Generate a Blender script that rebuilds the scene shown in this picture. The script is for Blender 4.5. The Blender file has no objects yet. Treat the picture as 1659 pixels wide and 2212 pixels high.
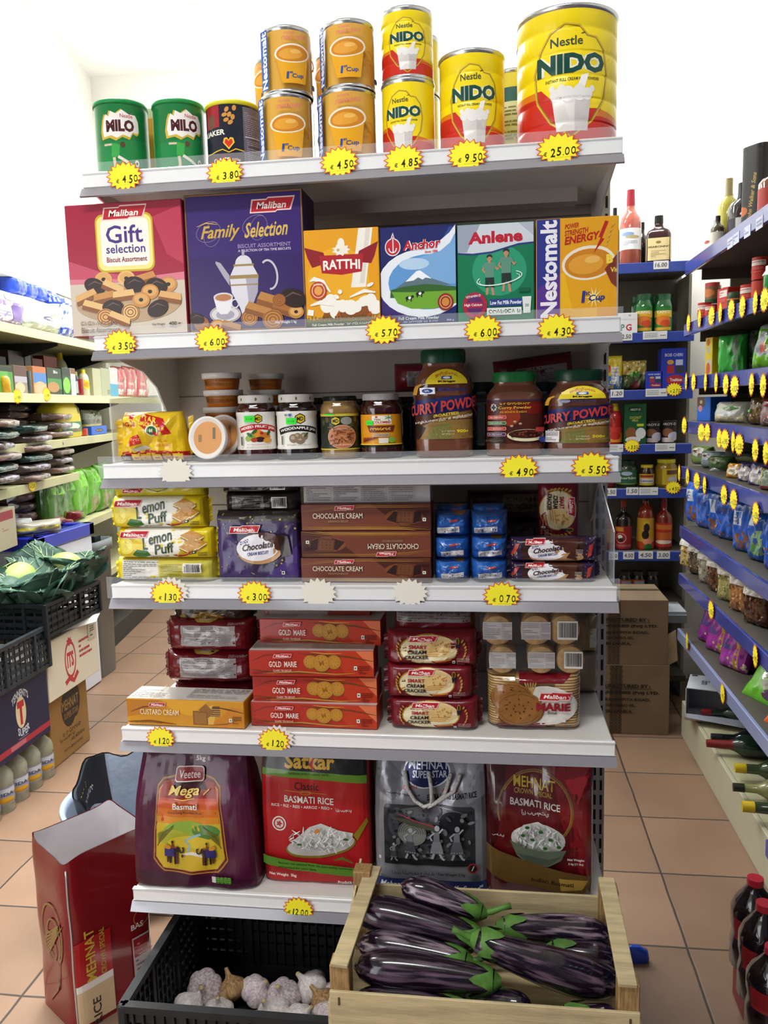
import bpy, math, random, bisect
from mathutils import Matrix, Vector
R_ = math.radians
random.seed(7)
C = bpy.context.scene.collection
scene = bpy.context.scene

# ------------------------------------------------------------------ camera
CAM_H = 1.39
YAW, PITCH, ROLL, FPX = 0.1372, 0.1309, -0.0258, 1762.4
_f = Vector((-math.sin(YAW)*math.cos(PITCH), math.cos(YAW)*math.cos(PITCH), -math.sin(PITCH)))
_r = Vector((math.cos(YAW), math.sin(YAW), 0))
_u = _r.cross(_f)
CR = _r*math.cos(ROLL) + _u*math.sin(ROLL)
CU = -_r*math.sin(ROLL) + _u*math.cos(ROLL)
CF = _f
cd = bpy.data.cameras.new('camera'); cam = bpy.data.objects.new('camera', cd); C.objects.link(cam)
mt = Matrix((CR, CU, -CF)).transposed().to_4x4(); mt.translation = Vector((0, 0, CAM_H))
cam.matrix_world = mt
cd.sensor_fit = 'VERTICAL'; cd.sensor_height = 36.0; cd.lens = FPX/2212*36.0; cd.clip_start = 0.02
scene.camera = cam

# ------------------------------------------------------------------ light and exposure
scene.view_settings.view_transform = 'Standard'; scene.view_settings.look = 'None'
scene.view_settings.exposure = 0.0; scene.view_settings.gamma = 1.0
scene.view_settings.use_curve_mapping = False
scene.cycles.max_bounces = 7; scene.cycles.transparent_max_bounces = 12
scene.cycles.caustics_reflective = False; scene.cycles.caustics_refractive = False
w = bpy.data.worlds.new('world'); scene.world = w; w.use_nodes = True
w.node_tree.nodes['Background'].inputs[0].default_value = (0.80, 0.88, 1.0, 1)
w.node_tree.nodes['Background'].inputs[1].default_value = 0.16

def area(name, loc, target, sx, sy, power, col):
    l = bpy.data.lights.new(name, 'AREA'); l.shape = 'RECTANGLE'; l.size = sx; l.size_y = sy
    l.energy = power; l.color = col
    o = bpy.data.objects.new(name, l); C.objects.link(o); o.location = loc
    o.rotation_euler = (Vector(target) - Vector(loc)).to_track_quat('-Z', 'Y').to_euler()
    o.visible_camera = True
    return o
# daylight from the shop door behind the photographer, fluorescent tubes on the ceiling
area('door_daylight', (-1.78, -0.35, 1.05), (-0.7, 1.8, 0.45), 1.5, 1.9, 38, (0.93, 0.96, 1.0))
TUBES = [((-1.5, 3.2, 3.3), 45), ((0.15, 3.45, 3.35), 34), ((-0.5, 0.3, 3.3), 36), ((-1.6, 4.9, 3.75), 85), ((-1.45, 1.95, 3.3), 34)]  # last entry is an added lamp to brighten the near left floor

# ------------------------------------------------------------------ pixel <-> world (calibrated from the photograph)
def ray(px, py):
    return CR*((px-829.5)/FPX) - CU*((py-1106)/FPX) + CF
def PY(px, py, Y):
    d = ray(px, py); return Vector((0, 0, CAM_H)) + d*(Y/d.y)
def PZ(px, py, Z):
    d = ray(px, py); return Vector((0, 0, CAM_H)) + d*((Z-CAM_H)/d.z)
def PX(px, py, X):
    d = ray(px, py); return Vector((0, 0, CAM_H)) + d*(X/d.x)

# ------------------------------------------------------------------ materials
def lin(h):
    if isinstance(h, str):
        h = h.lstrip('#'); h = h if len(h) == 6 else ''.join(x*2 for x in h); c = [int(h[i:i+2], 16)/255 for i in (0, 2, 4)]
        return tuple(x/12.92 if x <= .04045 else ((x+.055)/1.055)**2.4 for x in c)
    return tuple(h)
_M = {}
def M(col, rough=.45, metal=0., alpha=1., trans=0., coat=0., bump=0., bscale=40., vary=0., vscale=12., emit=0., stretch=None, col2=None):
    key = (col, rough, metal, alpha, trans, coat, bump, bscale, vary, vscale, emit, stretch, col2)
    if key in _M: return _M[key]
    m = bpy.data.materials.new('surface'); m.use_nodes = True
    nt = m.node_tree; b = nt.nodes['Principled BSDF']
    c = lin(col)
    b.inputs['Base Color'].default_value = (*c, 1); b.inputs['Roughness'].default_value = rough
    b.inputs['Specular IOR Level'].default_value = .32; b.inputs['Metallic'].default_value = metal; b.inputs['Alpha'].default_value = alpha
    b.inputs['Transmission Weight'].default_value = trans
    b.inputs['Coat Weight'].default_value = coat; b.inputs['Coat Roughness'].default_value = .08
    if emit:
        b.inputs['Emission Color'].default_value = (*c, 1); b.inputs['Emission Strength'].default_value = emit
    if bump or vary:
        tc = nt.nodes.new('ShaderNodeTexCoord'); src = tc.outputs['Object']
        if stretch:
            mp = nt.nodes.new('ShaderNodeMapping'); mp.inputs['Scale'].default_value = stretch
            nt.links.new(src, mp.inputs[0]); src = mp.outputs[0]
    if vary:
        n = nt.nodes.new('ShaderNodeTexNoise'); n.inputs['Scale'].default_value = vscale; n.inputs['Detail'].default_value = 5
        nt.links.new(src, n.inputs['Vector'])
        mx = nt.nodes.new('ShaderNodeMix'); mx.data_type = 'RGBA'
        c2 = lin(col2) if col2 else tuple(x*(1-vary) for x in c)
        mx.inputs[6].default_value = (*c, 1); mx.inputs[7].default_value = (*c2, 1)
        cr = nt.nodes.new('ShaderNodeMapRange'); cr.inputs[1].default_value = .38; cr.inputs[2].default_value = .62
        nt.links.new(n.outputs[0], cr.inputs[0]); nt.links.new(cr.outputs[0], mx.inputs[0])
        nt.links.new(mx.outputs[2], b.inputs['Base Color'])
    if bump:
        n = nt.nodes.new('ShaderNodeTexNoise'); n.inputs['Scale'].default_value = bscale; n.inputs['Detail'].default_value = 3
        nt.links.new(src, n.inputs['Vector'])
        bp = nt.nodes.new('ShaderNodeBump'); bp.inputs['Strength'].default_value = bump; bp.inputs['Distance'].default_value = .01
        nt.links.new(n.outputs[0], bp.inputs['Height']); nt.links.new(bp.outputs[0], b.inputs['Normal'])
    _M[key] = m
    return m
def ink(c):  # printed colour
    return M(c, .45) if isinstance(c, str) else c
def foil(c): return M(c, .22, coat=.6, bump=.35, bscale=26)
def film(c, a=.25): return M(c, .12, alpha=a)

# ------------------------------------------------------------------ mesh builder
class MB:
    def __init__(s): s.v = []; s.f = []; s.mi = []; s.sm = []; s.ms = []; s.T = None
    def m(s, mat):
        mat = ink(mat)
        if mat not in s.ms: s.ms.append(mat)
        return s.ms.index(mat)
    def add(s, vs, fs, mat, smooth=False):
        o = len(s.v); i = s.m(mat)
        if s.T is not None: vs = [s.T @ Vector(p) for p in vs]
        s.v += [tuple(p) for p in vs]
        for f in fs: s.f.append([o+k for k in f]); s.mi.append(i); s.sm.append(smooth)
        return s
    def box(s, x0, y0, z0, x1, y1, z1, mat, ch=0.0):
        if x1 < x0: x0, x1 = x1, x0
        if y1 < y0: y0, y1 = y1, y0
        if z1 < z0: z0, z1 = z1, z0
        if ch <= 0:
            vs = [(x0,y0,z0),(x1,y0,z0),(x1,y1,z0),(x0,y1,z0),(x0,y0,z1),(x1,y0,z1),(x1,y1,z1),(x0,y1,z1)]
            return s.add(vs, [(0,3,2,1),(4,5,6,7),(0,1,5,4),(1,2,6,5),(2,3,7,6),(3,0,4,7)], mat)
        L = (x0, y0, z0); H = (x1, y1, z1); vs = []; ix = {}
        for sx in (0, 1):
            for sy in (0, 1):
                for sz in (0, 1):
                    c = [H[k] if q else L[k] for k, q in enumerate((sx, sy, sz))]
                    for ax in range(3):
                        p = list(c)
                        for k in range(3):
                            if k != ax: p[k] += (-ch if (sx, sy, sz)[k] else ch)
                        ix[(sx, sy, sz, ax)] = len(vs); vs.append(p)
        fs = []
        for ax in range(3):
            a, b = [k for k in range(3) if k != ax]
            for e in (0, 1):
                q = []
                for (i, j) in ((0,0),(1,0),(1,1),(0,1)):
                    k = [0,0,0]; k[ax] = e; k[a] = i; k[b] = j; q.append(ix[(*k, ax)])
                fs.append(q)
            for (i, j) in ((0,0),(1,0),(1,1),(0,1)):
                q = []
                for e, axx in ((0,a),(0,b),(1,b),(1,a)):
                    k = [0,0,0]; k[ax] = e; k[a] = i; k[b] = j; q.append(ix[(*k, axx)])
                fs.append(q)
        for sx in (0,1):
            for sy in (0,1):
                for sz in (0,1): fs.append([ix[(sx,sy,sz,a)] for a in range(3)])
        return s.add(vs, fs, mat)
    def bar(s, p, q, wd, th, mat, up=(0,0,1), ch=0):
        p = Vector(p); q = Vector(q); d = q-p; L = d.length; d.normalize()
        u = Vector(up); u = (u - d*u.dot(d)).normalized(); r = d.cross(u)
        T0 = s.T; Tm = Matrix((d, r, u)).transposed().to_4x4(); Tm.translation = p
        s.T = Tm if T0 is None else T0 @ Tm
        s.box(0, -wd/2, -th/2, L, wd/2, th/2, mat, ch); s.T = T0; return s
    def tube(s, pts, rad, mat, n=8, cap=True):
        pts = [Vector(p) for p in pts]; rs = rad if isinstance(rad, (list, tuple)) else [rad]*len(pts)
        vs = []; fs = []; prev = None
        for i, p in enumerate(pts):
            d = (pts[min(i+1, len(pts)-1)] - pts[max(i-1, 0)]).normalized()
            if prev is None:
                a = Vector((0,0,1)) if abs(d.z) < .9 else Vector((1,0,0)); u = d.cross(a).normalized()
            else: u = (prev - d*prev.dot(d)).normalized()
            prev = u; v = d.cross(u)
            for k in range(n):
                t = 2*math.pi*k/n; vs.append(p + (u*math.cos(t) + v*math.sin(t))*rs[i])
        for i in range(len(pts)-1):
            for k in range(n): fs.append((i*n+k, i*n+(k+1)%n, (i+1)*n+(k+1)%n, (i+1)*n+k))
        if cap: fs += [tuple(range(n))[::-1], tuple(range((len(pts)-1)*n, len(pts)*n))]
        return s.add(vs, fs, mat, True)
    def loft(s, lv, mat, n=2., seg=32, bands=None, flat=True, c=(0,0), capb=True, capt=True):
        """lv: (z, half width, half depth); n: superellipse power of the cross-section"""
        vs = []
        for (z, a, b) in lv:
            for k in range(seg):
                t = 2*math.pi*k/seg; ct, st = math.cos(t), math.sin(t)
                vs.append((c[0]+a*math.copysign(abs(ct)**(2/n), ct), c[1]+b*math.copysign(abs(st)**(2/n), st), z))
        o = [(i*seg+k, i*seg+(k+1)%seg, (i+1)*seg+(k+1)%seg, (i+1)*seg+k) for i in range(len(lv)-1) for k in range(seg)]
        s.add(vs, o, mat, True)
        for i, on in ((0, capb), (len(lv)-1, capt)):
            if on and lv[i][1] > 1e-5:
                q = list(range(seg)); s.add(vs[i*seg:(i+1)*seg], [q if i else q[::-1]], mat, False)
        return s
    def grid(s, fn, nu, nv, mat, smooth=True, flip=False):
        vs = [fn(i/nu, j/nv) for j in range(nv+1) for i in range(nu+1)]
        fs = []
        for j in range(nv):
            for i in range(nu):
                a = j*(nu+1)+i; q = (a, a+1, a+nu+2, a+nu+1); fs.append(q[::-1] if flip else q)
        return s.add(vs, fs, mat, smooth)
    def build(s, name, parent=None, loc=None, rz=0.):
        me = bpy.data.meshes.new(name); me.from_pydata(s.v, [], s.f)
        for m in s.ms: me.materials.append(m)
        me.polygons.foreach_set('material_index', s.mi); me.polygons.foreach_set('use_smooth', s.sm)
        me.update()
        o = bpy.data.objects.new(name, me); C.objects.link(o)
        if parent: o.parent = parent
        if loc is not None: o.location = loc
        if rz: o.rotation_euler = (0, 0, rz)
        return o

def tag(o, label, cat, group=None):
    o['label'] = label; o['category'] = cat
    if group: o['group'] = group
    return o
def thing(name, label, cat, loc=(0,0,0), rz=0., group=None):
    o = bpy.data.objects.new(name, None); o.empty_display_size = .05; C.objects.link(o); o.location = loc; o.rotation_euler = (0, 0, rz)
    return tag(o, label, cat, group)
def struct(mb, name):
    o = mb.build(name); o['kind'] = 'structure'; return o
def children(o): return [c for c in bpy.data.objects if c.parent == o]
def dup(o, label, loc, rz=None, group=None, kids=None):
    r = o.copy(); C.objects.link(r); r.location = loc; r['label'] = label
    if rz is not None: r.rotation_euler = (0, 0, rz)
    if group: r['group'] = group
    for c in o.children:
        k = c.copy(); C.objects.link(k); k.parent = r
        for g in c.children:
            h = g.copy(); C.objects.link(h); h.parent = k
    return r

# ------------------------------------------------------------------ flat artwork (printing) mapped on to a surface
_T = {}
def glyphs(s, bold=0., shear=0.):
    k = (s, bold, shear)
    if k not in _T:
        c = bpy.data.curves.new('lettering', 'FONT'); c.body = s; c.resolution_u = 2; c.offset = bold; c.shear = shear
        o = bpy.data.objects.new('lettering', c); me = o.to_mesh(); me.calc_loop_triangles()
        vs = [(v.co.x, v.co.y) for v in me.vertices]; tr = [tuple(t.vertices) for t in me.loop_triangles]
        o.to_mesh_clear(); bpy.data.objects.remove(o); bpy.data.curves.remove(c)
        if not vs: vs = [(0,0)]
        x0 = min(v[0] for v in vs); x1 = max(v[0] for v in vs); y0 = min(v[1] for v in vs); y1 = max(v[1] for v in vs)
        _T[k] = ([(x-x0, y-y0) for x, y in vs], tr, max(x1-x0, 1e-4), max(y1-y0, 1e-4), -y0)
    return _T[k]
def _cut(tris, ax, step, lo, hi):
    k0 = math.floor(lo/step)+1; k = k0
    cuts = []
    while k*step < hi-1e-9: cuts.append(k*step); k += 1
    for c in cuts:
        out = []
        for t in tris:
            a = [p[ax]-c for p in t]
            if max(a) <= 1e-9 or min(a) >= -1e-9: out.append(t); continue
            for sg in (1, -1):
                pl = []
                for i in range(3):
                    p, q = t[i], t[(i+1) % 3]; da, db = a[i]*sg, a[(i+1) % 3]*sg
                    if da >= 0: pl.append(p)
                    if (da > 0 > db) or (da < 0 < db):
                        f = da/(da-db); pl.append((p[0]+(q[0]-p[0])*f, p[1]+(q[1]-p[1])*f))
                for i in range(1, len(pl)-1): out.append((pl[0], pl[i], pl[i+1]))
        tris = out
    return tris
class Art:
    """Printed design in unit coordinates: x 0..W, y 0..H (y up), painter's order."""
    def __init__(s, W, H): s.W = W; s.H = H; s.L = []
    def tri(s, tris, c): s.L.append((tris, c)); return s
    def poly(s, pts, c):
        cx = None
        from mathutils.geometry import tessellate_polygon
        t = tessellate_polygon([[Vector((x, y, 0)) for x, y in pts]])
        return s.tri([(pts[a], pts[b], pts[d]) for a, b, d in t], c)
    def rect(s, x0, y0, x1, y1, c): return s.tri([((x0,y0),(x1,y0),(x1,y1)), ((x0,y0),(x1,y1),(x0,y1))], c)
    def rrect(s, x0, y0, x1, y1, r, c):
        p = []
        for cx, cy, a in ((x1-r,y1-r,0),(x0+r,y1-r,90),(x0+r,y0+r,180),(x1-r,y0+r,270)):
            for k in range(5): t = R_(a+k*22.5); p.append((cx+r*math.cos(t), cy+r*math.sin(t)))
        return s.poly(p, c)
    def ell(s, cx, cy, rx, ry, c, rot=0., n=26, a0=0, a1=360):
        cr, sr = math.cos(R_(rot)), math.sin(R_(rot)); p = []
        full = a1-a0 >= 360
        for k in range(n if full else n+1):
            t = R_(a0+(a1-a0)*k/n); x, y = rx*math.cos(t), ry*math.sin(t); p.append((cx+x*cr-y*sr, cy+x*sr+y*cr))
        o = p[0] if full else (cx, cy)
        if full: return s.tri([(p[0], p[k], p[k+1]) for k in range(1, len(p)-1)], c)
        return s.tri([(o, p[k], p[k+1]) for k in range(len(p)-1)], c)
    def ring(s, cx, cy, rx, ry, wd, c, rot=0., a0=0, a1=360, n=30):
        pts = []
        cr, sr = math.cos(R_(rot)), math.sin(R_(rot))
        for k in range(n+1):
            t = R_(a0+(a1-a0)*k/n); x, y = rx*math.cos(t), ry*math.sin(t); pts.append((cx+x*cr-y*sr, cy+x*sr+y*cr))
        return s.line(pts, wd, c)
    def line(s, pts, wd, c, taper=False):
        L = []; n = len(pts)
        for i, (x, y) in enumerate(pts):
            a = pts[max(i-1,0)]; b = pts[min(i+1,n-1)]; dx, dy = b[0]-a[0], b[1]-a[1]; l = math.hypot(dx, dy) or 1
            ww = wd/2*(math.sin(math.pi*(i+.3)/(n-.4)) if taper else 1)
            L.append(((x-dy/l*ww, y+dx/l*ww), (x+dy/l*ww, y-dx/l*ww)))
        t = []
        for i in range(n-1):
            a, b = L[i]; d, e = L[i+1]; t += [(a, b, e), (a, e, d)]
        return s.tri(t, c)
    def text(s, st, cx, cy, h, c, w=None, bold=0.02, shear=0., rot=0., arc=0., slope=0., al='c', outline=None, ow=.05):
        if outline: s.text(st, cx, cy, h, outline, w, bold+ow, shear, rot, arc, slope, al)
        vs, tr, W, H, base = glyphs(st, bold, shear)
        sy = h/H; sx = sy if w is None else w/W
        cr, sr = math.cos(R_(rot)), math.sin(R_(rot)); ww = W*sx
        ox = {'c': -ww/2, 'l': 0, 'r': -ww}[al]; P = []
        for x, y in vs:
            x = x*sx+ox; y = (y-H/2)*sy
            if arc: y += -arc*(2*x/ww)**2
            y += slope*x
            P.append((cx+x*cr-y*sr, cy+x*sr+y*cr))
        return s.tri([(P[a], P[b], P[d]) for a, b, d in tr], c)
    def squig(s, x0, x1, cy, h, c, seed=1, wd=None):
        """a line of lettering too small or in a script too blurred to read"""
        rd = random.Random(seed); x = x0; wd = wd or h*.16
        while x < x1-h*.4:
            k = rd.randint(0, 3); g = h*rd.uniform(.5, .8)
            if k == 0: s.ring(x+g/2, cy, g/2, h*.36, wd, c, a0=rd.uniform(0,90), a1=rd.uniform(300,420), n=9)
            elif k == 1: s.line([(x, cy+h*.4), (x+g*.1, cy-h*.4), (x+g*.7, cy-h*.3), (x+g*.75, cy+h*.2)], wd, c)
            elif k == 2: s.line([(x, cy-h*.35), (x+g*.4, cy+h*.4), (x+g*.8, cy-h*.35)], wd, c)
            else: s.ring(x+g/2, cy-h*.08, g/2, h*.3, wd, c, a0=20, a1=250, n=8); 
            x += g+h*(.18 if rd.random() > .15 else .6)
        return s
    def fine(s, x0, y0, x1, y1, rows, c, seed=1, fill=.55):
        """small print: rows of short dashes"""
        rd = random.Random(seed); dy = (y1-y0)/rows
        for r in range(rows):
            x = x0; y = y1-(r+.5)*dy
            while x < x1:
                l = (x1-x0)*rd.uniform(.04, .16); e = min(x+l, x1)
                s.rect(x, y-dy*fill/2, e, y+dy*fill/2, c); x = e+(x1-x0)*rd.uniform(.012, .03)
                if rd.random() < .06: break
        return s
    def bars(s, x0, y0, x1, y1, seed=1, n=18):
        rd = random.Random(seed); s.rect(x0, y0, x1, y1, '#e8e4dc'); x = x0+(x1-x0)*.06
        while x < x1-(x1-x0)*.08:
            wd = (x1-x0)*rd.choice((.015, .03, .045)); s.rect(x, y0+(y1-y0)*.12, x+wd, y1-(y1-y0)*.08, '#26201e'); x += wd+(x1-x0)*rd.choice((.02, .03))
        return s
    def star(s, cx, cy, rx, ry, n, k, c, rot=0.):
        p = []
        for i in range(2*n):
            t = R_(rot)+math.pi*i/n; q = 1 if i % 2 == 0 else k; p.append((cx+rx*q*math.cos(t), cy+ry*q*math.sin(t)))
        return s.tri([((cx, cy), p[i], p[(i+1) % (2*n)]) for i in range(2*n)], c)
    def clip(s):
        """trim every shape to the panel"""
        for li, (tris, c) in enumerate(s.L):
            for ax, lim in ((0, s.W), (1, s.H)):
                for bd, sg in ((0, 1), (lim, -1)):
                    out = []
                    for t in tris:
                        a = [(p[ax]-bd)*sg for p in t]
                        if min(a) >= -1e-9: out.append(t); continue
                        if max(a) <= 0: continue
                        pl = []
                        for i in range(3):
                            p, q = t[i], t[(i+1) % 3]; da, db = a[i], a[(i+1) % 3]
                            if da >= 0: pl.append(p)
                            if (da > 0 > db) or (da < 0 < db):
                                f = da/(da-db); pl.append((p[0]+(q[0]-p[0])*f, p[1]+(q[1]-p[1])*f))
                        for i in range(1, len(pl)-1): out.append((pl[0], pl[i], pl[i+1]))
                    tris = out
            s.L[li] = (tris, c)
        return s
    def put(s, mb, fn, step=None, d0=.0003, dl=.00005, sheen=None):
        """fn(u, v, off) -> point, u,v in 0..1; step: (du, dv) re-cutting for curved surfaces"""
        s.clip(); base = fn
        if step:
            # evaluate the surface only on a grid and interpolate, so that every layer lies on the same facets
            GU, GV = [(sorted({0., 1., *st}) if isinstance(st, list) else [k*st for k in range(int(.9999/st)+1)]+[1.] if st > 0 else [0., 1.]) for st in step]
            cache = {}
            def node(i, j, o):
                k = (i, j, o)
                if k not in cache: cache[k] = Vector(base(GU[i], GV[j], o))
                return cache[k]
            def fn(u, v, o):
                i = min(max(bisect.bisect_right(GU, u)-1, 0), len(GU)-2); j = min(max(bisect.bisect_right(GV, v)-1, 0), len(GV)-2)
                a = (u-GU[i])/(GU[i+1]-GU[i]); b = (v-GV[j])/(GV[j+1]-GV[j])
                return (node(i, j, o)*(1-a)+node(i+1, j, o)*a)*(1-b)+(node(i, j+1, o)*(1-a)+node(i+1, j+1, o)*a)*b
        for i, (tris, c) in enumerate(s.L):
            if not tris: continue
            if step:
                for ax, g in ((0, GU), (1, GV)):
                    lo = min(p[ax] for t in tris for p in t); hi = max(p[ax] for t in tris for p in t); sc = s.W if ax == 0 else s.H
                    for q in g[1:-1]:
                        if lo < q*sc < hi: tris = _cut(tris, ax, q*sc, 0, q*sc*1.5)
            off = d0+i*dl; ix = {}; vs = []; fs = []
            for t in tris:
                q = []
                for p in t:
                    k = (round(p[0], 6), round(p[1], 6))
                    if k not in ix: ix[k] = len(vs); vs.append(fn(p[0]/s.W, p[1]/s.H, off))
                    q.append(ix[k])
                if len(set(q)) == 3: fs.append(q)
            m = sheen(c) if (sheen and isinstance(c, str)) else c
            mb.add(vs, fs, m, step is not None)
        return s
def flat(x0, x1, z0, z1, y):
    return lambda u, v, o: (x0+(x1-x0)*u, y-o, z0+(z1-z0)*v)
def wrap(lv, n, z0, z1, span=180., mid=-90., c=(0,0)):
    """front of a loft: u runs left to right across `span` degrees of the section"""
    def at(z):
        for i in range(len(lv)-1):
            (a, b) = lv[i], lv[i+1]
            if z <= b[0] or i == len(lv)-2:
                f = 0 if b[0] == a[0] else min(1, max(0, (z-a[0])/(b[0]-a[0])))
                return a[1]+(b[1]-a[1])*f, a[2]+(b[2]-a[2])*f
    tab = {}
    def table(n, asp):
        k = round(asp, 2)
        if k not in tab:
            N = 180; P = []; 
            for i in range(N+1):
                t = R_(mid-span/2+span*i/N); ct, st = math.cos(t), math.sin(t)
                P.append((math.copysign(abs(ct)**(2/n), ct), asp*math.copysign(abs(st)**(2/n), st)))
            S = [0]
            for i in range(N): S.append(S[-1]+math.hypot(P[i+1][0]-P[i][0], P[i+1][1]-P[i][1]))
            tab[k] = (P, [x/S[-1] for x in S])
        return tab[k]
    def fn(u, v, o):
        z = z0+(z1-z0)*v; a, b = at(z); P, S = table(n, b/max(a, 1e-6))
        u = min(1, max(0, u)); lo, hi = 0, len(S)-1
        while hi-lo > 1:
            md = (lo+hi)//2
            if S[md] <= u: lo = md
            else: hi = md
        f = (u-S[lo])/max(S[hi]-S[lo], 1e-9)
        x = P[lo][0]+(P[hi][0]-P[lo][0])*f; y = P[lo][1]+(P[hi][1]-P[lo][1])*f
        l = math.hypot(x, y) or 1
        return (c[0]+a*x+o*x/l, c[1]+a*y+o*y/l, z)
    return fn
# ================================================================== room
def floor_mat():
    m = bpy.data.materials.new('clay_floor_tiles'); m.use_nodes = True; nt = m.node_tree; N = nt.nodes; L = nt.links
    b = N['Principled BSDF']; tc = N.new('ShaderNodeTexCoord'); sp = N.new('ShaderNodeSeparateXYZ'); L.new(tc.outputs['Object'], sp.inputs[0])
    def mth(op, a, c=None):
        n = N.new('ShaderNodeMath'); n.operation = op
        for i, x in enumerate((a, c)):
            if x is None: continue
            if isinstance(x, (int, float)): n.inputs[i].default_value = x
            else: L.new(x, n.inputs[i])
        return n.outputs[0]
    wob = N.new('ShaderNodeTexNoise'); wob.inputs['Scale'].default_value = 9; L.new(tc.outputs['Object'], wob.inputs['Vector'])
    wo = mth('MULTIPLY', mth('SUBTRACT', wob.outputs[0], .5), .006)
    ds = []; ids = []
    for ch, ph, per in ((0, .475, .323), (1, 1.994, .334)):
        q = mth('DIVIDE', mth('SUBTRACT', mth('ADD', sp.outputs[ch], wo), ph-40*per), per)
        fr = mth('FRACT', q); ids.append(mth('FLOOR', q))
        ds.append(mth('MULTIPLY', mth('MINIMUM', fr, mth('SUBTRACT', 1., fr)), per))
    d = mth('MINIMUM', ds[0], ds[1])
    gr = N.new('ShaderNodeMapRange'); gr.inputs[1].default_value = .002; gr.inputs[2].default_value = .0042; L.new(d, gr.inputs[0])
    ns = N.new('ShaderNodeTexNoise'); ns.inputs['Scale'].default_value = 5; ns.inputs['Detail'].default_value = 6; L.new(tc.outputs['Object'], ns.inputs['Vector'])
    cb = N.new('ShaderNodeCombineXYZ'); L.new(ids[0], cb.inputs[0]); L.new(ids[1], cb.inputs[1])
    wn = N.new('ShaderNodeTexWhiteNoise'); L.new(cb.outputs[0], wn.inputs['Vector'])
    f = mth('ADD', mth('MULTIPLY', ns.outputs[0], .7), mth('MULTIPLY', wn.outputs[0], .3))
    mx = N.new('ShaderNodeMix'); mx.data_type = 'RGBA'; L.new(f, mx.inputs[0])
    mx.inputs[6].default_value = (*lin('93755f'), 1); mx.inputs[7].default_value = (*lin('6a5343'), 1)
    m2 = N.new('ShaderNodeMix'); m2.data_type = 'RGBA'; L.new(gr.outputs[0], m2.inputs[0])
    m2.inputs[6].default_value = (*lin('3a322e'), 1); L.new(mx.outputs[2], m2.inputs[7])
    L.new(m2.outputs[2], b.inputs['Base Color']); b.inputs['Roughness'].default_value = .42
    bp = N.new('ShaderNodeBump'); bp.inputs['Strength'].default_value = .5; bp.inputs['Distance'].default_value = .003
    L.new(gr.outputs[0], bp.inputs['Height']); L.new(bp.outputs[0], b.inputs['Normal'])
    return m
WALLM = M('f1efea', .8, bump=.06, bscale=60)
XW = 1.12                      # right wall
LX = lambda Y: -2.04 - .16*(Y-3)     # front plane of the left-hand shelving
struct(MB().box(-4.2, -3.2, -.06, XW+.1, 6.4, 0, floor_mat()), 'floor')
struct(MB().box(-4.2, -3.2, 3.9, XW+.1, 6.4, 4.0, M('f4f3ef', .85)), 'ceiling')
struct(MB().box(XW, -3.2, 0, XW+.1, 6.4, 3.9, WALLM), 'wall_right')
struct(MB().box(-.75, 4.08, 0, XW, 4.18, 3.9, WALLM), 'wall_back')
struct(MB().box(-.85, 4.08, 0, -.75, 6.2, 3.9, WALLM), 'wall_alcove')
struct(MB().box(-4.2, 6.2, 0, -.75, 6.3, 3.9, WALLM), 'wall_end')
mb = MB(); x0, x1 = LX(-3.2)-.46, LX(6.2)-.46
mb.add([(x0,-3.2,0),(x1,6.2,0),(x1,6.2,3.9),(x0,-3.2,3.9),(x0-.1,-3.2,0),(x1-.1,6.2,0),(x1-.1,6.2,3.9),(x0-.1,-3.2,3.9)],
       [(0,1,2,3),(7,6,5,4),(0,3,7,4),(1,5,6,2),(3,2,6,7),(0,4,5,1)], WALLM)
struct(mb, 'wall_left')
mb = MB()   # boxed-in ledge on the left wall above the shelving
a, b, z0, z1 = LX(.5)-.12, LX(6.2)-.12, 2.04, 2.20
mb.add([(a,.5,z0),(b,6.2,z0),(b,6.2,z1),(a,.5,z1),(a-.34,.5,z0),(b-.34,6.2,z0),(b-.34,6.2,z1),(a-.34,.5,z1)],
       [(0,1,2,3),(7,6,5,4),(0,3,7,4),(1,5,6,2),(3,2,6,7),(0,4,5,1)], M('e6e8dd', .8))
struct(mb, 'trim_1')
for i, ((x, y, z), p) in enumerate(TUBES):
    lab = ('high on the back wall at the left', 'high on the back wall behind the gondola', 'above the near side of the gondola', 'over the far left aisle', 'added over the near left aisle to brighten its floor')[i]
    t = thing('ceiling_light', 'white twin tube ceiling light '+lab, 'light', (x, y, z), 0, 'ceiling lights')
    MB().box(-.62, -.09, -.06, .62, .09, 0, M('f0f0f0', .4), .004).build('housing', t)
    for q in (-.4, .4): MB().tube([(q,0,0),(q,0,3.9-z)], .006, M('d8d8d8', .4)).build('hanger_rod', t)  # rods added out of view to carry the lights
    MB().tube([(-.58,-.04,-.08),(.58,-.04,-.08)], .013, M('f4f8ff', .3, emit=6.)).build('tube', t)
    MB().tube([(-.58,.04,-.08),(.58,.04,-.08)], .013, M('f4f8ff', .3, emit=6.)).build('tube', t)
    l_ = area('tube_light', (x, y, z-.12), (x, y, 0) if i != 1 else (x, 4.08, 2.1), 1.2, .2, p, (.97, 1., .98))  # second tube's light is turned to the back wall to whiten it
    if i == 4: l_.data.spread = R_(75)     # added lamp, beam narrowed to brighten only the near left floor

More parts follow.
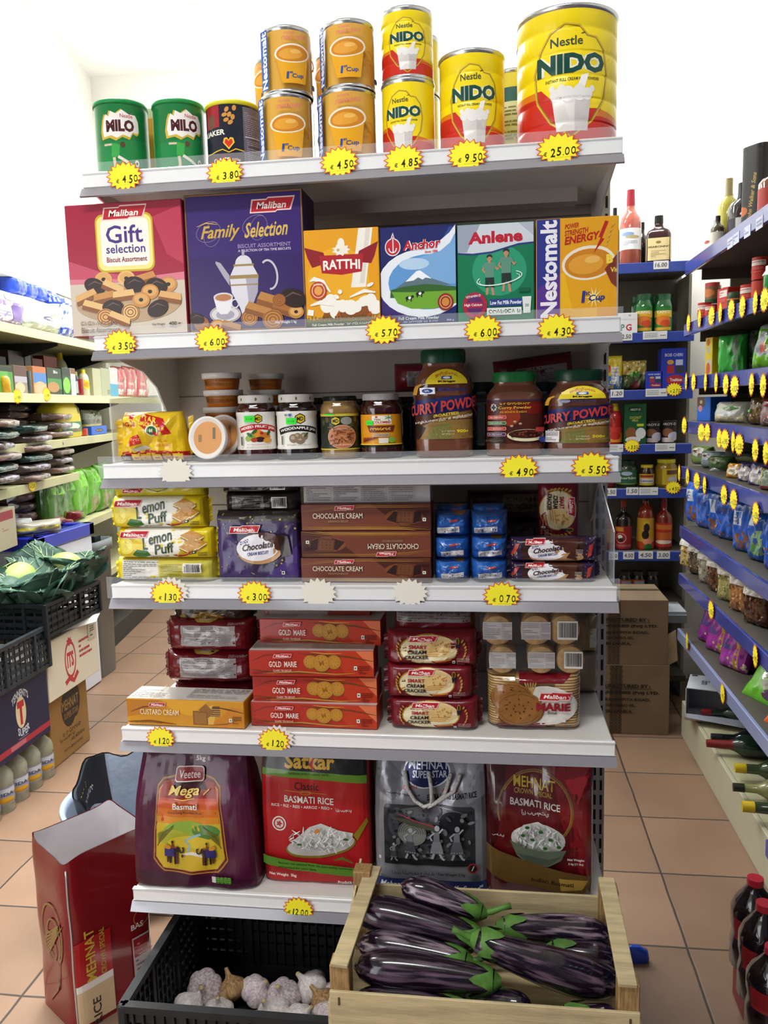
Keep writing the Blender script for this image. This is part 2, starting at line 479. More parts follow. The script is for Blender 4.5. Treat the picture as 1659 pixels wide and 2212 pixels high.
# ================================================================== the gondola (central shelving unit)
GX0, GX1, GY = -.778, .222, 1.55
SZ = {1: 1.846, 2: 1.538, 3: 1.285, 4: 1.039, 5: .733, 6: .372}
GB = 1.95
STEEL = M('dcd8d2', .4); TAUPE = M('b5aaa0', .5); RAILW = M('f2efee', .3, coat=.4); RAILG = M('86838a', .14, coat=1.)
CLEAR = M("e8edf2", .06, alpha=.10); CLEARG = M("c9ced6", .10, alpha=.38)
G = thing('gondola_shelving', 'white metal gondola shelving with six loaded shelves in the middle of the shop', 'shelving', ((GX0+GX1)/2, GB, 0))
cx = (GX0+GX1)/2
def gl(x, y, z): return (x-cx, y-GB, z)
GT = Matrix.Translation((-cx, -GB, 0))
mb = MB(); mb.T = GT
mb.box(GX0-.005, GB+.004, .1, GX1+.005, GB+.02, 1.93, TAUPE)
for z in (.55, .9, 1.15, 1.42, 1.7, 1.80): mb.box(GX0, GB+.0025, z, GX1, GB+.0045, z+.003, M('6e655e', .6))
mb.build('back_panel', G)
for x in (GX0-.036, GX1+.004):
    mb = MB(); mb.T = GT; mb.box(x, GB-.01, .08, x+.032, GB+.04, 1.98, STEEL, .002)
    a = Art(.032, 1.9); z = .02
    while z < 1.86:
        a.rect(.006, z, .0115, z+.026, '#1d1a1a'); a.rect(.0205, z, .026, z+.026, '#1d1a1a'); z += .038
    a.put(mb, flat(x, x+.032, .08, 1.98, GB-.01)); mb.build('upright', G)
for x in (GX0-.036, GX1+.004):
    mb = MB(); mb.T = GT; mb.box(x, GY+.02, 0, x+.032, GB+.04, .09, STEEL, .003); mb.build('foot', G)
mb = MB(); mb.T = GT; mb.box(GX0, GY+.26, .02, GX1, GY+.27, .31, M('2b2a2a', .6)); mb.build('shade_panel', G)  # added dark sheet standing in for the shade behind the garlic crate
for k, z in SZ.items():
    yb = GB; mb = MB(); mb.T = GT
    mb.box(GX0, GY+.006, z-.022, GX1, yb, z-.001, STEEL, .002)
    if k == 1: mb.box(GX0+.1, yb-.16, z-.05, GX1-.05, yb-.11, z-.022, TAUPE)
    sh = mb.build('shelf', G)
    mb = MB(); mb.T = GT
    mb.box(GX0-.004, GY-.002, z-.030, GX1+.004, GY+.006, z, RAILW, .0015)
    mb.box(GX0-.004, GY-.004, z-.0285, GX1+.004, GY-.0022, z-.0275, M('c8c4c4', .4))
    mb.box(GX0-.004, GY-.004, z-.004, GX1+.004, GY-.002, z-.002, M('d4d0d0', .4))
    mb.add([(GX0-.006,GY-.004,z-.030),(GX1+.006,GY-.004,z-.030),(GX1+.006,GY-.016,z-.047),(GX0-.006,GY-.016,z-.047),
            (GX0-.006,GY,z-.030),(GX1+.006,GY,z-.030),(GX1+.006,GY-.012,z-.049),(GX0-.006,GY-.012,z-.049)],
           [(0,3,2,1),(4,5,6,7),(3,7,6,2),(0,1,5,4),(0,4,7,3),(1,2,6,5)], RAILG)
    mb.build('price_rail', sh)
    if k < 5:
        mb = MB(); mb.T = GT; mb.box(GX0-.012, GY-.006, z-.028, GX1+.008, GY-.0045, z+.016, CLEAR); mb.build('clear_lip', sh)
    for x in (GX0+.001, GX1-.005):
        mb = MB(); mb.T = GT; P = []
        prof = [(yb, z-.022), (yb, z-.17), (yb-.03, z-.175), (yb-.08, z-.15), (yb-.13, z-.095), (yb-.2, z-.062), (GY+.03, z-.034), (GY+.02, z-.022)]
        n = len(prof)
        mb.add([(x, y, q) for y, q in prof]+[(x+.004, y, q) for y, q in prof],
               [tuple(range(n))[::-1], tuple(range(n, 2*n))]+[(i, (i+1) % n, n+(i+1) % n, n+i) for i in range(n)], STEEL)
        mb.build('bracket', sh)
# clear divider plates standing at shelf ends
def divider(label, x, z, y0, y1, h0, h1):
    mb = MB(); pr = [(y0, 0), (y1, 0), (y1, h1), (y0, h0)]
    mb.add([(0, y-y0, q) for y, q in pr]+[(.0025, y-y0, q) for y, q in pr], [(3,2,1,0),(4,5,6,7),(0,1,5,4),(1,2,6,5),(2,3,7,6),(3,0,4,7)], CLEARG)
    tag(mb.build('shelf_divider', None, (x, y0, z)), label, 'divider', 'clear end dividers')
divider('clear plastic divider at the right end of the boxed milk powder shelf', GX1-.001, SZ[2]+.001, 1.565, 1.75, .115, .15)
divider('clear plastic divider behind the yellow seasoning bag at the left end of its shelf', GX0-.006, SZ[3]+.001, 1.60, 1.86, .13, .14)
divider('tall clear plastic divider at the right end beside the purple biscuit packets', GX1-.001, SZ[4]+.001, 1.57, 1.84, .10, .20)

# ------------------------------------------------------------------ star-shaped price cards
def star_mesh(price, rx, ry, white=False, seed=1):
    rd = random.Random(seed); mb = MB(); n = 17
    def ringp(k): return [((rx if i % 2 == 0 else rx*.80)*k*math.cos(math.pi*i/n+.1), (ry if i % 2 == 0 else ry*.76)*k*math.sin(math.pi*i/n+.1)) for i in range(2*n)]
    o = ringp(1.); c1 = 'e8e2d6' if white else 'd8541e'
    N = len(o)
    mb.add([(x, -.0006, y) for x, y in o]+[(x, 0, y) for x, y in o]+[(0,-.0006,0),(0,0,0)],
           [(i, (i+1) % N, 2*N) for i in range(N)]+[(N+(i+1) % N, N+i, 2*N+1) for i in range(N)]+[(i, N+i, N+(i+1) % N, (i+1) % N) for i in range(N)], M(c1, .6))
    if not white:
        a = Art(2*rx, 2*ry); a.poly([(x*1.0+rx, y+ry) for x, y in ringp(.915)], M('fff032', .5))
        if price:
            L = len(price)
            a.text('€', rx*.62 if L < 5 else rx*.42, ry*.72, ry*.26, '#3a3614', bold=.03, shear=.1)
            x = rx*.86 if L < 5 else rx*.62
            for ch in price:
                wd = {'1': .12, '.': .07}.get(ch, .21)*rx*1.12
                hh = {'.': .07}.get(ch, .50*rd.uniform(.92, 1.08))*ry
                a.text(ch if ch != '0' else 'O', x+wd/2, ry*.80-(.2*ry if ch == '.' else 0)+rd.uniform(-.03, .03)*ry, hh, '#24200f', w=wd*(.5 if ch == '.' else .86), bold=.02, shear=.12)
                x += wd*1.12
            for k in range(11): a.rect(rx*(.8+.075*k), ry*.46, rx*(.8+.075*k)+rx*.045, ry*.475, '#6a6020')
        a.put(mb, flat(-rx, rx, -ry, ry, -.0006), d0=.0002)
    return mb
def price_star(px, py, price, label, rx=.0365, ry=.0285, Y=None, white=False, rot=0.):
    p = PY(px, py, GY-.0075 if Y is None else Y)
    o = star_mesh(price, rx, ry, white, int(px)).build('price_star', None, p)
    o.rotation_euler = (0, R_(rot), 0)
    tag(o, label, 'price tag', 'price stars on the gondola'); return o
for a in [(269,381,'4.50','green malt drink tins'),(486,373,'3.80','dark oats tin'),(733,350,'4.50','stacked orange malt tins'),(872,346,'4.85','two small yellow milk tins'),
          (1010,335,'9.50','medium yellow milk tin'),(1207,321,'25.00','biggest yellow milk tin')]:
    price_star(a[0], a[1], a[2], 'yellow starburst price card reading '+a[2]+' under the '+a[3], rx=.0375 if a[0] < 1100 else .041, rot=-2)
for a in [(260,742,'3.50','red and cream biscuit box'),(458,733,'6.00','purple teapot biscuit box'),(829,713,'5.70','yellow and blue milk powder boxes'),(1043,712,'6.00','green milk powder box'),(1202,710,'4.30','yellow malt carton')]:
    price_star(a[0], a[1], a[2], 'yellow starburst price card reading '+a[2]+' under the '+a[3], rot=-1)
price_star(379, 1020, '', 'blank white starburst card on the rail under the yellow seasoning bag', white=True, rx=.037, ry=.029)
price_star(1121, 1013, '4.90', 'yellow starburst price card reading 4.90 under the squat spice jar', rx=.038, ry=.029)
price_star(1277, 1008, '5.50', 'yellow starburst price card reading 5.50 under the rightmost curry jar', rx=.038, ry=.029)
price_star(372, 1275, '', 'blank white starburst card half hidden behind the 1.30 price card', white=True, Y=GY-.0065, rot=14)
price_star(360, 1283, '1.30', 'yellow starburst price card reading 1.30 under the lemon biscuits')
price_star(550, 1283, '3.00', 'yellow starburst price card reading 3.00 under the big purple biscuit pack')
price_star(687, 1281, '', 'blank white starburst card below the left of the brown biscuit boxes', white=True, rx=.0385, ry=.031)
price_star(885, 1280, '', 'blank white starburst card below the blue packets and brown boxes', white=True)
price_star(1084, 1287, '0.70', 'yellow starburst price card reading 0.70 under the blue and purple packets', rx=.0375, ry=.029)
price_star(347, 1595, '1.20', 'yellow starburst price card reading 1.20 under the yellow custard biscuit box', rx=.0325, ry=.027)
price_star(601, 1594, '', 'blank white starburst card peeping out behind the 1.20 card under the orange boxes', white=True, Y=GY-.0065, rot=10, rx=.035)
price_star(592, 1600, '1.20', 'yellow starburst price card reading 1.20 under the orange red biscuit boxes', rx=.035)
price_star(645, 1964, '12.00', 'yellow starburst price card reading 12.00 on the lowest rail under the red rice box', rx=.034, ry=.029, rot=4)
# ================================================================== products: helpers
def fit(px0, px1, ytop, k, Y, yb=None):
    z0 = SZ[k] if isinstance(k, int) else k
    ym = (ytop+(yb or ytop))/2 if yb else ytop+60
    x0 = PY(px0, ym, Y).x; x1 = PY(px1, ym, Y).x
    return (x0+x1)/2, x1-x0, PY((px0+px1)/2, ytop, Y).z-z0, z0
def carton_mesh(w, d, h, side, art=None, top=None, aside=None, ch=.0015, ink_=None):
    mb = MB(); mb.box(-w/2, -d/2, 0, w/2, d/2, h, side, ch)
    if art:
        a = Art(100*w/h, 100.); art(a, a.W); e = .0012
        a.put(mb, flat(-w/2+e, w/2-e, e, h-e, -d/2), sheen=ink_)
    if top:
        a = Art(100*w/d, 100.); top(a, a.W); e = .0012
        a.put(mb, lambda u, v, o: (-w/2+e+(w-2*e)*u, -d/2+e+(d-2*e)*v, h+o), sheen=ink_)
    if aside:
        a = Art(100*d/h, 100.); aside(a, a.W); e = .0012
        a.put(mb, lambda u, v, o: (w/2+o, -d/2+e+(d-2*e)*u, e+(h-2*e)*v), sheen=ink_)
    return mb
def carton(name, label, cat, px0, px1, ytop, k, Y, d, side, art=None, rz=0., yb=None, group=None, h=None, z=0., **kw):
    xc, w, hh, z0 = fit(px0, px1, ytop, k, Y, yb); hh = h or hh
    o = carton_mesh(w, d, hh, side, art, **kw).build(name, None, (xc, Y+d/2+abs(math.sin(rz))*w/2, z0+z+.0004), rz)
    return tag(o, label, cat, group)
GLOSS = lambda c: M(c, .3)
def maliban(a, cx, cy, h, w=None, white=True):
    w = w or h*3.1; s = h*.22
    for g, c in (((h*.1, '#e9c9c4') , ) if white else ())+((0, '#b8202c'),):
        a.poly([(cx-w*.5-g+s*.4, cy-h*.42-g), (cx+w*.12, cy-h*.42-g), (cx+w*.16, cy-h*.30-g), (cx+w*.46+g, cy-h*.30-g), (cx+w*.5+g+s, cy+h*.55+g),
                (cx-w*.05, cy+h*.55+g), (cx-w*.09, cy+h*.42+g), (cx-w*.42-g, cy+h*.42+g)], c)
    a.text('Maliban', cx+s*.3, cy+h*.03, h*.52, '#f6eee6', w=w*.72, bold=.02, shear=.22)
def biscuit(a, cx, cy, r, c, kind=0, rot=0):
    dk = '#2d1a14'
    if kind == 0: a.ell(cx, cy, r, r*.8, c); a.ell(cx, cy+r*.08, r*.78, r*.56, '#d9a45e'); a.ell(cx, cy, r*.25, r*.2, dk)
    elif kind == 1:
        cr, sr = math.cos(R_(rot)), math.sin(R_(rot))
        q = lambda x, y: (cx+x*cr*r-y*sr*r, cy+x*sr*r+y*cr*r)
        a.poly([q(-1.3,-.55), q(1.3,-.55), q(1.3,.1), q(-1.3,.1)], '#8a5224'); a.poly([q(-1.3,-.1), q(1.3,-.1), q(1.15,.55), q(-1.15,.55)], c)
    elif kind == 2: a.ell(cx, cy, r*1.25, r*.85, dk, rot); a.line([(cx-r*.8, cy+r*.1), (cx, cy+r*.5), (cx+r*.8, cy+r*.2)], r*.16, '#6b5048', True)
    else: a.ell(cx, cy, r, r*.9, c); [a.ring(cx, cy, r*.3*k, r*.26*k, r*.1, '#8a4c1e') for k in (1, 2, 3)]

def art_gift(a, W):
    a.rect(0, 0, W, 100, '#cfc0ae'); a.rect(0, 40, W, 100, '#a01f3c')
    a.poly([(0,58),(W*.3,48),(W*.62,44),(W,40),(0,40)], '#c24a62'); a.poly([(W*.75,88),(W,96),(W,52),(W*.86,60)], '#b63a50')  # paler red shapes are glare put into the print colours
    a.poly([(0,40),(0,44),(W*.5,42.5),(W,46),(W,40)], '#d77888')
    a.rrect(W*.255, 48, W*.755, 92, 6, '#c9a820'); a.rrect(W*.268, 49.5, W*.742, 90.5, 5.4, '#efe08a'); a.rrect(W*.30, 52.5, W*.715, 88, 4.5, '#f2ece2')
    maliban(a, W*.50, 92, 9.5, W*.36)
    a.text('Gift', W*.505, 76.5, 13.5, '#4a3480', w=W*.32, bold=.012); a.text('selection', W*.51, 65.5, 6.6, '#4a3480', w=W*.34, bold=.015)
    a.text('Biscuit Assortment', W*.515, 57.5, 4, '#8a2a3a', w=W*.35)
    a.ell(W*.5, 24, W*.46, 15, '#b89a78'); rd = random.Random(3)
    P = [(.30,43,0),(.50,43,0),(.66,42,1),(.86,37,0),(.22,38,2),(.38,36,1),(.57,38,2),(.76,36,2),(.14,30,1),(.30,29,1),(.47,30,1),(.70,32,0),(.87,27,1),(.20,22,1),(.37,21,2),(.52,17,3),(.76,19,2),(.30,14,3),(.42,12,1),(.62,26,0)]
    for x, y, kd in P: biscuit(a, W*x, y, 7.2, ('#dba868','#c98b4a','#e2b878')[rd.randint(0,2)], kd, rd.randint(-25, 25))
    a.squig(W*.08, W*.40, 9.5, 4, '#8c7a6c', 2); a.text('Biscuit Assortment', W*.25, 4.2, 4.2, '#6d5c52', w=W*.34)
    a.text('Net Weight', W*.76, 6.5, 2.6, '#5c4c48', w=W*.11); a.text('400 g', W*.90, 6.6, 3.8, '#3c3030', w=W*.10, bold=.03)
def art_family(a, W):
    a.rect(0, 0, W, 100, '#8a6238'); a.rect(W*.012, 1.2, W*.988, 98.8, '#33205f'); a.rect(W*.02, 55, W*.98, 98, '#38246a')
    maliban(a, W*.735, 89.5, 9.5, W*.35)
    for cx, cy in ((W*.2, 73), (W*.6, 76)): a.ring(cx, cy, W*.11, 7, .35, '#8f7f98', 20, 30, 330); a.ring(cx+W*.03, cy-2, W*.07, 9, .3, '#8f7f98', -20)
    a.text('Family', W*.30, 71.5, 12, '#c9a24a', w=W*.34, bold=.02, shear=.35, slope=.03); a.text('Selection', W*.69, 73, 11, '#d4b05c', w=W*.37, bold=.02, shear=.35, slope=.03)
    a.line([(W*.1, 77), (W*.18, 79.5), (W*.28, 78)], 1, '#c9a24a', True)
    a.text('BISCUIT ASSORTMENT', W*.67, 61.5, 2.9, '#9a86b4', w=W*.45); a.text('A SELECTION OF TEA TIME BISCUITS', W*.67, 58.2, 1.8, '#cfc6d8', w=W*.45)
    C0, C1, GD = '#d8d4dc', '#aaa4b4', '#9c8450'
    a.ring(W*.70, 40, W*.07, 10.5, 1.5, '#c4bfc8', 8, -100, 120)
    a.poly([(W*.36,33),(W*.31,40),(W*.245,50),(W*.25,51.5),(W*.29,50),(W*.36,41)], C1)
    a.poly([(W*.36,40),(W*.61,40),(W*.60,28),(W*.545,17),(W*.53,11),(W*.46,11),(W*.44,17),(W*.375,28)], C0); a.poly([(W*.5,40),(W*.61,40),(W*.60,28),(W*.545,17),(W*.52,17)], C1)
    a.rect(W*.36, 38, W*.612, 40.6, GD); a.rect(W*.365, 33, W*.607, 34, GD); a.poly([(W*.37,40.6),(W*.605,40.6),(W*.565,47.5),(W*.41,47.5)], C0)
    a.rect(W*.40, 47, W*.575, 48.6, GD); a.ell(W*.488, 48.5, W*.072, 6.5, C0, a0=0, a1=180); a.ell(W*.488, 56.5, W*.012, 2.4, C1)
    a.ell(W*.31, 12.5, W*.135, 6.5, '#d4d0d8'); a.ring(W*.31, 12.5, W*.125, 5.8, .6, GD); a.ell(W*.31, 12, W*.08, 3.6, '#a49eac')
    a.poly([(W*.215,25),(W*.385,25),(W*.36,15.5),(W*.33,12.5),(W*.27,12.5),(W*.24,15.5)], '#e4e0e4'); a.ell(W*.30, 25, W*.085, 3.4, '#d0ccd4'); a.ell(W*.30, 24.7, W*.07, 2.5, '#b87848'); a.ring(W*.40, 20, W*.03, 3, .9, '#d8d4dc')
    for x, y, r, k in ((.10,6,6,3),(.06,10,5,2),(.24,4,6,0),(.52,9,6.5,3),(.60,14,8,1),(.72,20,9,1),(.83,14,8,1),(.92,12,6,0),(.72,7,8,3),(.90,22,8,2),(.36,3,6,1),(.78,21,5,3)): biscuit(a, W*x, y, r, ('#b9803e','#a8672c')[int(x*50) % 2], k, -18)
    a.text('Net Weight 1 kg', W*.83, 4.6, 2.5, '#e4dcec', w=W*.18)
def art_ratthi(a, W):
    a.rect(0, 0, W, 100, '#e39c14'); a.ell(W*.45, 48, W*.42, 34, '#eaa91f')
    a.poly([(W*.74,100),(W*.93,100),(W*.82,40),(W*.62,40)], '#efe9df'); a.poly([(W*.84,100),(W*.90,100),(W*.80,44),(W*.74,44)], '#dcd5ca')
    a.poly([(0,83),(W*.26,77),(W*.30,66),(W*.1,62),(W*.04,72)], '#8c1722'); a.poly([(W,86),(W*.74,77),(W*.70,66),(W*.9,64),(W*.95,72)], '#8c1722')
    a.poly([(W*.20,74),(W*.80,74),(W*.77,56),(W*.5,53.5),(W*.23,56)], '#ad1d28'); a.text('RATTHI', W*.5, 64.5, 10, '#f6efe6', w=W*.50, bold=.03, arc=1)
    a.star(W*.5, 79, W*.13, 6.5, 9, .7, '#f0e8da'); a.ell(W*.5, 85, W*.05, 6, '#f0e8da'); a.ell(W*.46, 79, W*.02, 1.5, '#c8a878')
    a.poly([(W*.2,8),(W*.28,20),(W*.9,20),(W*.86,8)], '#8a4a1c'); rd = random.Random(5)
    for k in range(13): x = W*(.28+.055*k); a.ell(x, 17+rd.uniform(0,9), W*rd.uniform(.05,.10), rd.uniform(4,9), '#f2ede4')
    a.line([(W*.06,48),(W*.12,50.5),(W*.24,47),(W*.34,36)], 5, '#f2ede4', True); a.line([(W*.06,23),(W*.2,26),(W*.4,22)], 4.5, '#f2ede4', True); a.line([(W*.02,16),(W*.1,15)], 6, '#f2ede4')
    a.line([(W*.6,30),(W*.8,36),(W*.95,34)], 4, '#f2ede4', True); a.ell(W*.88, 42, W*.05, 1.8, '#f2ede4', 25); a.ell(W*.47, 36, W*.03, 2.4, '#f2ede4', -35); a.ell(W*.42, 31, W*.04, 2, '#f2ede4', -30)
    a.poly([(W*.38,8),(W*.45,17),(W*.48,8)], '#a8541c'); a.poly([(W*.80,8),(W*.88,15),(W*.9,8)], '#a8541c')
    a.ell(W*.175, 38, W*.115, 9.6, '#b8442a'); a.ring(W*.175, 38, W*.085, 7.1, .9, '#e8c49a'); a.ell(W*.175, 38, W*.055, 4.6, '#e0a04a'); a.text('GUARANTEED', W*.175, 44.2, 1.6, '#f4e4cc', w=W*.13)
    a.rect(0, 0, W, 5.5, '#2f4416'); [a.line([(W*k/44, 4), (W*(k+.5)/44, 9.5+2*math.sin(k*9))], .9, '#3f5c1c') for k in range(44)]
    a.text('Full Cream Milk Powder', W*.30, 2.4, 2.6, '#e8e0c8', w=W*.44); a.squig(W*.56, W*.86, 2.6, 3, '#e8e0c8', 4); a.text('400g', W*.91, 3.4, 2.8, '#e8e0c8', w=W*.1)
def art_anchor(a, W):
    a.rect(0, 0, W, 100, '#1c2362'); a.poly([(0,40),(0,12),(W*.3,6),(W*.7,40)], '#3d2a70'); a.poly([(W,98),(W*.92,98),(W*.80,82),(W*.5,73),(W,60)], '#2a4a94')
    a.ell(W*.56, 42, W*.60, 35, '#e6eaf0'); a.poly([(W*.40,76),(W*.74,81),(W*.92,92),(W,100),(W,60),(W*.6,60)], '#e6eaf0')
    a.ell(W*.64, 43, W*.54, 28.5, '#5f96cf'); a.poly([(W*.5,68),(W*.8,74),(W*.93,82),(W,92),(W,40),(W*.5,40)], '#7aa9d8'); a.ell(W*.45, 62, W*.2, 6, '#b4cfe8')
    a.poly([(W*.2,38),(W*.36,46),(W*.48,54.5),(W*.53,55),(W*.66,47),(W*.94,39)], '#5c7480'); a.poly([(W*.33,44),(W*.48,54.5),(W*.53,55),(W*.68,46),(W*.6,47.5),(W*.56,45.5),(W*.5,48),(W*.44,45)], '#eef2f6')
    a.poly([(W*.13,36),(W*.3,39),(W*.6,41),(W,37),(W,26),(W*.12,28)], '#35602a'); a.poly([(W*.14,34),(W*.4,33),(W,33),(W,20),(W*.7,15),(W*.4,16),(W*.22,22)], '#6fa531')
    for x, y in ((.37,27),(.51,31)): a.ell(W*x, y, W*.045, 2, '#20201e'); a.ell(W*x+1, y+.2, W*.02, 1.5, '#eee'); a.rect(W*(x-.035), y-3.6, W*(x-.02), y, '#20201e'); a.rect(W*(x+.025), y-3.6, W*(x+.04), y, '#20201e'); a.ell(W*(x+.05), y+1.4, W*.02, 1.4, '#20201e')
    a.ell(W*.17, 80, W*.105, 9.2, '#d8dde6'); a.poly([(W*.13,86),(W*.175,95),(W*.21,86)], '#d8dde6'); a.ell(W*.17, 80, W*.092, 8, '#c02230'); a.poly([(W*.145,86),(W*.175,92.5),(W*.2,86)], '#c02230')
    a.line([(W*.175,90),(W*.175,75)], 1.1, '#e8ecf2'); a.ring(W*.17, 79, W*.05, 4.6, 1.1, '#e8ecf2', 0, 180, 360)
    a.text('Anchor', W*.555, 81.5, 10, '#c4202e', w=W*.50, bold=.03, shear=.12, slope=.05, outline='#e8ecf4', ow=.045); a.text('Since 1886', W*.68, 74, 2.6, '#c4202e', w=W*.17, slope=.05)
    a.ell(W*.86, 21.5, W*.105, 9, '#8f2c20'); a.ring(W*.86, 21.5, W*.075, 6.4, .9, '#dcaa80'); a.ell(W*.86, 21.5, W*.05, 4.4, '#cf8a3e')
    a.text('Full Cream Milk Powder', W*.50, 6, 3.2, '#eef0f6', w=W*.54, bold=.01); a.squig(W*.3, W*.76, 2.4, 2.6, '#c4c8e0', 8); a.text('400 g', W*.92, 2.6, 2.4, '#c4c8e0', w=W*.10)
def runner(a, x, y, s):
    sk, sh, dk = '#b98a6a', '#5f8f7c', '#23302c'
    a.line([(x-s*1.6,y-s*2.2),(x-s*2.2,y-s*3.6),(x-s*1.2,y-s*4.6)], s*.6, sk); a.line([(x+s*1.5,y-s*2.2),(x+s*2.5,y-s*3.6),(x+s*2.9,y-s*2.9)], s*.6, sk)
    a.line([(x-s*.7,y-s*9),(x-s*.9,y-s*11.4)], s*.8, sk); a.line([(x+s*.8,y-s*9),(x+s*1.2,y-s*11.6)], s*.8, sk)
    a.poly([(x-s*1.6,y-s*1.3),(x+s*1.6,y-s*1.3),(x+s*1.35,y-s*6),(x-s*1.35,y-s*6)], sh); a.poly([(x-s*1.6,y-s*1.3),(x-s*2.3,y-s*2.6),(x-s*1.5,y-s*3)], sh); a.poly([(x+s*1.6,y-s*1.3),(x+s*2.2,y-s*2.6),(x+s*1.4,y-s*3)], sh)
    a.poly([(x-s*1.4,y-s*6),(x+s*1.4,y-s*6),(x+s*1.5,y-s*9.2),(x+s*.2,y-s*9),(x,y-s*7),(x-s*.2,y-s*9),(x-s*1.4,y-s*9.2)], dk)
    a.rect(x-s*.4, y-s*1.5, x+s*.4, y-s*.4, sk); a.ell(x, y, s*.85, s*1.05, sk); a.ell(x, y+s*.45, s*.9, s*.75, dk); a.ell(x, y-s*.1, s*.66, s*.6, sk)
def art_anlene(a, W):
    a.rect(0, 0, W, 100, '#12744e'); a.ell(W*.55, 52, W*.36, 26, '#2c9670'); a.poly([(0,100),(W,100),(W,78),(W*.8,77),(W*.45,70),(W*.2,68.5),(0,70)], '#2c3a78'); a.poly([(0,100),(W,100),(W,80),(W*.8,79),(W*.45,72),(W*.2,70.5),(0,72)], '#ccd2da'); a.poly([(0,100),(W*.3,100),(W*.12,72),(0,72)], '#9aa2b4'); a.poly([(W*.8,100),(W,100),(W,86)], '#aeb6c4')
    a.text('Anlene', W*.50, 86.5, 12.5, '#b81e34', w=W*.72, bold=.045, slope=.02)
    runner(a, W*.42, 65, 3.3); runner(a, W*.64, 70, 3.5)
    a.ring(W*.55, 44, W*.30, 6.5, 1., '#cfe8dc', 8, 150, 400); a.ring(W*.55, 43, W*.27, 5, .5, '#e8f4ee', 8, 160, 390)
    a.rect(W*.42, 15, W*.86, 22.5, '#2d3f86'); a.text('Low Fat Milk Powder', W*.635, 18.8, 4, '#f2f2f6', w=W*.42, bold=.02); a.rect(W*.38, 6, W*.84, 13.5, '#e4e6e2'); a.squig(W*.41, W*.82, 9.8, 4.6, '#24302c', 6)
    a.ell(W*.22, 17, W*.165, 13.5, '#a62440'); a.ell(W*.22, 17, W*.115, 9.5, '#5d2a66'); a.rect(W*.06, 14, W*.32, 20, '#a62440'); a.text('High Calcium', W*.20, 17, 3.4, '#f0e4ec', w=W*.24, bold=.02); a.text('VITAMIN D', W*.2, 26.3, 2.4, '#f0e4ec', w=W*.2, slope=.12)
    a.poly([(W*.85,24),(W*.97,24),(W*.955,7),(W*.865,7)], '#dfe3e0'); a.text('20', W*.912, 15, 3, '#3a6a58'); a.rect(W*.81, 29, W*.95, 33, '#0e5c40')
def cupscene(a, x0, x1, cy, s, glow=True):
    m = (x0+x1)/2; r = (x1-x0)*.44
    a.poly([(m-r,cy),(m+r*.95,cy+r*.1),(m+r*.72,cy-s),(m-r*.62,cy-s)], '#e0a01a'); a.ell(m, cy, r*1.04, r*.66, '#eadfcc', 6); a.ell(m, cy-r*.02, r*.93, r*.56, '#c97f1e', 6); a.ell(m-r*.1, cy-r*.05, r*.68, r*.38, '#dc9a34', 6); a.ell(m+r*.15, cy+r*.12, r*.3, r*.14, '#e8b45c', 6)
def art_nestomalt(a, W):
    a.rect(0, 0, W, 100, '#dd9c1c'); a.poly([(W*.3,0),(W*.75,0),(W*.72,60),(W*.3,45)], '#e8b01e'); cupscene(a, W*.28, W*1.0, 55, 46)
    a.poly([(W,64),(W*.84,48),(W*.92,34),(W,28)], '#7a3420'); a.text('B', W*.90, 58, 9, '#eed24a', bold=.06); a.text('Vit', W*.955, 47, 5, '#eed24a', w=W*.09)
    a.text('POWER', W*.435, 92.5, 4.8, '#b5201e', w=W*.17, bold=.02, shear=.15, slope=.12); a.text('STRENGTH', W*.49, 86.5, 5.4, '#b5201e', w=W*.29, bold=.02, shear=.15, slope=.12); a.text('ENERGY', W*.56, 80, 8, '#b5201e', w=W*.43, bold=.03, shear=.15, slope=.14)
    a.poly([(W*.84,96),(W*.76,80),(W*.79,80),(W*.70,64),(W*.83,78),(W*.80,79),(W*.88,95)], '#b5201e')
    a.line([(W*.86,72),(W*.93,92)], .7, '#c08030'); [a.ell(W*(.86+.02*k), 72+5*k, 1.6, .8, '#d8a850', 50) for k in range(5)]
    a.star(W*.71, 20, W*.12, 12, 10, .25, '#f6e49a'); a.text('1', W*.58, 21, 12, '#2c3580', bold=.05, shear=.1); a.text('st', W*.635, 24.5, 4, '#2c3580', bold=.02); a.text('Cup', W*.745, 19, 8, '#2c3580', w=W*.20, bold=.03, shear=.15, slope=.08)
    a.rect(0, 0, W*.285, 100, '#2e3484'); a.poly([(0,30),(W*.285,45),(W*.285,0),(0,0)], '#55308a'); a.text('Nestomalt', W*.15, 50, W*.21, '#ece8ee', w=98, bold=.035, rot=90)

# ------------------------------------------------------------------ second shelf: boxes
carton('biscuit_carton', 'red and cream gift biscuit box with a gold badge, overhanging the shelf end', 'biscuit box', 148, 399, 436, 2, 1.556, .07, 'a01f3c', art_gift, yb=730, ink_=GLOSS)
carton('biscuit_carton', 'purple family biscuit box showing a teapot and teacup', 'biscuit box', 403, 658, 414, 2, 1.565, .10, '2c1a4a', art_family, yb=712, ink_=GLOSS)
carton('milk_powder_carton', 'yellow milk powder box with a red ribbon and milk splash', 'milk powder box', 658, 820, 494, 2, 1.565, .06, 'd9921a', art_ratthi, yb=697)
carton('milk_powder_carton', 'dark blue milk powder box showing a snowy mountain and cows', 'milk powder box', 821, 986, 488, 2, 1.57, .06, '1c2362', art_anchor, yb=692)
carton('milk_powder_carton', 'green and silver low fat milk powder box with two joggers', 'milk powder box', 988, 1154, 482, 2, 1.572, .06, '12744e', art_anlene, yb=690)
carton('malt_drink_carton', 'yellow malt drink carton with a cup and upright blue lettering strip', 'malt drink box', 1158, 1336, 470, 2, 1.575, .06, 'dd9c1c', art_nestomalt, yb=685)

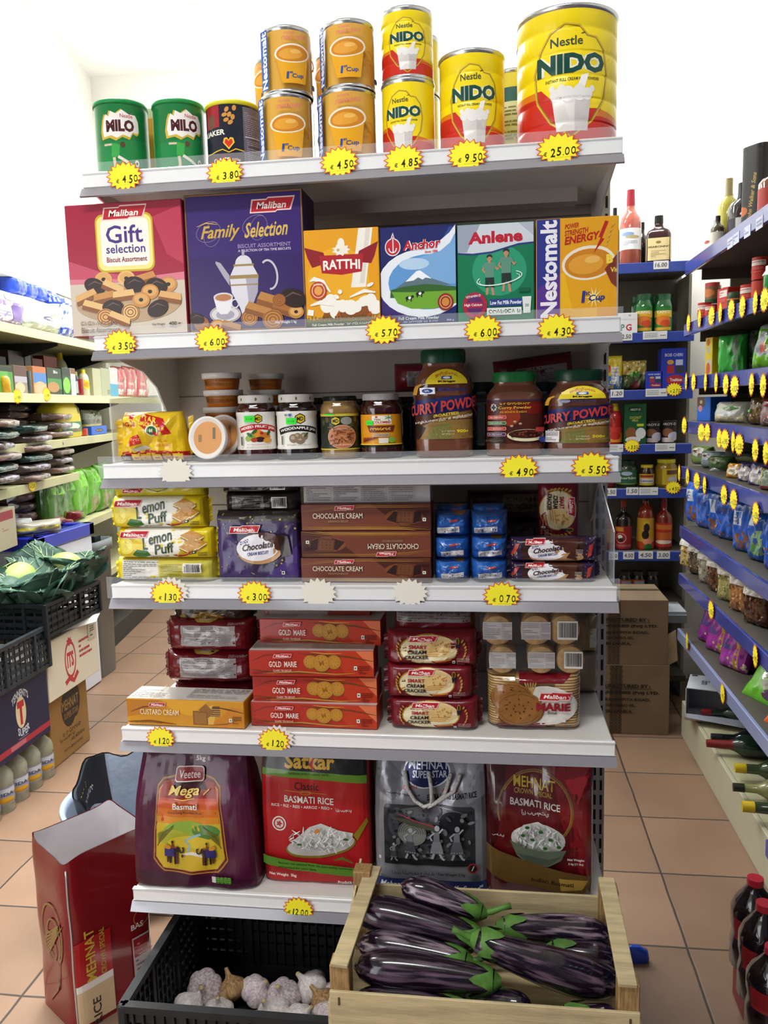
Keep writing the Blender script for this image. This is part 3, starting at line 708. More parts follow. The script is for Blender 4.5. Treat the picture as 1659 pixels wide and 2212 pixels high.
# ------------------------------------------------------------------ top shelf: tins
SILV = M('c9c9cb', .25, metal=.9)
def tin(name, label, px0, px1, ytop, yb, Yf, body, art, lid=None, rz=0., base=None, group=None, ribs=0, taper=1., lidh=.008):
    ym = (ytop+yb)/2; x0, x1 = PY(px0, ym, Yf+.05).x, PY(px1, ym, Yf+.05).x
    for _ in range(3):
        r = (x1-x0)/2; Yc = Yf+r; x0, x1 = PY(px0, ym, Yc-.25*r).x, PY(px1, ym, Yc-.25*r).x
    r = (x1-x0)/2/1.03; z0 = SZ[1] if base is None else base; h = PY((px0+px1)/2, ytop, Yf+.12*r).z-z0; rz += math.atan2(-(x0+x1)/2, Yc)
    t = thing(name, label, 'tin', ((x0+x1)/2, Yc, z0+.0004), rz, group)
    rim = .004; lv = [(0, r*1.0, r*1.0), (rim, r*.99, r*.99)]
    if ribs:
        for k in range(ribs):
            f = (k+.5)/ribs; z = h*(.08+.84*f)
            lv += [(z-h*.012, r*.985, r*.985), (z, r*.967, r*.967), (z+h*.012, r*.985, r*.985)]
    else: lv += [(h*.5, r*.985, r*.985)]
    lv += [(h-lidh, r*.985*taper, r*.985*taper)]
    mb = MB(); mb.loft([(z, a, b) for z, a, b in lv], M(body, .3), 2, 48)
    if art:
        a = Art(100*math.pi*r/h, 100.); art(a, a.W); a.put(mb, wrap(lv, 2, rim, h-lidh, 180), (.04, [(z-rim)/(h-lidh-rim) for z, _, _ in lv[2:-1]] if ribs else 0), sheen=lambda c: M(c, .3))
    mb.build('body', t)
    MB().loft([(0, r*1.015, r*1.015), (.002, r*1.025, r*1.025), (.005, r*1.02, r*1.02), (.006, r*.985, r*.985)], SILV, 2, 48).build('bottom_rim', t)
    m = SILV if lid is None else M(lid, .35)
    mb = MB()
    if lid is None: mb.loft([(h-lidh, r*.985, r*.985), (h-.004, r*1.025, r*1.025), (h, r*1.02, r*1.02), (h, r*.96, r*.96), (h-.004, r*.95, r*.95)], m, 2, 48)
    else: mb.loft([(h-lidh, r*1.0, r*1.0), (h-lidh+.001, r*1.035, r*1.035), (h-.002, r*1.035, r*1.035), (h, r*1.02, r*1.02), (h, r*.9, r*.9)], m, 2, 48)
    mb.build('lid', t); return t, z0+h
def art_milo(sh):
    def f(a, W):
        c = W*(.5+sh); a.rect(0, 0, W, 100, '#177038'); a.poly([(0,40),(W,55),(W,0),(0,0)], '#1c7c40')
        p = [(-.22,52),(-.235,62),(-.21,76),(-.18,84),(-.14,80),(-.12,88),(-.05,84),(.02,90),(.10,84),(.18,84),(.215,76),(.22,62),(.19,58),(.14,60),(.10,52),(.02,55),(-.05,50),(-.12,54)]
        a.poly([(c+W*(x*1.07-.012), 71+(y-70)*1.12-1.5) for x, y in p], '#c9a63a'); a.poly([(c+W*x, y+1) for x, y in p], '#e6e0dc')
        a.text('MILO', c-W*.01, 68.5, 17, '#4a1c20', w=W*.34, bold=.055, slope=.03); a.text('Nestle', c+W*.07, 82.5, 5.5, '#c0404a', w=W*.15, bold=.015); a.line([(c+W*.13, 86.5), (c+W*.14, 87.5)], .8, '#c0404a')
        g, s = '#3c9c48', '#c9b49a'
        a.line([(c-W*.22,42),(c-W*.12,42),(c-W*.04,38)], 3, s); a.poly([(c-W*.12,44),(c-W*.02,42),(c-W*.04,24),(c-W*.13,25)], g); a.ell(c+W*.01, 42, 3.2, 4, '#5a3a2a')
        a.line([(c-W*.10,24),(c-W*.09,12),(c-W*.12,4)], 4, s); a.line([(c-W*.05,25),(c+W*.05,18),(c+W*.14,10)], 4.2, '#d8cfc0'); a.ell(c+W*.17, 17, W*.028, 5, '#e4e4e0'); a.ell(c+W*.17, 17, W*.012, 2, '#30302e')
        a.ell(c+W*.34, 8, W*.05, 6, '#6a2a1e')
    return f
def art_oats(a, W):
    a.rect(0, 0, W, 100, '#1a1c2c'); a.rect(W*.10, 66, W*.33, 100, '#9c1f28'); a.ell(W*.20, 76, W*.07, 12, '#6a4436')
    for k, (x, y, r) in enumerate(((.43,92,60),(.40,84,20),(.46,84,65),(.42,76,25),(.50,80,80),(.47,72,40),(.52,94,80))): a.ell(W*x, y, W*.035, 3, '#c98c3e', r)
    a.text('QUAKER', W*.20, 57, 10, '#e9e2d4', w=W*.40, bold=.03)
    a.line([(0,28),(W*.2,27),(W*.36,31),(W*.44,26),(W*.52,31),(W*.66,27),(W,27)], 1.7, '#d4b428'); a.rect(0, 0, W, 25, '#3a1520')
    a.poly([(W*.44,30),(W*.37,41),(W*.385,48),(W*.42,49),(W*.44,45),(W*.46,49),(W*.495,48),(W*.51,41)], '#e0b83a'); a.poly([(W*.44,33),(W*.39,41),(W*.40,46),(W*.425,46),(W*.44,42.5),(W*.455,46),(W*.48,46),(W*.49,41)], '#c4331e')
    a.text('OATS', W*.34, 14, 8, '#efe8dc', w=W*.22, bold=.02); a.text('500g', W*.52, 14, 5, '#c9c0b4', w=W*.1)
    a.rect(W*.62, 0, W*.97, 97, '#6d6674'); a.fine(W*.64, 52, W*.95, 90, 12, '#a49cac', 2, .4); a.fine(W*.64, 8, W*.95, 46, 12, '#a49cac', 3, .4); a.rect(W*.62, 48, W*.97, 49.5, '#c8c2cc')
def art_nmtin(sh):
    def f(a, W):
        c = W*(.56+sh); a.rect(0, 0, W, 100, '#d6a244'); a.rect(W*.86, 0, W, 100, '#a87c2a'); a.fine(W*.88, 15, W*.98, 92, 26, '#7c5c24', 5, .35)
        cupscene(a, c-W*.22, c+W*.22, 58, 50); a.text('POWER', c-W*.03, 91, 4, '#d6706a', w=W*.12, shear=.15, slope=.1); a.text('STRENGTH ENERGY', c+W*.02, 84, 6, '#d6706a', w=W*.27, shear=.15, slope=.12)
        a.ring(c+W*.23, 44, W*.05, 9, 3, '#c07f24', 0, -110, 110); a.text('1', c-W*.06, 21, 12, '#2c4a94', bold=.05, shear=.1); a.text('st', c-W*.02, 26, 4, '#2c4a94'); a.text('Cup', c+W*.05, 20, 9, '#2c4a94', w=W*.13, bold=.02, slope=.08)
        a.ell(W*.82, 7, W*.03, 5, '#3c4a68'); a.rect(W*.16+sh*W, 0, W*.275+sh*W, 100, '#2f56a4'); a.text('Nestomalt', W*.22+sh*W, 50, W*.085, '#e6e8ee', w=95, bold=.035, rot=90)
    return f
def art_nido(sh):
    def f(a, W):
        c = W*(.5+sh); a.rect(0, 0, W, 100, '#f0d414'); a.poly([(0,0),(W,0),(W,20),(c+W*.16,26),(c,22),(c-W*.12,42),(0,42)], '#d8791c'); a.poly([(0,0),(W,0),(W,17),(c+W*.2,20),(c,18),(c-W*.13,36),(0,38)], '#c4281c')
        p = [(0,4),(-.13,16),(-.22,33),(-.24,55),(-.20,70),(-.13,83),(-.04,89),(.05,87),(.10,80),(.16,79),(.22,70),(.245,52),(.22,33),(.13,16),(0,4)]
        a.poly([(c+W*x, y) for x, y in p], '#f0d414'); a.poly([(c-W*.19,42),(c-W*.235,42),(c-W*.225,33),(c-W*.13,16),(c,4),(c+W*.13,16),(c+W*.2,26),(c-W*.05,24)], '#c4281c')
        a.line([(c+W*x, y) for x, y in p], 2., '#cdaa2a'); a.line([(c+W*x*.97, y*.985+.8) for x, y in p], .8, '#8f7424')
        a.text('Nestle', c-W*.03, 76, 7, '#3e4a38', w=W*.20, bold=.02, slope=.03); a.line([(c+W*.06,81),(c+W*.085,82)], .9, '#3e4a38')
        a.text('NIDO', c, 59.5, 15.5, '#17473c', w=W*.44, bold=.05, slope=.02, outline='#e8e4cc', ow=.06); a.text('INSTANT FULL CREAM MILK POWDER', c+W*.01, 47.5, 2.4, '#5a5420', w=W*.34, slope=.02)
        a.poly([(c-W*.12,34),(c+W*.12,34),(c+W*.10,8),(c-W*.09,8)], '#dcd6d2'); a.poly([(c+W*.02,34),(c+W*.12,34),(c+W*.10,8),(c+W*.02,8)], '#c9c2c0'); a.poly([(c+W*.06,50),(c+W*.11,52),(c+W*.06,32),(c+W*.01,32)], '#e9e5e0')
        for x, y, r in ((-.10,36,3),(-.06,39,3),(-.12,41,1.6),(-.02,36,4),(.05,37,4),(.10,36,3),(.13,40,1.6)): a.ell(c+W*x, y, r*1.3, r*1.6, '#e6e2de')
        a.rect(0, 84, W*.05, 92, '#24503c')
    return f
tin('malt_drink_tin', 'green malt drink tin at the far left end of the top shelf', 203, 313, 213, 372, 1.585, '177038', art_milo(-.01), lid='1f8a46')
tin('malt_drink_tin', 'green malt drink tin second along the top shelf, beside the dark oats tin', 329, 437, 213, 366, 1.60, '177038', art_milo(.08), lid='1f8a46')
tin('oats_tin', 'dark navy oats tin with a yellow lid and red heart', 443, 557, 216, 358, 1.60, '1a1c2c', art_oats, lid='d9cf2a')
t, zt = tin('malt_drink_tin', 'orange malt tin at the bottom of the left stack, beside the oats tin', 563, 672, 200, 352, 1.585, 'd6a244', art_nmtin(-.05))
tin('malt_drink_tin', 'orange malt tin on top of the left stack, its blue strip facing forward', 564, 671, 55, 200, 1.585, 'd6a244', art_nmtin(0), base=zt)
t, zt = tin('malt_drink_tin', 'orange malt tin at the bottom of the right stack, beside the small yellow milk tins', 692, 811, 188, 340, 1.58, 'd6a244', art_nmtin(-.08))
tin('malt_drink_tin', 'orange malt tin on top of the right stack, beside the upper small yellow tin', 696, 808, 41, 188, 1.58, 'd6a244', art_nmtin(-.08), base=zt)
def zbase(Y): return SZ[1]
t, z2 = tin('malt_drink_tin', 'pale orange malt tin half hidden behind the left malt stack, lower one', 556, 660, 232, 345, 1.72, 'd6a244', art_nmtin(-.2))
tin('malt_drink_tin', 'pale orange malt tin half hidden behind the left malt stack, upper one', 546, 652, 122, 232, 1.72, 'd6a244', art_nmtin(-.2), base=z2)
t, z2 = tin('malt_drink_tin', 'orange malt tin half hidden behind the right malt stack, lower one', 684, 786, 222, 335, 1.72, 'd6a244', art_nmtin(-.2))
tin('malt_drink_tin', 'orange malt tin half hidden behind the right malt stack, upper one', 679, 780, 110, 222, 1.72, 'd6a244', art_nmtin(-.2), base=z2)
t, zt = tin('milk_powder_tin', 'small yellow milk powder tin at the bottom of its stack of two', 822, 940, 168, 328, 1.585, 'f0d414', art_nido(-.07))
tin('milk_powder_tin', 'small yellow milk powder tin on top of its stack of two', 820, 936, 13, 168, 1.585, 'f0d414', art_nido(0), ribs=3, base=zt)
t, z2 = tin('milk_powder_tin', 'small yellow milk tin half hidden behind the front pair, lower one', 846, 949, 200, 320, 1.72, 'f0d414', None)
tin('milk_powder_tin', 'small yellow milk tin half hidden behind the front pair, upper one', 846, 949, 72, 200, 1.72, 'f0d414', None, base=z2)
tin('milk_powder_tin', 'medium yellow milk powder tin standing alone beside the biggest one', 946, 1093, 106, 318, 1.585, 'f0d414', art_nido(.02), ribs=3)
tin('milk_powder_tin', 'biggest yellow milk powder tin at the right end of the top shelf', 1113, 1341, 12, 304, 1.57, 'f0d414', art_nido(.03), ribs=5)
def art_infotin(a, W):
    a.rect(0, 0, W, 100, '#e6d84a'); a.rect(0, 0, W, 72, '#dcdfc4'); a.rect(0, 72, W, 86, '#3a6a70'); a.fine(W*.1, 5, W*.9, 68, 18, '#7c8468', 3, .4)
tin('milk_powder_tin', 'yellow tin with a pale printed panel half hidden between the two larger milk tins', 1062, 1160, 148, 312, 1.76, 'e6d84a', art_infotin)
carton('drink_carton', 'pale green and orange carton half hidden between the two green malt tins', 'carton', 300, 333, 234, 1, 1.72, .05, 'c9c08a', lambda a, W: (a.rect(0, 0, W, 100, '#b8b890'), a.rect(W*.55, 0, W, 88, '#c08a2c')), yb=350)
# ================================================================== soft packs
from mathutils import noise as _ns
def cuts(n, p):  # grid lines crowding towards the edges
    return [.5-.5*math.cos(math.pi*i/n) if p < 20 else i/n for i in range(n+1)]
def pouch_mesh(w, h, d, col, art=None, pu=8., pv=6., amp=.0015, seed=1, fin=None, sheen=None, back=True, finw=.010, topfin=False, nu=22, nv=14, wf=None):
    def f(x, p): return max(0., 1-abs(x)**p)**.5
    U, V = cuts(nu, pu), cuts(nv, pv)
    def T(u, v):
        e = f(2*u-1, pu)*f(2*v-1, pv)
        k = _ns.noise(Vector((u*5+seed*7.3, v*4, seed)))*amp*2+_ns.noise(Vector((u*13+seed, v*9, seed*3.1)))*amp
        return e*(d/2+k)
    W = wf or (lambda v: 1.)
    X = lambda u, v: (u-.5)*w*W(v)
    mb = MB(); m = sheen(col) if sheen else M(col, .3, coat=.2)
    for sg in (-1, 1):
        if sg > 0 and not back: continue
        vs = [(X(u, v), sg*T(u, v), h*v) for v in V for u in U]; n = nu+1
        mb.add(vs, [((j*n+i, j*n+i+1, (j+1)*n+i+1, (j+1)*n+i) if sg < 0 else (j*n+i, (j+1)*n+i, (j+1)*n+i+1, j*n+i+1)) for j in range(nv) for i in range(nu)], m, True)
    if fin:
        fm = sheen(fin) if sheen else M(fin, .35)
        for sx in (-1, 1):
            pts = []; K = 12
            for i in range(K+1): z = h*(.12+.76*i/K); pts.append((sx*(w/2-.003), 0, z)); pts.append((sx*(w/2+finw*(1 if i % 2 else .8)), .003*math.sin(i*1.3+seed), z+.004*sx))
            mb.add(pts, [(2*i, 2*i+1, 2*i+3, 2*i+2) for i in range(K)], fm)
    if topfin:
        pts = []; K = 18
        for i in range(K+1): x = (i/K-.5)*w*W(1.); pts.append((x, 0, h*.985)); pts.append((x, .004*math.sin(i*.8+seed), h+finw*(1 if i % 2 else .85)))
        mb.add(pts, [(2*i, 2*i+1, 2*i+3, 2*i+2) for i in range(K)], m)
    if art:
        a = Art(100*w/h, 100.); art(a, a.W)
        a.put(mb, lambda u, v, o: (X(u, v), -T(u, v)-o, h*v), (U[1:-1], V[1:-1]), d0=.0007, dl=.00008, sheen=sheen or (lambda c: M(c, .3, coat=.2)))
    return mb
def pack(name, label, cat, px0, px1, yt, yb, k, Y, d, col, art=None, group=None, rz=0., tilt=0., **kw):
    ym = (yt+yb)/2; x0, x1 = PY(px0, ym, Y).x, PY(px1, ym, Y).x; xm = (px0+px1)/2
    z1 = PY(xm, yt, Y).z; z0 = max(SZ[k], PY(xm, yb, Y).z)
    o = pouch_mesh(x1-x0, z1-z0, d, col, art, **kw).build(name, None, ((x0+x1)/2, Y+d/2, z0+.0004))
    o.rotation_euler = (0, R_(tilt), rz); return tag(o, label, cat, group)

# ------------------------------------------------------------------ third shelf: jars and tubs
def face(lv, n, z0, z1, inset=.97):
    def at(z):
        for i in range(len(lv)-1):
            a, b = lv[i], lv[i+1]
            if z <= b[0] or i == len(lv)-2:
                f = 0 if b[0] == a[0] else min(1, max(0, (z-a[0])/(b[0]-a[0]))); return a[1]+(b[1]-a[1])*f, a[2]+(b[2]-a[2])*f
    def fn(u, v, o):
        z = z0+(z1-z0)*v; a, b = at(z); x = (2*u-1)*inset
        return (x*a, -b*(1-abs(x)**n)**(1/n)-o, z)
    return fn
def jar(name, label, px0, px1, yt, yb, k, Y, body, prof, n, lidcol, lidh, art, lz, rz=None, span=180, cat='jar', capart=None, lidr=1., aspect=1., labbg=None, sticker=None, group=None):
    ym = (yt+yb)/2; x0, x1 = PY(px0, ym, Y+.02).x, PY(px1, ym, Y+.02).x
    r = (x1-x0)/2; Yc = Y+r*aspect; s = Yc/(Y+.02)*.5+.5; r *= s; xc = (x0+x1)/2*(Yc/(Y+.02)); z0 = SZ[k]; h = PY((px0+px1)/2, yt, Yc-.3*r).z-z0
    t = thing(name, label, cat, (xc, Yc, z0+.0004), math.atan2(-xc, Yc) if rz is None else rz, group)
    H = h-lidh*h
    lv = [(H*z, r*q, r*q*aspect) for z, q in prof]
    MB().loft(lv, body if not isinstance(body, str) else M(body, .12, coat=.8), n, 40).build('body', t)
    tr = lv[-1][1]*1.06*lidr; mb = MB(); lm = M(lidcol, .3)
    mb.loft([(H-.001, tr*.99, tr*.99*aspect), (H, tr, tr*aspect), (h-.003, tr, tr*aspect), (h, tr*.96, tr*.96*aspect)], lm, 2 if n < 3 else 2.6, 40)
    if capart: 
        a = Art(100*math.pi*tr/(h-H), 100.); capart(a, a.W); a.put(mb, wrap([(H, tr, tr*aspect), (h, tr, tr*aspect)], 2, H, h-.002, 180), (.05, 0))
    else:
        for q in range(28):
            th = 2*math.pi*q/28; mb.box(tr*math.cos(th)-.0008, tr*math.sin(th)*aspect-.0008, H+.002, tr*math.cos(th)+.0008, tr*math.sin(th)*aspect+.0008, h-.004, lm)
    mb.build('lid', t)
    if art:
        zs = [H*z for z, q in prof]; z0l, z1l = lz[0]*h, lz[1]*h; q = r*max(p for _, p in prof)
        lo = [(z, a, b) for z, a, b in lv]
        a = Art(100*(math.pi*r*.92*span/180)/(z1l-z0l), 100.); art(a, a.W)
        mb = MB(); a.put(mb, wrap(lo, n, z0l, z1l, span), (.03, [(z-z0l)/(z1l-z0l) for z in zs if z0l < z < z1l]), d0=.0007, dl=.00006, sheen=lambda c: M(c, .35)); mb.build('label', t)
    return t
JAMP = [(0,.90),(.02,.97),(.05,.99),(.22,.99),(.24,.965),(.76,.965),(.78,.99),(.86,.99),(.92,.93),(.96,.84),(1,.82)]
def hexmd(a, cx, cy, s):
    a.poly([(cx+s*1.05*math.cos(R_(60*k+30)), cy+s*1.05*math.sin(R_(60*k+30))) for k in range(6)], '#16130c'); a.poly([(cx+s*.86*math.cos(R_(60*k+30)), cy+s*.86*math.sin(R_(60*k+30))) for k in range(6)], '#d8b92a')
    a.text('MD', cx, cy, s*.8, '#16130c', w=s*1.15, bold=.03)
def ribbon(a, cx, cy, w, h, c, t, tc='#f4eee4'):
    P = [(cx-w/2+w*i/12, cy-abs(i-6)**2*h*.018) for i in range(13)]; a.line(P, h, c); a.text(t, cx, cy, h*.58, tc, w=w*.92, bold=.03, arc=h*.55)
def sticker(a, x0, y0, x1, y1, t='6.30'):
    a.rect(x0, y0, x1, y1, M('35e23a', .6)); a.text('€ '+t, (x0+x1)/2, (y0+y1)/2, (y1-y0)*.32, '#1c7a24', w=(x1-x0)*.6)
def art_mdfruit(a, W):
    a.rect(0, 0, W, 100, '#e6e2da'); hexmd(a, W*.52, 82, 12); ribbon(a, W*.52, 61, W*.62, 15, '#b8262a', 'MIXED FRUIT JAM')
    for x, y, rx, ry, c in ((.43,36,.06,10,'#7a9a3a'),(.52,42,.07,11,'#d98a2a'),(.62,34,.09,12,'#c9742c'),(.36,30,.05,8,'#8aa83a'),(.54,27,.08,7,'#3a1c1e'),(.66,24,.07,7,'#d8923a'),(.45,26,.05,6,'#b03a2a'),(.57,44,.03,4,'#a82a2a')): a.ell(W*x, y, W*rx, ry, c)
    for x, y, r in ((.46,48,40),(.68,44,60),(.38,40,140)): a.ell(W*x, y, W*.05, 4, '#2f5c2a', r)
    a.squig(W*.34, W*.70, 14, 4, '#c07a7a', 3); a.squig(W*.34, W*.70, 7, 4, '#c07a7a', 4); a.bars(W*.24, 8, W*.28, 38, 2, 8); sticker(a, W*.32, 74, W*.47, 90)
def art_mdwood(a, W):
    a.rect(0, 0, W, 100, '#e6e2da'); hexmd(a, W*.55, 80, 14); ribbon(a, W*.52, 55, W*.66, 16, '#181614', 'WOODAPPLE JAM')
    for x, y, r in ((.44,28,.07),(.54,26,.08),(.60,33,.06),(.50,34,.05)): a.ell(W*x, y, W*r, r*170, '#8a7660'); a.ell(W*x-1, y+2, W*r*.5, r*70, '#b5a288')
    a.ell(W*.63, 37, W*.05, 3, '#3a5c3a', 50); a.squig(W*.34, W*.70, 11, 4, '#8a7c7a', 6); a.bars(W*.24, 8, W*.28, 38, 4, 8); sticker(a, W*.34, 66, W*.49, 82); a.ell(W*.40, 90, 3.5, 4, '#4a6ab0'); a.ell(W*.34, 90, 3, 3.4, '#8a8a9a')
def art_pickle(a, W):
    a.rect(0, 0, W, 100, '#22281c'); a.rect(0, 93, W, 100, '#c9b23a'); a.rect(0, 0, W, 4, '#c9b23a'); [a.ell(W*(.2+.08*k), 75+9*math.sin(k*2), 6, 8, ('#3c4a22','#5a4a2a')[k % 2]) for k in range(9)]
    hexmd(a, W*.43, 80, 13); a.ell(W*.60, 80, W*.09, 11, '#8c8a84'); a.ell(W*.53, 36, W*.23, 33, '#c9a08c'); a.ell(W*.53, 36, W*.215, 31, '#b8744a')
    rd = random.Random(4)
    for k in range(34): x, y = W*(.53+rd.uniform(-.17,.17)), 36+rd.uniform(-21,23); a.line([(x,y),(x+rd.uniform(-9,9),y+rd.uniform(-5,5)),(x+rd.uniform(-14,14),y+rd.uniform(-7,7))], 2.4, rd.choice(('#d29a6a','#8a4a28','#c88452','#70381e')))
    a.squig(W*.38, W*.68, 58, 5, '#e0c4b8', 3); a.squig(W*.40, W*.66, 15, 5, '#e0c4b8', 5); sticker(a, W*.27, 96, W*.41, 118)
def art_colombo(a, W):
    a.rect(0, 0, W, 100, '#d98f1c'); a.rect(0, 0, W, 7, '#1a1210'); a.rect(W*.36, 70, W*.66, 96, '#e4dfd4'); a.text('TEN', W*.44, 84, 6, '#7a2a1e', w=W*.10, bold=.03); a.text('COLOMBO', W*.51, 76, 8, '#b03020', w=W*.28, bold=.04)
    a.ell(W*.43, 92, 4, 3, '#b8442a'); a.line([(W*.62,72),(W*.61,90)], 1.4, '#6a5a2a'); [a.line([(W*.61,90),(W*(.61+dx),90+dy)], 2, '#4a8a3a') for dx, dy in ((.06,4),(-.05,4),(.06,-3),(-.05,-4),(0,8))]
    a.poly([(W*.28,66),(W*.72,66),(W*.68,46),(W*.32,46)], '#6a2c1a'); a.squig(W*.33, W*.68, 56, 9, '#e8b03a', 11, wd=2.2); a.rect(W*.38, 32, W*.62, 42, '#b8a088'); a.squig(W*.40, W*.60, 37, 5, '#6a3a2a', 3)
    for k in range(6): a.line([(W*.2,16),(W*(.2+.05*k),30)], 3, '#7a2418')
    a.ell(W*.66, 22, W*.06, 9, '#7aa83a'); a.rect(W*.46, 12, W*.6, 28, '#dcd2c4'); a.line([(W*.1,9),(W*.9,9)], 3, '#e8c43a'); sticker(a, W*.27, 68, W*.38, 82, '6.50')
def lidspots(a, W): a.rect(0, 0, W, 100, '#e4e1da'); [a.ell(W*x, 50, 14, 26, c) for x, c in ((.2,'#6a5c2c'),(.5,'#7a6a3a'),(.78,'#8a7a2a'))]
GLASSD = lambda c: M(c, .08, coat=1.)
jar('jam_jar', 'mixed fruit jam jar with a red ribbon label and white lid', 513, 597, 854, 992, 3, 1.60, GLASSD('3a120e'), JAMP, 2.3, 'e4e1da', .115, art_mdfruit, (.16,.74), capart=lidspots)
jar('jam_jar', 'woodapple jam jar with a black ribbon label and patterned white lid', 599, 685, 852, 991, 3, 1.60, GLASSD('1c100e'), JAMP, 2.3, 'e4e1da', .115, art_mdwood, (.16,.74), capart=lidspots)
jar('pickle_jar', 'tan pickle jar with a black lid and noodle picture label', 693, 777, 856, 990, 3, 1.60, GLASSD('8a6a3c'), JAMP, 2.3, '16140f', .07, art_pickle, (.14,.72))
jar('sauce_jar', 'dark relish jar with an orange label and silvery white lid', 779, 868, 851, 992, 3, 1.595, GLASSD('30100c'), JAMP, 2.2, 'b9b5b4', .09, art_colombo, (.17,.68), capart=lambda a, W: a.rect(0, 0, W, 100, '#aaa6a6'))
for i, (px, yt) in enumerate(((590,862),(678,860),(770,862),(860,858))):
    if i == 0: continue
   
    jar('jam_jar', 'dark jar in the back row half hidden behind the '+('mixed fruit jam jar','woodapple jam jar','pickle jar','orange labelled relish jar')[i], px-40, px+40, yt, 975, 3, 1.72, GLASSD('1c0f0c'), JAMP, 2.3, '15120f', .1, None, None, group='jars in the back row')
CURP = [(0,.9),(.015,.97),(.04,1.),(.21,1.),(.225,.985),(.70,.985),(.72,1.),(.82,.97),(.89,.87),(.94,.74),(.96,.72),(1,.72)]
def art_curry(wt, full):
    def f(a, W):
        a.rect(0, 0, W, 76, '#51281e'); a.poly([(0,38),(0,66),(W,80),(W,54)], '#23245e'); a.poly([(W*.2,0),(W,0),(W,54),(W*.5,42),(W*.25,22)], '#8a6a34'); a.poly([(W*.3,0),(W*.58,0),(W*.56,30),(W*.38,24)], '#75713a')
        a.poly([(0,0),(W*.22,0),(W*.3,20),(W*.1,33),(0,33)], '#2c1c18'); a.rect(0, 34, W, 36, '#51281e')
        rd = random.Random(2)
        for k in range(120): x, y = W*rd.uniform(.36,.95), rd.uniform(1,22); a.ell(x, y, .7, .6, rd.choice(('#8f8848','#5c5a2a','#a88a4c')))
        a.text('CURRY POWDER', W*(.51 if full else .49), 58, 19, '#b8392f', w=W*.80, bold=.03, slope=.15, outline='#23204a', ow=.03)
        a.text('(ROASTED)', W*.52, 42.5, 6, '#d8c43a', w=W*.24, bold=.03, slope=.15); a.text('யாழ்ப்பாணத்துக் கறித்தூள்', W*.50, 35, 6, '#e6dcd0', w=W*.60, slope=.15, bold=.015)
        a.text(wt, W*.68, 13, 7, '#e0c62a', w=W*.12, bold=.03); a.squig(W*.48, W*.60, 14, 3, '#d8ccb0', 3); a.squig(W*.48, W*.60, 9, 3, '#d8ccb0', 4)
        if full: a.rect(W*.27, 79, W*.42, 90, '#dfe2ec'); a.ell(W*.345, 84.5, W*.055, 4, '#2a3a86'); a.text('KFL', W*.345, 84.5, 3, '#e6e8f0'); a.text('Kings', W*.58, 85.5, 8, '#2a2f6a', w=W*.26, bold=.04)
        else: a.ell(W*.38, 86, W*.05, 4, '#8a90b0'); a.text('Kings', W*.54, 86, 6, '#3a3a72', w=W*.2, bold=.03); a.rect(W*.17, 3, W*.33, 26, '#d8d2d4'); a.fine(W*.18, 4, W*.32, 25, 7, '#8a8288', 3)
        for k in range(3): a.line([(W*.22-k*3,78),(W*.25-k*2,92),(W*.29,96)], 3, '#c98f2a')
        a.line([(W*.78,56),(W*.86,44),(W*.84,38)], 3, '#8a1e1e', True)
        y0 = 96 if full else 90
        a.ell(W*.53, y0, W*.20, 26, '#e0c826', a0=0, a1=180); a.text('ஒரிஜினல்', W*.53, y0+18, 8, '#b8341e', w=W*.22, arc=4); a.rect(W*.48, y0+8, W*.58, y0+13.5, '#2a4a9a'); a.ell(W*.53, y0+10.7, W*.035, 1.8, '#e6e6e6'); a.text('Kings', W*.53, y0+4, 4.6, '#1c1c18', w=W*.16, bold=.05)
    return f
def tall(f):   # label drawn 0..100, badge above it
    def g(a, W):
        b = Art(W*1., 125.); b.W = a.W*1.25; f(b, b.W)
        a.L = [([tuple((x*.8, y*.8) for x, y in t) for t in tr], c) for tr, c in b.L]
    return g
PET = lambda c: M(c, .12, coat=1., bump=.08, bscale=30)
jar('curry_powder_jar', 'tall curry powder jar with a green lid and yellow half moon badge', 897, 1021, 755, 998, 3, 1.59, PET('6a3a26'), CURP, 3.4, '12402c', .125, tall(art_curry('900g', True)), (.17,.83), aspect=.8)
jar('curry_powder_jar', 'short curry powder jar with a yellow half moon badge at the right end', 1183, 1318, 799, 998, 3, 1.59, PET('6e4230'), CURP, 3.4, '123c28', .13, tall(art_curry('500g', False)), (.14,.86), aspect=.8)
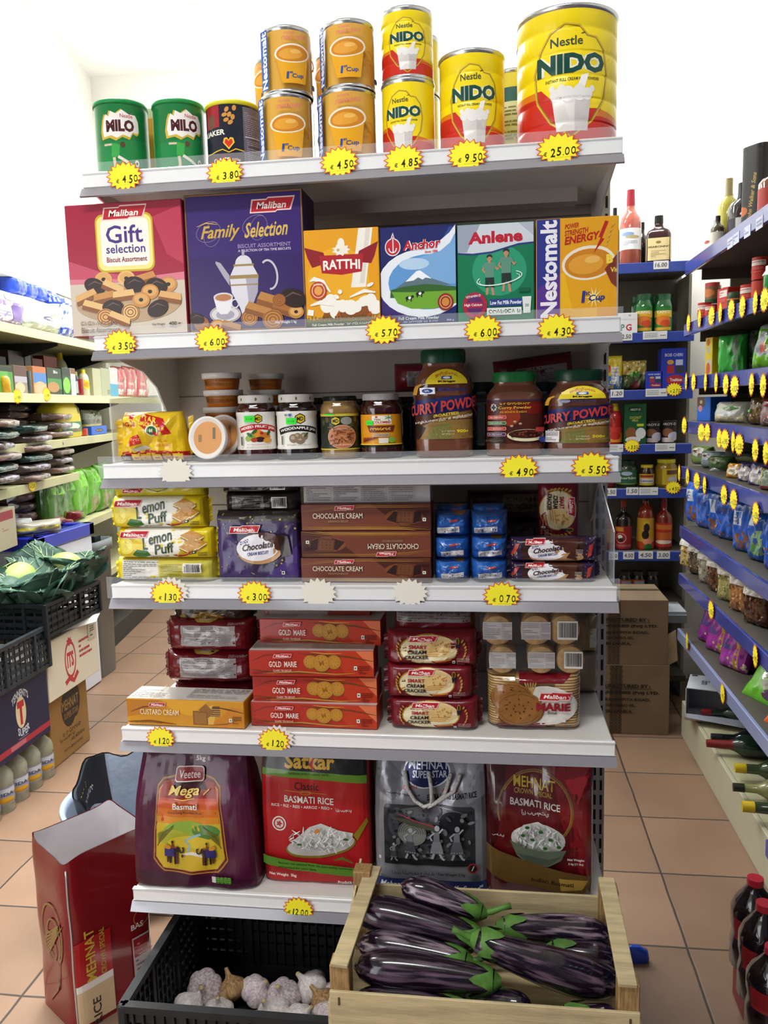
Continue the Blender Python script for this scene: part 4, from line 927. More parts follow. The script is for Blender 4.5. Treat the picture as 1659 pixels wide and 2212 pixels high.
def art_jaffna(a, W):
    a.rect(0, 0, W, 100, '#4a1c14'); a.rect(0, 98, W, 100, '#232a5c'); a.ell(W*.44, 62, W*.12, 22, '#8a3018'); a.ell(W*.72, 80, W*.14, 14, '#70180f')
    a.squig(W*.34, W*.66, 91, 6, '#d8a02a', 3, wd=1.4); a.text('Curry Powder', W*.5, 81, 8, '#e0a82c', w=W*.36, bold=.02); a.squig(W*.34, W*.64, 72, 5, '#d8a02a', 7, wd=1.2)
    a.star(W*.27, 83, 8, 10, 8, .8, '#a8a4a0'); a.star(W*.27, 83, 6, 8, 4, .5, '#2a2422')
    for k, (c, s) in enumerate((('#c4342a',1),('#2f7a3c',2),('#c4342a',3),('#4a2a5c',4))): y = 60-k*13; a.rrect(W*.19, y-4, W*.41, y+4, 3, '#d8b0a4'); a.rrect(W*.195, y-3.3, W*.405, y+3.3, 2.6, c); a.squig(W*.22, W*.38, y, 3.6, '#f0e4dc', s)
    a.ell(W*.62, 18, W*.20, 14, '#d8cca8'); a.ell(W*.62, 21, W*.185, 10, '#3a160e'); rd = random.Random(6)
    for k in range(40): a.ell(W*(.62+rd.uniform(-.15,.15)), 21+rd.uniform(-7,7), 2.6, 2, rd.choice(('#5a2416','#7a3a22','#2a100a')))
    a.rect(W*.19, 2, W*.40, 12, '#20100c'); a.squig(W*.2, W*.39, 7, 4, '#8a6a3a', 4); a.rrect(W*.7, 26, W*.80, 36, 2, '#b83a3a'); a.ell(W*.78, 8, W*.05, 7, '#2a3a8a'); [a.ell(W*x, y, 3, 2.4, '#b09a7a') for x, y in ((.5,50),(.55,45),(.47,40))]
jar('curry_powder_jar', 'squat spice jar with a bright green lid and dark pictured label', 1050, 1175, 804, 997, 3, 1.60, PET('6b3d2a'), CURP, 3.4, '1c6a34', .115, art_jaffna, (.15,.67), aspect=.8)
for i, px in enumerate((1040, 1170)):
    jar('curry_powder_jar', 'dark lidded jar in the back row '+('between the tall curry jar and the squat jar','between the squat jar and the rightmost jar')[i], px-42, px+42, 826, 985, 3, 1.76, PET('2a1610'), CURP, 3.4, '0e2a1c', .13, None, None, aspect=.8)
def art_lab(a, W): a.rect(0, 0, W, 100, '#6a1420'); a.rect(W*.28, 18, W*.92, 70, '#8f8484'); a.fine(W*.3, 20, W*.9, 68, 9, '#5c5254', 2)
pack('biscuit_packet', 'dark red biscuit packet lying behind the tall curry powder jar', 'biscuit packet', 848, 960, 783, 846, 3, 1.80, .08, '5a101a', art_lab, pu=4, pv=3)
pack('biscuit_packet', 'dark red biscuit packet propped behind the squat spice jar', 'biscuit packet', 1072, 1245, 768, 850, 3, 1.86, .07, '4a1018', art_lab, pu=4, pv=3, tilt=-6)
# round tubs of orange spread
def tub(label, x, y, z, r=.041, h=.036, lie=None, back=False):
    t = thing('plastic_tub', label, 'tub', (x, y, z), 0, 'orange spread tubs')
    mb = MB(); m = M('c26a1c', .25, coat=.4); mb.loft([(0, r*.84, r*.84), (.002, r*.87, r*.87), (h*.86, r*.97, r*.97)], m, 2, 36)
    a = Art(100*math.pi*r/h, 100.); a.rect(a.W*.28, 22, a.W*.82, 84, '#b8702c'); a.fine(a.W*.3, 26, a.W*.8, 80, 9, '#7a3c14', int(z*1000), .45); a.rect(a.W*.28, 30, a.W*.31, 70, '#2a2422'); a.put(mb, wrap([(0,r*.87,r*.87),(h*.86,r*.97,r*.97)], 2, 0, h*.86), (.04, 0), d0=.0006)
    mb.build('cup', t)
    lid = MB(); lm = M('e3dcd6', .3, coat=.3); lid.loft([(h*.66, r*.97, r*.97), (h*.66, r*1.03, r*1.03), (h*.98, r*1.05, r*1.05), (h, r*1.02, r*1.02), (h-.002, r*.93, r*.93), (h-.004, r*.80, r*.80)], lm, 2, 40, capb=False, capt=False)
    lid.loft([(h-.0042, r*.81, r*.81), (h-.004, r*.80, r*.80)], M('d2945a', .35), 2, 40)
    if lie:
        a = Art(100, 100); a.rect(14, 36, 26, 60, '#9a7a4c'); a.rect(70, 46, 80, 84, '#7a6a50'); a.put(lid, lambda u, v, o: ((u-.5)*1.6*r*.9, (v-.5)*1.6*r*.9, h-.0038+o))
    lid.build('lid', t)
    if lie: t.rotation_euler = lie
    return t
tx = PY(484, 900, 1.73).x; zz = SZ[3]+.0004
for i in range(5):
    tub('orange spread tub with white lid, '+('bottom','second','middle','fourth','top')[i]+' of the stack left of the jam jars', tx+(.000, .002, -.002, .001, -.001)[i], 1.73, zz+i*.0362)
for i in range(5):
    tub('shadowed spread tub, '+('bottom','second','middle','fourth','top')[i]+' of the stack just behind the front tubs', tx+.065, 1.84, zz+i*.0362)
p = PY(461, 962, 1.60)
tub('tub of orange spread standing on edge, its round lid facing forward', p.x, 1.618, SZ[3]+.0445, lie=(R_(84), 0, R_(-12)))
p = PY(482, 950, 1.65)
tub('second tub on edge, peeping out behind the forward facing lid', p.x+.008, 1.675, SZ[3]+.0445, lie=(R_(80), 0, R_(-10)))
# seasoning bags
def art_season(a, W):
    a.rect(0, 0, W, 100, '#e0b81a'); a.poly([(0,18),(W*.3,26),(W*.7,22),(W,20),(W,8),(0,6)], '#b01a1a'); a.poly([(0,6),(W,8),(W,0),(0,0)], '#7a4a28')
    a.poly([(W*.02,96),(W*.42,100),(W*.40,78),(W*.04,70)], '#e8c424'); a.poly([(W*.16,96),(W*.28,97),(W*.22,80)], '#c4281c'); a.text('AGGI', W*.16, 76, 9, '#b8281c', w=W*.24, bold=.05); a.poly([(W*.05,100),(W*.15,100),(W*.18,92),(W*.05,92)], '#b8281c'); a.text('M', W*.11, 96, 5, '#e8c424', bold=.05)
    a.poly([(W*.36,98),(W*.74,86),(W*.84,56),(W*.62,52),(W*.36,74)], '#b81f1a'); a.text('STAR', W*.50, 86, 11, '#e8ca3a', w=W*.26, bold=.04, slope=-.2); a.text('SEASONING', W*.50, 75, 9, '#e8ca3a', w=W*.32, bold=.03, slope=-.22)
    a.ell(W*.56, 63, W*.09, 11, '#e6ddc4'); a.ell(W*.56, 63, W*.07, 9, '#3a6a34'); a.text('M', W*.56, 63, 7, '#e6e2cc', bold=.06); a.poly([(W*.2,50),(W*.36,56),(W*.40,38),(W*.22,32)], '#c4301c'); a.squig(W*.22, W*.38, 46, 6, '#e8b09a', 4); a.poly([(W*.24,26),(W*.44,34),(W*.52,28),(W*.3,21)], '#b0a89a')
    a.squig(W*.62, W*.78, 42, 6, '#c4541c', 5); a.squig(W*.60, W*.80, 34, 6, '#c4541c', 7)
    for k in range(5): a.poly([(W*(.22+.15*k),3),(W*(.34+.15*k),3),(W*(.35+.15*k),16),(W*(.22+.15*k),17)], ('#d8b624','#c49a1c')[k % 2]); a.rect(W*(.25+.15*k), 7, W*(.32+.15*k), 10, '#b03a1c')
    a.rect(0, 1, W*.2, 14, '#3a1c1a'); a.text('0000', W*.1, 7, 8, '#c8b8ac', w=W*.16)
pack('seasoning_bag', 'shiny yellow and red seasoning bag at the left end of the jar shelf', 'seasoning bag', 246, 398, 890, 1002, 3, 1.585, .07, 'd8b01a', art_season, pu=5, pv=4, amp=.008, seed=3, sheen=lambda c: M(c, .22, coat=.5), fin='d8b01a', wf=lambda v: 1-.16*v)
pack('seasoning_bag', 'second yellow and red bag tucked behind the front seasoning bag', 'seasoning bag', 366, 428, 925, 1000, 3, 1.67, .05, 'a8861a', lambda a, W: (a.rect(0, 0, W, 100, '#b8921c'), a.rect(W*.3, 40, W, 80, '#8a2418'), a.rect(0, 0, W, 20, '#8a2418')), pu=4, pv=3, amp=.006, seed=8)

# ------------------------------------------------------------------ fourth shelf
def art_lemon(a, W):
    a.rect(0, 0, W, 100, '#e2c81c'); a.poly([(W*.10,100),(W*.78,100),(W*.70,45),(W*.62,0),(W*.28,0),(W*.2,50),(W*.06,66)], '#ece8dc'); a.poly([(0,68),(W*.28,66),(W*.26,20),(W*.1,0),(0,0)], '#dfc520')
    a.ell(W*.12, 42, W*.10, 30, '#d4b21a'); a.ell(W*.10, 42, W*.085, 26, '#f0e068'); a.ring(W*.10, 42, W*.07, 22, 1.5, '#e0c838'); [a.line([(W*.10,42),(W*.10+W*.065*math.cos(k), 42+20*math.sin(k))], .8, '#e4d04a') for k in (0,.8,1.6,2.4,3.2,4,4.8,5.5)]
    a.ell(W*.24, 46, W*.07, 22, '#e4ca2c'); a.poly([(W*.17,14),(W*.22,32),(W*.33,26),(W*.36,12),(W*.28,4),(W*.2,6)], '#2f6a24'); a.line([(W*.19,12),(W*.32,22)], .8, '#6a9a4a')
    maliban(a, W*.185, 79, 21, W*.30); a.text('L', W*.31, 50, 38, '#1c3a1c', w=W*.05, bold=.02); a.text('emon', W*.47, 67, 26, '#1c3a1c', w=W*.24, bold=.015, slope=.22); a.text('Puff', W*.51, 35, 34, '#1c3a1c', w=W*.20, bold=.015, slope=.14); a.text('with lemon cream', W*.45, 9, 5.5, '#4a5040', w=W*.20, slope=.05)
    for x, y, s in ((.80,74,1.),(.83,52,.95),(.76,38,.8)):
        p = [(-.12,4),(.02,-20),(.13,2),(.0,20)]; a.poly([(W*(x+q*s), y+r*s-8) for q, r in p], '#8a5c1e'); a.poly([(W*(x+q*s), y+r*s-4) for q, r in p], '#e4d28a'); a.poly([(W*(x+q*s), y+r*s) for q, r in p], '#c28a38'); [a.ell(W*(x+dx*s), y+dy*s, 1.2, 1.6, '#a06c24') for dx, dy in ((-.05,2),(0,8),(0,-6),(.05,2))]
    a.line([(W*.60,14),(W*.66,10),(W*.74,16),(W*.80,26)], 9, '#9a2a1c', True); a.line([(W*.64,12),(W*.76,20)], 3, '#d89a2a'); a.rect(W*.80, 18, W*.835, 28, '#22301c'); a.rect(W*.81, 21, W*.825, 25, '#e8e8e0'); a.fine(W*.86, 10, W*.95, 24, 3, '#3c3c20', 3)
def art_lemonback(a, W):
    a.rect(0, 0, W, 100, '#d8c436'); a.rect(W*.08, 4, W*.46, 94, '#dcd8d0'); a.fine(W*.09, 8, W*.45, 90, 10, '#6a6868', 4, .4); a.rect(W*.46, 4, W*.98, 94, '#c9bc4a'); a.fine(W*.48, 8, W*.70, 80, 10, '#8a8438', 6, .4); a.bars(W*.72, 42, W*.90, 84, 7); a.fine(W*.72, 8, W*.92, 34, 5, '#7a7430', 9, .4)
S4g = dict(pu=14, pv=7, fin='d8c21c', amp=.0012)
pack('biscuit_packet', 'lemon biscuit packet lying at the bottom of its stack, showing the ingredients side', 'biscuit packet', 247, 460, 1208, 1263, 4, 1.575, .06, 'd8c21c', art_lemonback, pu=9, pv=5, fin='d8c21c', seed=4, amp=.002)
pack('biscuit_packet', 'yellow and white lemon biscuit packet, second up from the shelf', 'biscuit packet', 251, 457, 1142, 1208, 4, 1.57, .055, 'd8c21c', art_lemon, seed=2, **S4g)
pack('biscuit_packet', 'yellow and white lemon biscuit packet, third up from the shelf', 'biscuit packet', 238, 440, 1074, 1142, 4, 1.57, .055, 'd8c21c', art_lemon, seed=6, **S4g)
pack('biscuit_packet', 'topmost lemon biscuit packet, mostly hidden behind the rail above', 'biscuit packet', 240, 440, 1036, 1074, 4, 1.58, .05, 'd8c21c', lambda a, W: (a.rect(0, 0, W, 100, '#c4b41e'), maliban(a, W*.22, 34, 26, W*.22), a.line([(W*.3,60),(W*.5,30),(W*.7,60)], 4, '#2a4a1c')), pu=10, pv=4, seed=9, amp=.002)
def chocsplash(a, W, x0, x1, cy, ry, big=True):
    m = (x0+x1)/2; r = (x1-x0)/2
    a.ell(m+r*.1, cy-ry*.05, r*1.12, ry*1.18, '#4a2418', 6); a.ell(m+r*.08, cy-ry*.3, r*1.02, ry*.95, '#b88a5c', 4); a.ell(m, cy, r, ry, '#e6e2e6', 5)
    for k, (dx, dy, s) in enumerate(((.2,.9,.14),(.45,.8,.2),(.7,.7,.22),(.92,.45,.2),(.98,.1,.2))): a.ell(m+r*dx, cy+ry*dy, r*s, ry*s*1.6, '#4a2418')
    a.text('NEW', m-r*.62, cy+ry*.42, ry*.26, '#e4dcf0', outline='#2c1c4a', ow=.12, rot=20); a.text('Chocolate', m, cy+ry*.12, ry*.52, '#3c2028', w=r*1.45, bold=.03, shear=.2, slope=.14); a.text('CREAM BISCUIT', m, cy-ry*.42, ry*.24, '#2f3a7a', w=r*1.0, bold=.02, slope=.1)
def art_bigchoc(a, W):
    a.rect(0, 0, W, 100, '#33244e'); a.poly([(0,0),(W*.45,0),(W*.1,100),(0,100)], '#3f2c62'); a.poly([(W*.5,0),(W,0),(W,60),(W*.8,28)], '#4a3474'); a.rect(0, 86, W, 100, '#3a3432'); rd = random.Random(9)
    for k in range(60):
        x, y = W*rd.random(), rd.choice((rd.uniform(76,99), rd.uniform(2,34), rd.uniform(0,99))); s = rd.uniform(.8,2.2); a.star(x, y, s, s, 5, .45, rd.choice(('#a89a4a','#8f8440','#6a5a5a','#c4b45c')), rd.random()*90)
    chocsplash(a, W, W*.27, W*.76, 50, 19); a.poly([(W*.74,70),(W*.86,66),(W*.90,40),(W*.78,36)], '#281810'); maliban(a, W*.36, 75, 10, W*.34); a.rect(W*.78, 12, W*.815, 16.5, '#e6e6e0'); a.ell(W*.797, 14.2, 1.5, 1.5, '#2a5a2a'); a.rect(W*.005, 35, W*.03, 60, '#7a2030')
pack('biscuit_packet', 'big purple chocolate biscuit pack wrapped in clear film, scattered with gold stars', 'biscuit packet', 463, 650, 1106, 1259, 4, 1.575, .07, '33244e', art_bigchoc, pu=20, pv=16, amp=.002, seed=5, sheen=lambda c: M(c, .3, coat=.25))
def art_silverlab(a, W): a.rect(0, 0, W, 100, '#2a2220'); a.rect(W*.12, 14, W*.55, 88, '#6e6866'); a.ell(W*.18, 52, 9, 26, '#8a8482'); a.fine(W*.26, 20, W*.52, 82, 6, '#3a3434', 3); a.bars(W*.66, 20, W*.86, 80, 3)
pack('biscuit_packet', 'dark wrapped pack with a barcode lying on the big purple pack', 'biscuit packet', 482, 642, 1066, 1106, 4, 1.60, .06, '241d1b', art_silverlab, pu=9, pv=5, amp=.003, seed=3)
pack('biscuit_packet', 'dark wrapped pack mostly hidden under the rail, uppermost above the purple pack', 'biscuit packet', 474, 640, 1030, 1066, 4, 1.61, .06, '241d1b', art_silverlab, pu=9, pv=5, amp=.003, seed=7)
def art_choccream(flip):
    def f(a, W):
        a.rect(0, 0, W, 100, '#5c2c20'); a.rect(0, 0, W, 100, '#703a2a'); a.poly([(W*.55,100),(W,100),(W,0),(W*.8,0)], '#4a2018')
        for y, c, t in ((96,'#8a5c24',2.4),(90,'#a87a2c',1.8),(12,'#9c6c24',3),(6,'#b88a34',2.4),(20,'#7a4a20',2)): a.line([(0,y-(y > 50)*18),(W*.2,y-(y > 50)*6),(W*.5,y),(W*.8,y-2),(W,y-12 if y < 50 else y)], t*1.6, c, True)
        a.ell(W*.80, 50, W*.15, 30, '#7a4424'); a.poly([(W*.66,40),(W*.72,72),(W*.78,70),(W*.76,24)], '#2e1512'); a.poly([(W*.86,70),(W*.93,74),(W*.93,36),(W*.86,24)], '#2a1210')
        a.poly([(W*.735,30),(W*.75,80),(W*.88,78),(W*.865,22)], '#5a321e'); a.poly([(W*.745,36),(W*.757,74),(W*.87,72),(W*.857,30)], '#6c3e26'); [a.ell(W*x, y, 1.5, 2.5, '#3e2014') for x in (.775,.805,.835) for y in (42,53,64)]
        a.rect(W*.94, 34, W*.965, 47, '#dcdcd2'); a.ell(W*.952, 40.5, 2.6, 3.4, '#2a5a2a'); a.fine(W*.93, 52, W*.99, 76, 5, '#3a1a14', 4)
        maliban(a, W*.335, 86, 17, W*.15); a.text('CHOCOLATE CREAM', W*.285, 57, 21, '#dcd0b8', w=W*.39, bold=.01); a.text('SANDWICH BISCUIT', W*.29, 36, 8, '#9a7a5c', w=W*.16)
        if flip: a.L = [([tuple((a.W-x, 100-y) for x, y in t) for t in tr], c) for tr, c in a.L]
    return f
for i, (yt, yb, fl, nm) in enumerate(((1205,1262,False,'bottom brown chocolate biscuit box of the three'),(1147,1205,True,'middle brown chocolate biscuit box, printed upside down'),(1088,1147,False,'top brown chocolate biscuit box of the three'))):
    z0 = max(SZ[4], PY(790, yb, 1.575).z); x0, x1 = PY(650, yt+30, 1.575).x, PY(932, yt+30, 1.575).x; z1 = PY(790, yt, 1.575).z
    tag(carton_mesh(x1-x0-.001, .06, z1-z0-.0006, '5c2c20', art_choccream(fl), ink_=lambda c: M(c, .3)).build('biscuit_carton', None, ((x0+x1)/2, 1.605, z0+.0004)), nm, 'biscuit box', 'brown chocolate biscuit boxes')
def art_nutri(a, W): a.rect(0, 0, W, 100, '#b4adac'); [a.rect(W*x, 0, W*x+.6, 100, '#8a8484') for x in (.22,.44,.66)]; [a.fine(W*x, 12, W*x+W*.19, 90, 7, '#6c6668', int(x*50), .35) for x in (.02,.24,.46,.68)]
z1 = PY(790, 1088, 1.60).z; x0, x1 = PY(655, 1070, 1.60).x, PY(930, 1070, 1.60).x
tag(carton_mesh(x1-x0, .06, .038, 'a49d9c', art_nutri).build('biscuit_carton', None, ((x0+x1)/2, 1.632, z1+.001)), 'box turned to its pale nutrition panel, lying on the brown biscuit boxes', 'biscuit box')
def art_blue(s):
    def f(a, W):
        a.rect(0, 0, W, 100, '#2458a4'); a.poly([(0,40),(W*.5,62),(W,45),(W,0),(0,0)], '#1c4a94'); a.poly([(0,100),(W*.3,84),(W*.7,90),(W,100)], '#3c6cb4'); a.poly([(W*.1,96),(W*.3,60),(W*.34,96)], '#3f70b8')
        if s % 2: a.poly([(W*.5,100),(W*.9,100),(W*.8,90),(W*.6,92)], '#a87838')
        x = W*(.22 if s % 3 else .1); a.poly([(x,16),(x+W*.62,23),(x+W*.62,47),(x,40)], '#cfc8c6'); a.fine(x+W*.02, 23, x+W*.58, 40, 4, '#6a6670', s, .4); a.poly([(W*.45,64),(W*.68,68),(W*.70,76),(W*.46,72)], '#b03a34')
    return f
for c, (a0, a1) in enumerate(((936,1014),(1016,1097))):
    for r, (yt, yb) in enumerate(((1212,1263),(1162,1212),(1110,1162))):
        pack('biscuit_packet', 'crumpled blue biscuit packet seen end on, '+('left','right')[c]+' stack, '+('bottom','middle','top')[r]+' of three', 'biscuit packet', a0, a1, yt, yb, 4, 1.575+.004*r, .12, '1c4a94', art_blue(c*3+r+1), group='blue biscuit packets', pu=6, pv=4, amp=.0035, seed=c*5+r+2, sheen=lambda c: M(c, .28, coat=.25))
for c, px in enumerate((975, 1055)): pack('biscuit_packet', 'topmost blue packet lying back on the '+('left','right')[c]+' blue stack', 'biscuit packet', px-34, px+34, 1094, 1114, 4, 1.64, .08, '1c4a94', art_blue(5+c), group='blue biscuit packets', pu=6, pv=4, amp=.003, seed=17+c)
def art_choc(a, W):
    a.rect(0, 0, W, 100, '#2a1a40'); a.rect(W*.13, 4, W*.86, 96, '#3a201c'); rd = random.Random(4)
    for k in range(26): x = W*rd.choice((rd.uniform(0,.12), rd.uniform(.87,1))); y = rd.uniform(4,96); a.star(x, y, 2.4, 3.4, 5, .45, '#c4a83c')
    a.poly([(W*.0,30),(W*.05,36),(W*.11,80),(W*.06,76)], '#a83a2c'); a.poly([(W*.885,20),(W*.93,30),(W*.955,80),(W*.90,70)], '#a83a2c'); a.ell(W*.62, 22, W*.22, 26, '#b88a5c'); chocsplash(a, W, W*.20, W*.66, 50, 42); a.poly([(W*.60,96),(W*.78,96),(W*.76,8),(W*.64,20),(W*.70,50)], '#4a241a')
    maliban(a, W*.28, 84, 22, W*.22); a.fine(W*.75, 20, W*.83, 55, 5, '#cfc4bc', 3, .4)
pack('biscuit_packet', 'slim purple chocolate biscuit packet on the shelf, lower of two at the right', 'biscuit packet', 1103, 1288, 1215, 1266, 4, 1.585, .05, '2a1a40', art_choc, pu=16, pv=6, fin='2a1a40', seed=3)
pack('biscuit_packet', 'slim purple chocolate biscuit packet on top, upper of two at the right', 'biscuit packet', 1103, 1291, 1163, 1215, 4, 1.585, .05, '2a1a40', art_choc, pu=16, pv=6, fin='2a1a40', seed=8)
def art_cracker(a, W):
    a.rect(0, 0, W, 100, '#6e1420'); a.ell(W*.47, 48, W*.33, 46, '#b08c24'); a.ell(W*.47, 47, W*.315, 43, '#e2d4ae'); a.ell(W*.58, 56, W*.2, 32, '#d8bc88')
    for x, y, r in ((.52,38,-8),(.545,44,-4),(.57,50,0)): a.poly([(W*(x-.10), y-12),(W*(x+.12), y-8),(W*(x+.14), y+20),(W*(x-.04), y+24)], '#b8894a'); a.poly([(W*(x-.10), y-10),(W*(x+.12), y-5),(W*(x+.14), y+23),(W*(x-.04), y+27)], '#ddb878')
    rd = random.Random(3); [a.ell(W*rd.uniform(.50,.70), rd.uniform(44,74), 2.2, 2.6, '#b8844a') for k in range(14)]
    maliban(a, W*.40, 79, 18, W*.30); a.text('SMART', W*.35, 56, 11, '#a02430', w=W*.20, bold=.03); a.text('CREAM', W*.34, 41, 11, '#2a1c1c', w=W*.21, bold=.03); a.text('CRACKER', W*.335, 26, 11, '#2a1c1c', w=W*.27, bold=.03)
    a.line([(W*.50,16),(W*.56,10),(W*.66,16),(W*.76,24)], 9, '#8a1c1c', True); a.line([(W*.54,14),(W*.72,20)], 3.4, '#d88a2a')
    for sx, x in ((1,.12),(-1,.88)):
        for k in range(7): a.ell(W*(x+sx*.012*(k-3)**2*.35), 22+k*9, 2.6, 5, '#b8883a', 30*sx); 
    a.ell(W*.79, 76, 4.5, 9, '#3a2c1c'); a.ring(W*.79, 76, 4.5, 9, 1.2, '#c4a03a'); a.poly([(W*.765,68),(W*.815,68),(W*.80,50),(W*.79,56),(W*.775,50)], '#1c2030'); a.rect(W*.73, 7, W*.76, 17, '#e0e0d8'); a.rect(W*.738, 10, W*.752, 14, '#2a5a2a'); a.fine(W*.78, 6, W*.92, 26, 5, '#a89890', 3, .4)
def art_crackv(a, W):   # the same design turned upright
    Bk = Art(100*100/W, 100.); art_cracker(Bk, Bk.W); a.L = [([tuple((W-y*W/100, x/Bk.W*100) for x, y in t) for t in tr], c) for tr, c in Bk.L]
    a.L = [([tuple((W-x, 100-y) for x, y in t) for t in tr], c) for tr, c in a.L]
pack('biscuit_packet', 'cream cracker packet standing upright behind the slim purple packets', 'biscuit packet', 1163, 1252, 1040, 1172, 4, 1.70, .05, '5e1018', art_crackv, pu=7, pv=14, seed=4)
pack('biscuit_packet', 'shadowed cracker packet lying at the back of the fourth shelf above the blue packets', 'biscuit packet', 1010, 1165, 1062, 1125, 4, 1.86, .06, '35100f', lambda a, W: (a.rect(0, 0, W, 100, '#3a1214'), a.rect(W*.5, 30, W, 90, '#5a4a34'), a.text('CREAM', W*.75, 72, 16, '#2a1614', w=W*.4), a.text('CRACKER', W*.75, 48, 16, '#2a1614', w=W*.48)), pu=8, pv=5, seed=6)  # shade put into the colours here and on the packet beneath
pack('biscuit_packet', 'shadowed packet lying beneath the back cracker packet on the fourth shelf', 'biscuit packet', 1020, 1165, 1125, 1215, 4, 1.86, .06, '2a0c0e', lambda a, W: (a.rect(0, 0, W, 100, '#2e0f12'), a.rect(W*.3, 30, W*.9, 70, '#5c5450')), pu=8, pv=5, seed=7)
# ================================================================== fifth shelf
def art_custard(a, W):
    a.rect(0, 0, W, 100, '#c98a16'); a.poly([(0,100),(W*.3,100),(W*.12,40),(0,30)], '#b87412'); a.poly([(W*.3,100),(W*.7,100),(W*.55,40),(W*.4,60)], '#d89c20'); a.poly([(W*.7,0),(W,0),(W,70),(W*.9,80)], '#c47a18')
    a.line([(W*.03,50),(W*.14,70),(W*.30,78)], 7, '#7a4412', True); a.line([(W*.0,10),(W*.2,16),(W*.42,6)], 9, '#8a4c14', True); a.line([(W*.75,80),(W*.88,70),(W,58)], 6, '#5a3414', True); a.line([(W*.7,8),(W*.85,14),(W*.95,30)], 5, '#8a5414', True)
    a.poly([(W*.57,10),(W*.74,10),(W*.78,70),(W*.74,88),(W*.62,60)], '#d8a848'); a.poly([(W*.71,42),(W*.80,42),(W*.80,82),(W*.74,82)], '#5a3a1c'); [a.rect(W*.71, 44+8*k, W*.80, 48+8*k, '#b08a4c') for k in range(4)]
    a.poly([(W*.62,66),(W*.68,90),(W*.75,60),(W*.70,36)], '#8a5c26'); a.poly([(W*.57,8),(W*.57,62),(W*.695,60),(W*.695,8)], '#7c5020'); a.poly([(W*.58,12),(W*.58,57),(W*.685,55),(W*.685,12)], '#96662e')
    a.rect(W*.875, 22, W*.90, 36, '#e0e0d8'); a.ell(W*.888, 29, 2.4, 4, '#2a5a2a'); a.fine(W*.905, 16, W*.98, 46, 5, '#6a4010', 3); a.fine(W*.02, 8, W*.3, 16, 2, '#7a4c10', 3)
    maliban(a, W*.265, 82, 15, W*.14); a.text('CUSTARD CREAM', W*.285, 54, 21, '#e6d6b4', w=W*.335, bold=.008)
def art_goldm(a, W):
    a.rect(0, 0, W, 100, '#ad2b1c'); a.poly([(W*.62,100),(W,100),(W,0),(W*.8,0)], '#b9381f'); a.poly([(W*.86,100),(W,100),(W,30)], '#d8734a')
    a.line([(W*.02,60),(W*.12,82),(W*.28,90)], 6, '#7a2414', True); a.line([(W*.40,90),(W*.6,84),(W*.8,78),(W,60)], 8, '#6a3a18', True); a.line([(W*.5,96),(W*.62,90),(W*.75,92)], 5, '#c4923a', True)
    a.line([(0,26),(W*.2,14),(W*.45,12),(W*.66,16)], 9, '#6e3416', True); a.line([(W*.1,10),(W*.4,18),(W*.7,8),(W*.85,12)], 5, '#b88a34', True)
    for x, r in ((.495,26),(.685,27),(.585,33)):
        cx, cy = W*x, 54 if r > 30 else 58; a.ell(cx, cy-4, r*.98, r, '#8a5a1e'); a.ell(cx, cy, r, r, '#bd8632'); a.ring(cx, cy, r*.86, r*.86, 2, '#a06c22'); [a.ell(cx+r*.62*math.cos(k), cy+r*.62*math.sin(k), 1.5, 2, '#8a5a1c') for k in (0,.7,1.4,2.1,2.8,3.5,4.2,4.9,5.6)]
        if r > 30: a.text('M', cx, cy, 20, '#a06c22', bold=.02, rot=15)
    a.rect(W*.845, 26, W*.87, 42, '#e0e0d8'); a.ell(W*.857, 34, 2.6, 4, '#2a5a2a'); a.fine(W*.88, 10, W*.97, 44, 5, '#6a1c14', 4); a.fine(W*.02, 8, W*.14, 18, 2, '#6a1c14', 5)
    maliban(a, W*.27, 82, 15, W*.145); a.text('GOLD  MARIE', W*.275, 50, 23, '#eadfd2', w=W*.225, bold=.012); a.text('CLASSIC TEA BISCUIT', W*.27, 24, 9, '#d8b0a0', w=W*.15)
def topwhite(a, W): a.rect(0, 0, W, 100, '#c4bdb8'); a.fine(W*.02, 10, W*.3, 90, 6, '#9a9490', 2, .35); a.fine(W*.5, 10, W*.98, 90, 6, '#8a8480', 3, .35); a.rect(W*.22, 0, W*.225, 100, '#b09860')
def boxat(name, label, px0, px1, yt, yb, k, Y, d, side, art, rz=0., group=None, top=None, sheen=lambda c: M(c, .28, coat=.15), h=None):
    ym = (yt+yb)/2; x0, x1 = PY(px0, ym, Y).x, PY(px1, ym, Y).x; xm = (px0+px1)/2; z0 = max(SZ[k], PY(xm, yb, Y).z); z1 = PY(xm, yt, Y).z
    return tag(carton_mesh(x1-x0, d, z1-z0-.0008, side, art, top=top, ink_=sheen).build(name, None, ((x0+x1)/2, Y+d/2, z0+.0004), rz), label, 'biscuit box', group)
boxat('biscuit_carton', 'yellow custard cream biscuit box with a pale top at the front left of its shelf', 274, 530, 1512, 1574, 5, 1.56, .075, 'c98a16', art_custard, R_(-1.5), top=topwhite)
GM = 'orange red tea biscuit boxes'
boxat('biscuit_carton', 'orange red tea biscuit box at the bottom of the stack of four', 542, 816, 1520, 1582, 5, 1.575, .075, 'a82a1a', art_goldm, R_(-1), GM, topwhite)
boxat('biscuit_carton', 'orange red tea biscuit box second from the bottom of the stack', 546, 814, 1462, 1520, 5, 1.585, .075, 'a82a1a', art_goldm, R_(1), GM, topwhite)
boxat('biscuit_carton', 'orange red tea biscuit box third from the bottom, jutting out to the left', 538, 806, 1405, 1462, 5, 1.575, .075, 'a82a1a', art_goldm, R_(2), GM, topwhite)
boxat('biscuit_carton', 'orange red tea biscuit box fourth up, set back, with a glaring foil end', 561, 824, 1338, 1394, 5, 1.625, .075, 'a82a1a', art_goldm, R_(-1), GM, topwhite)
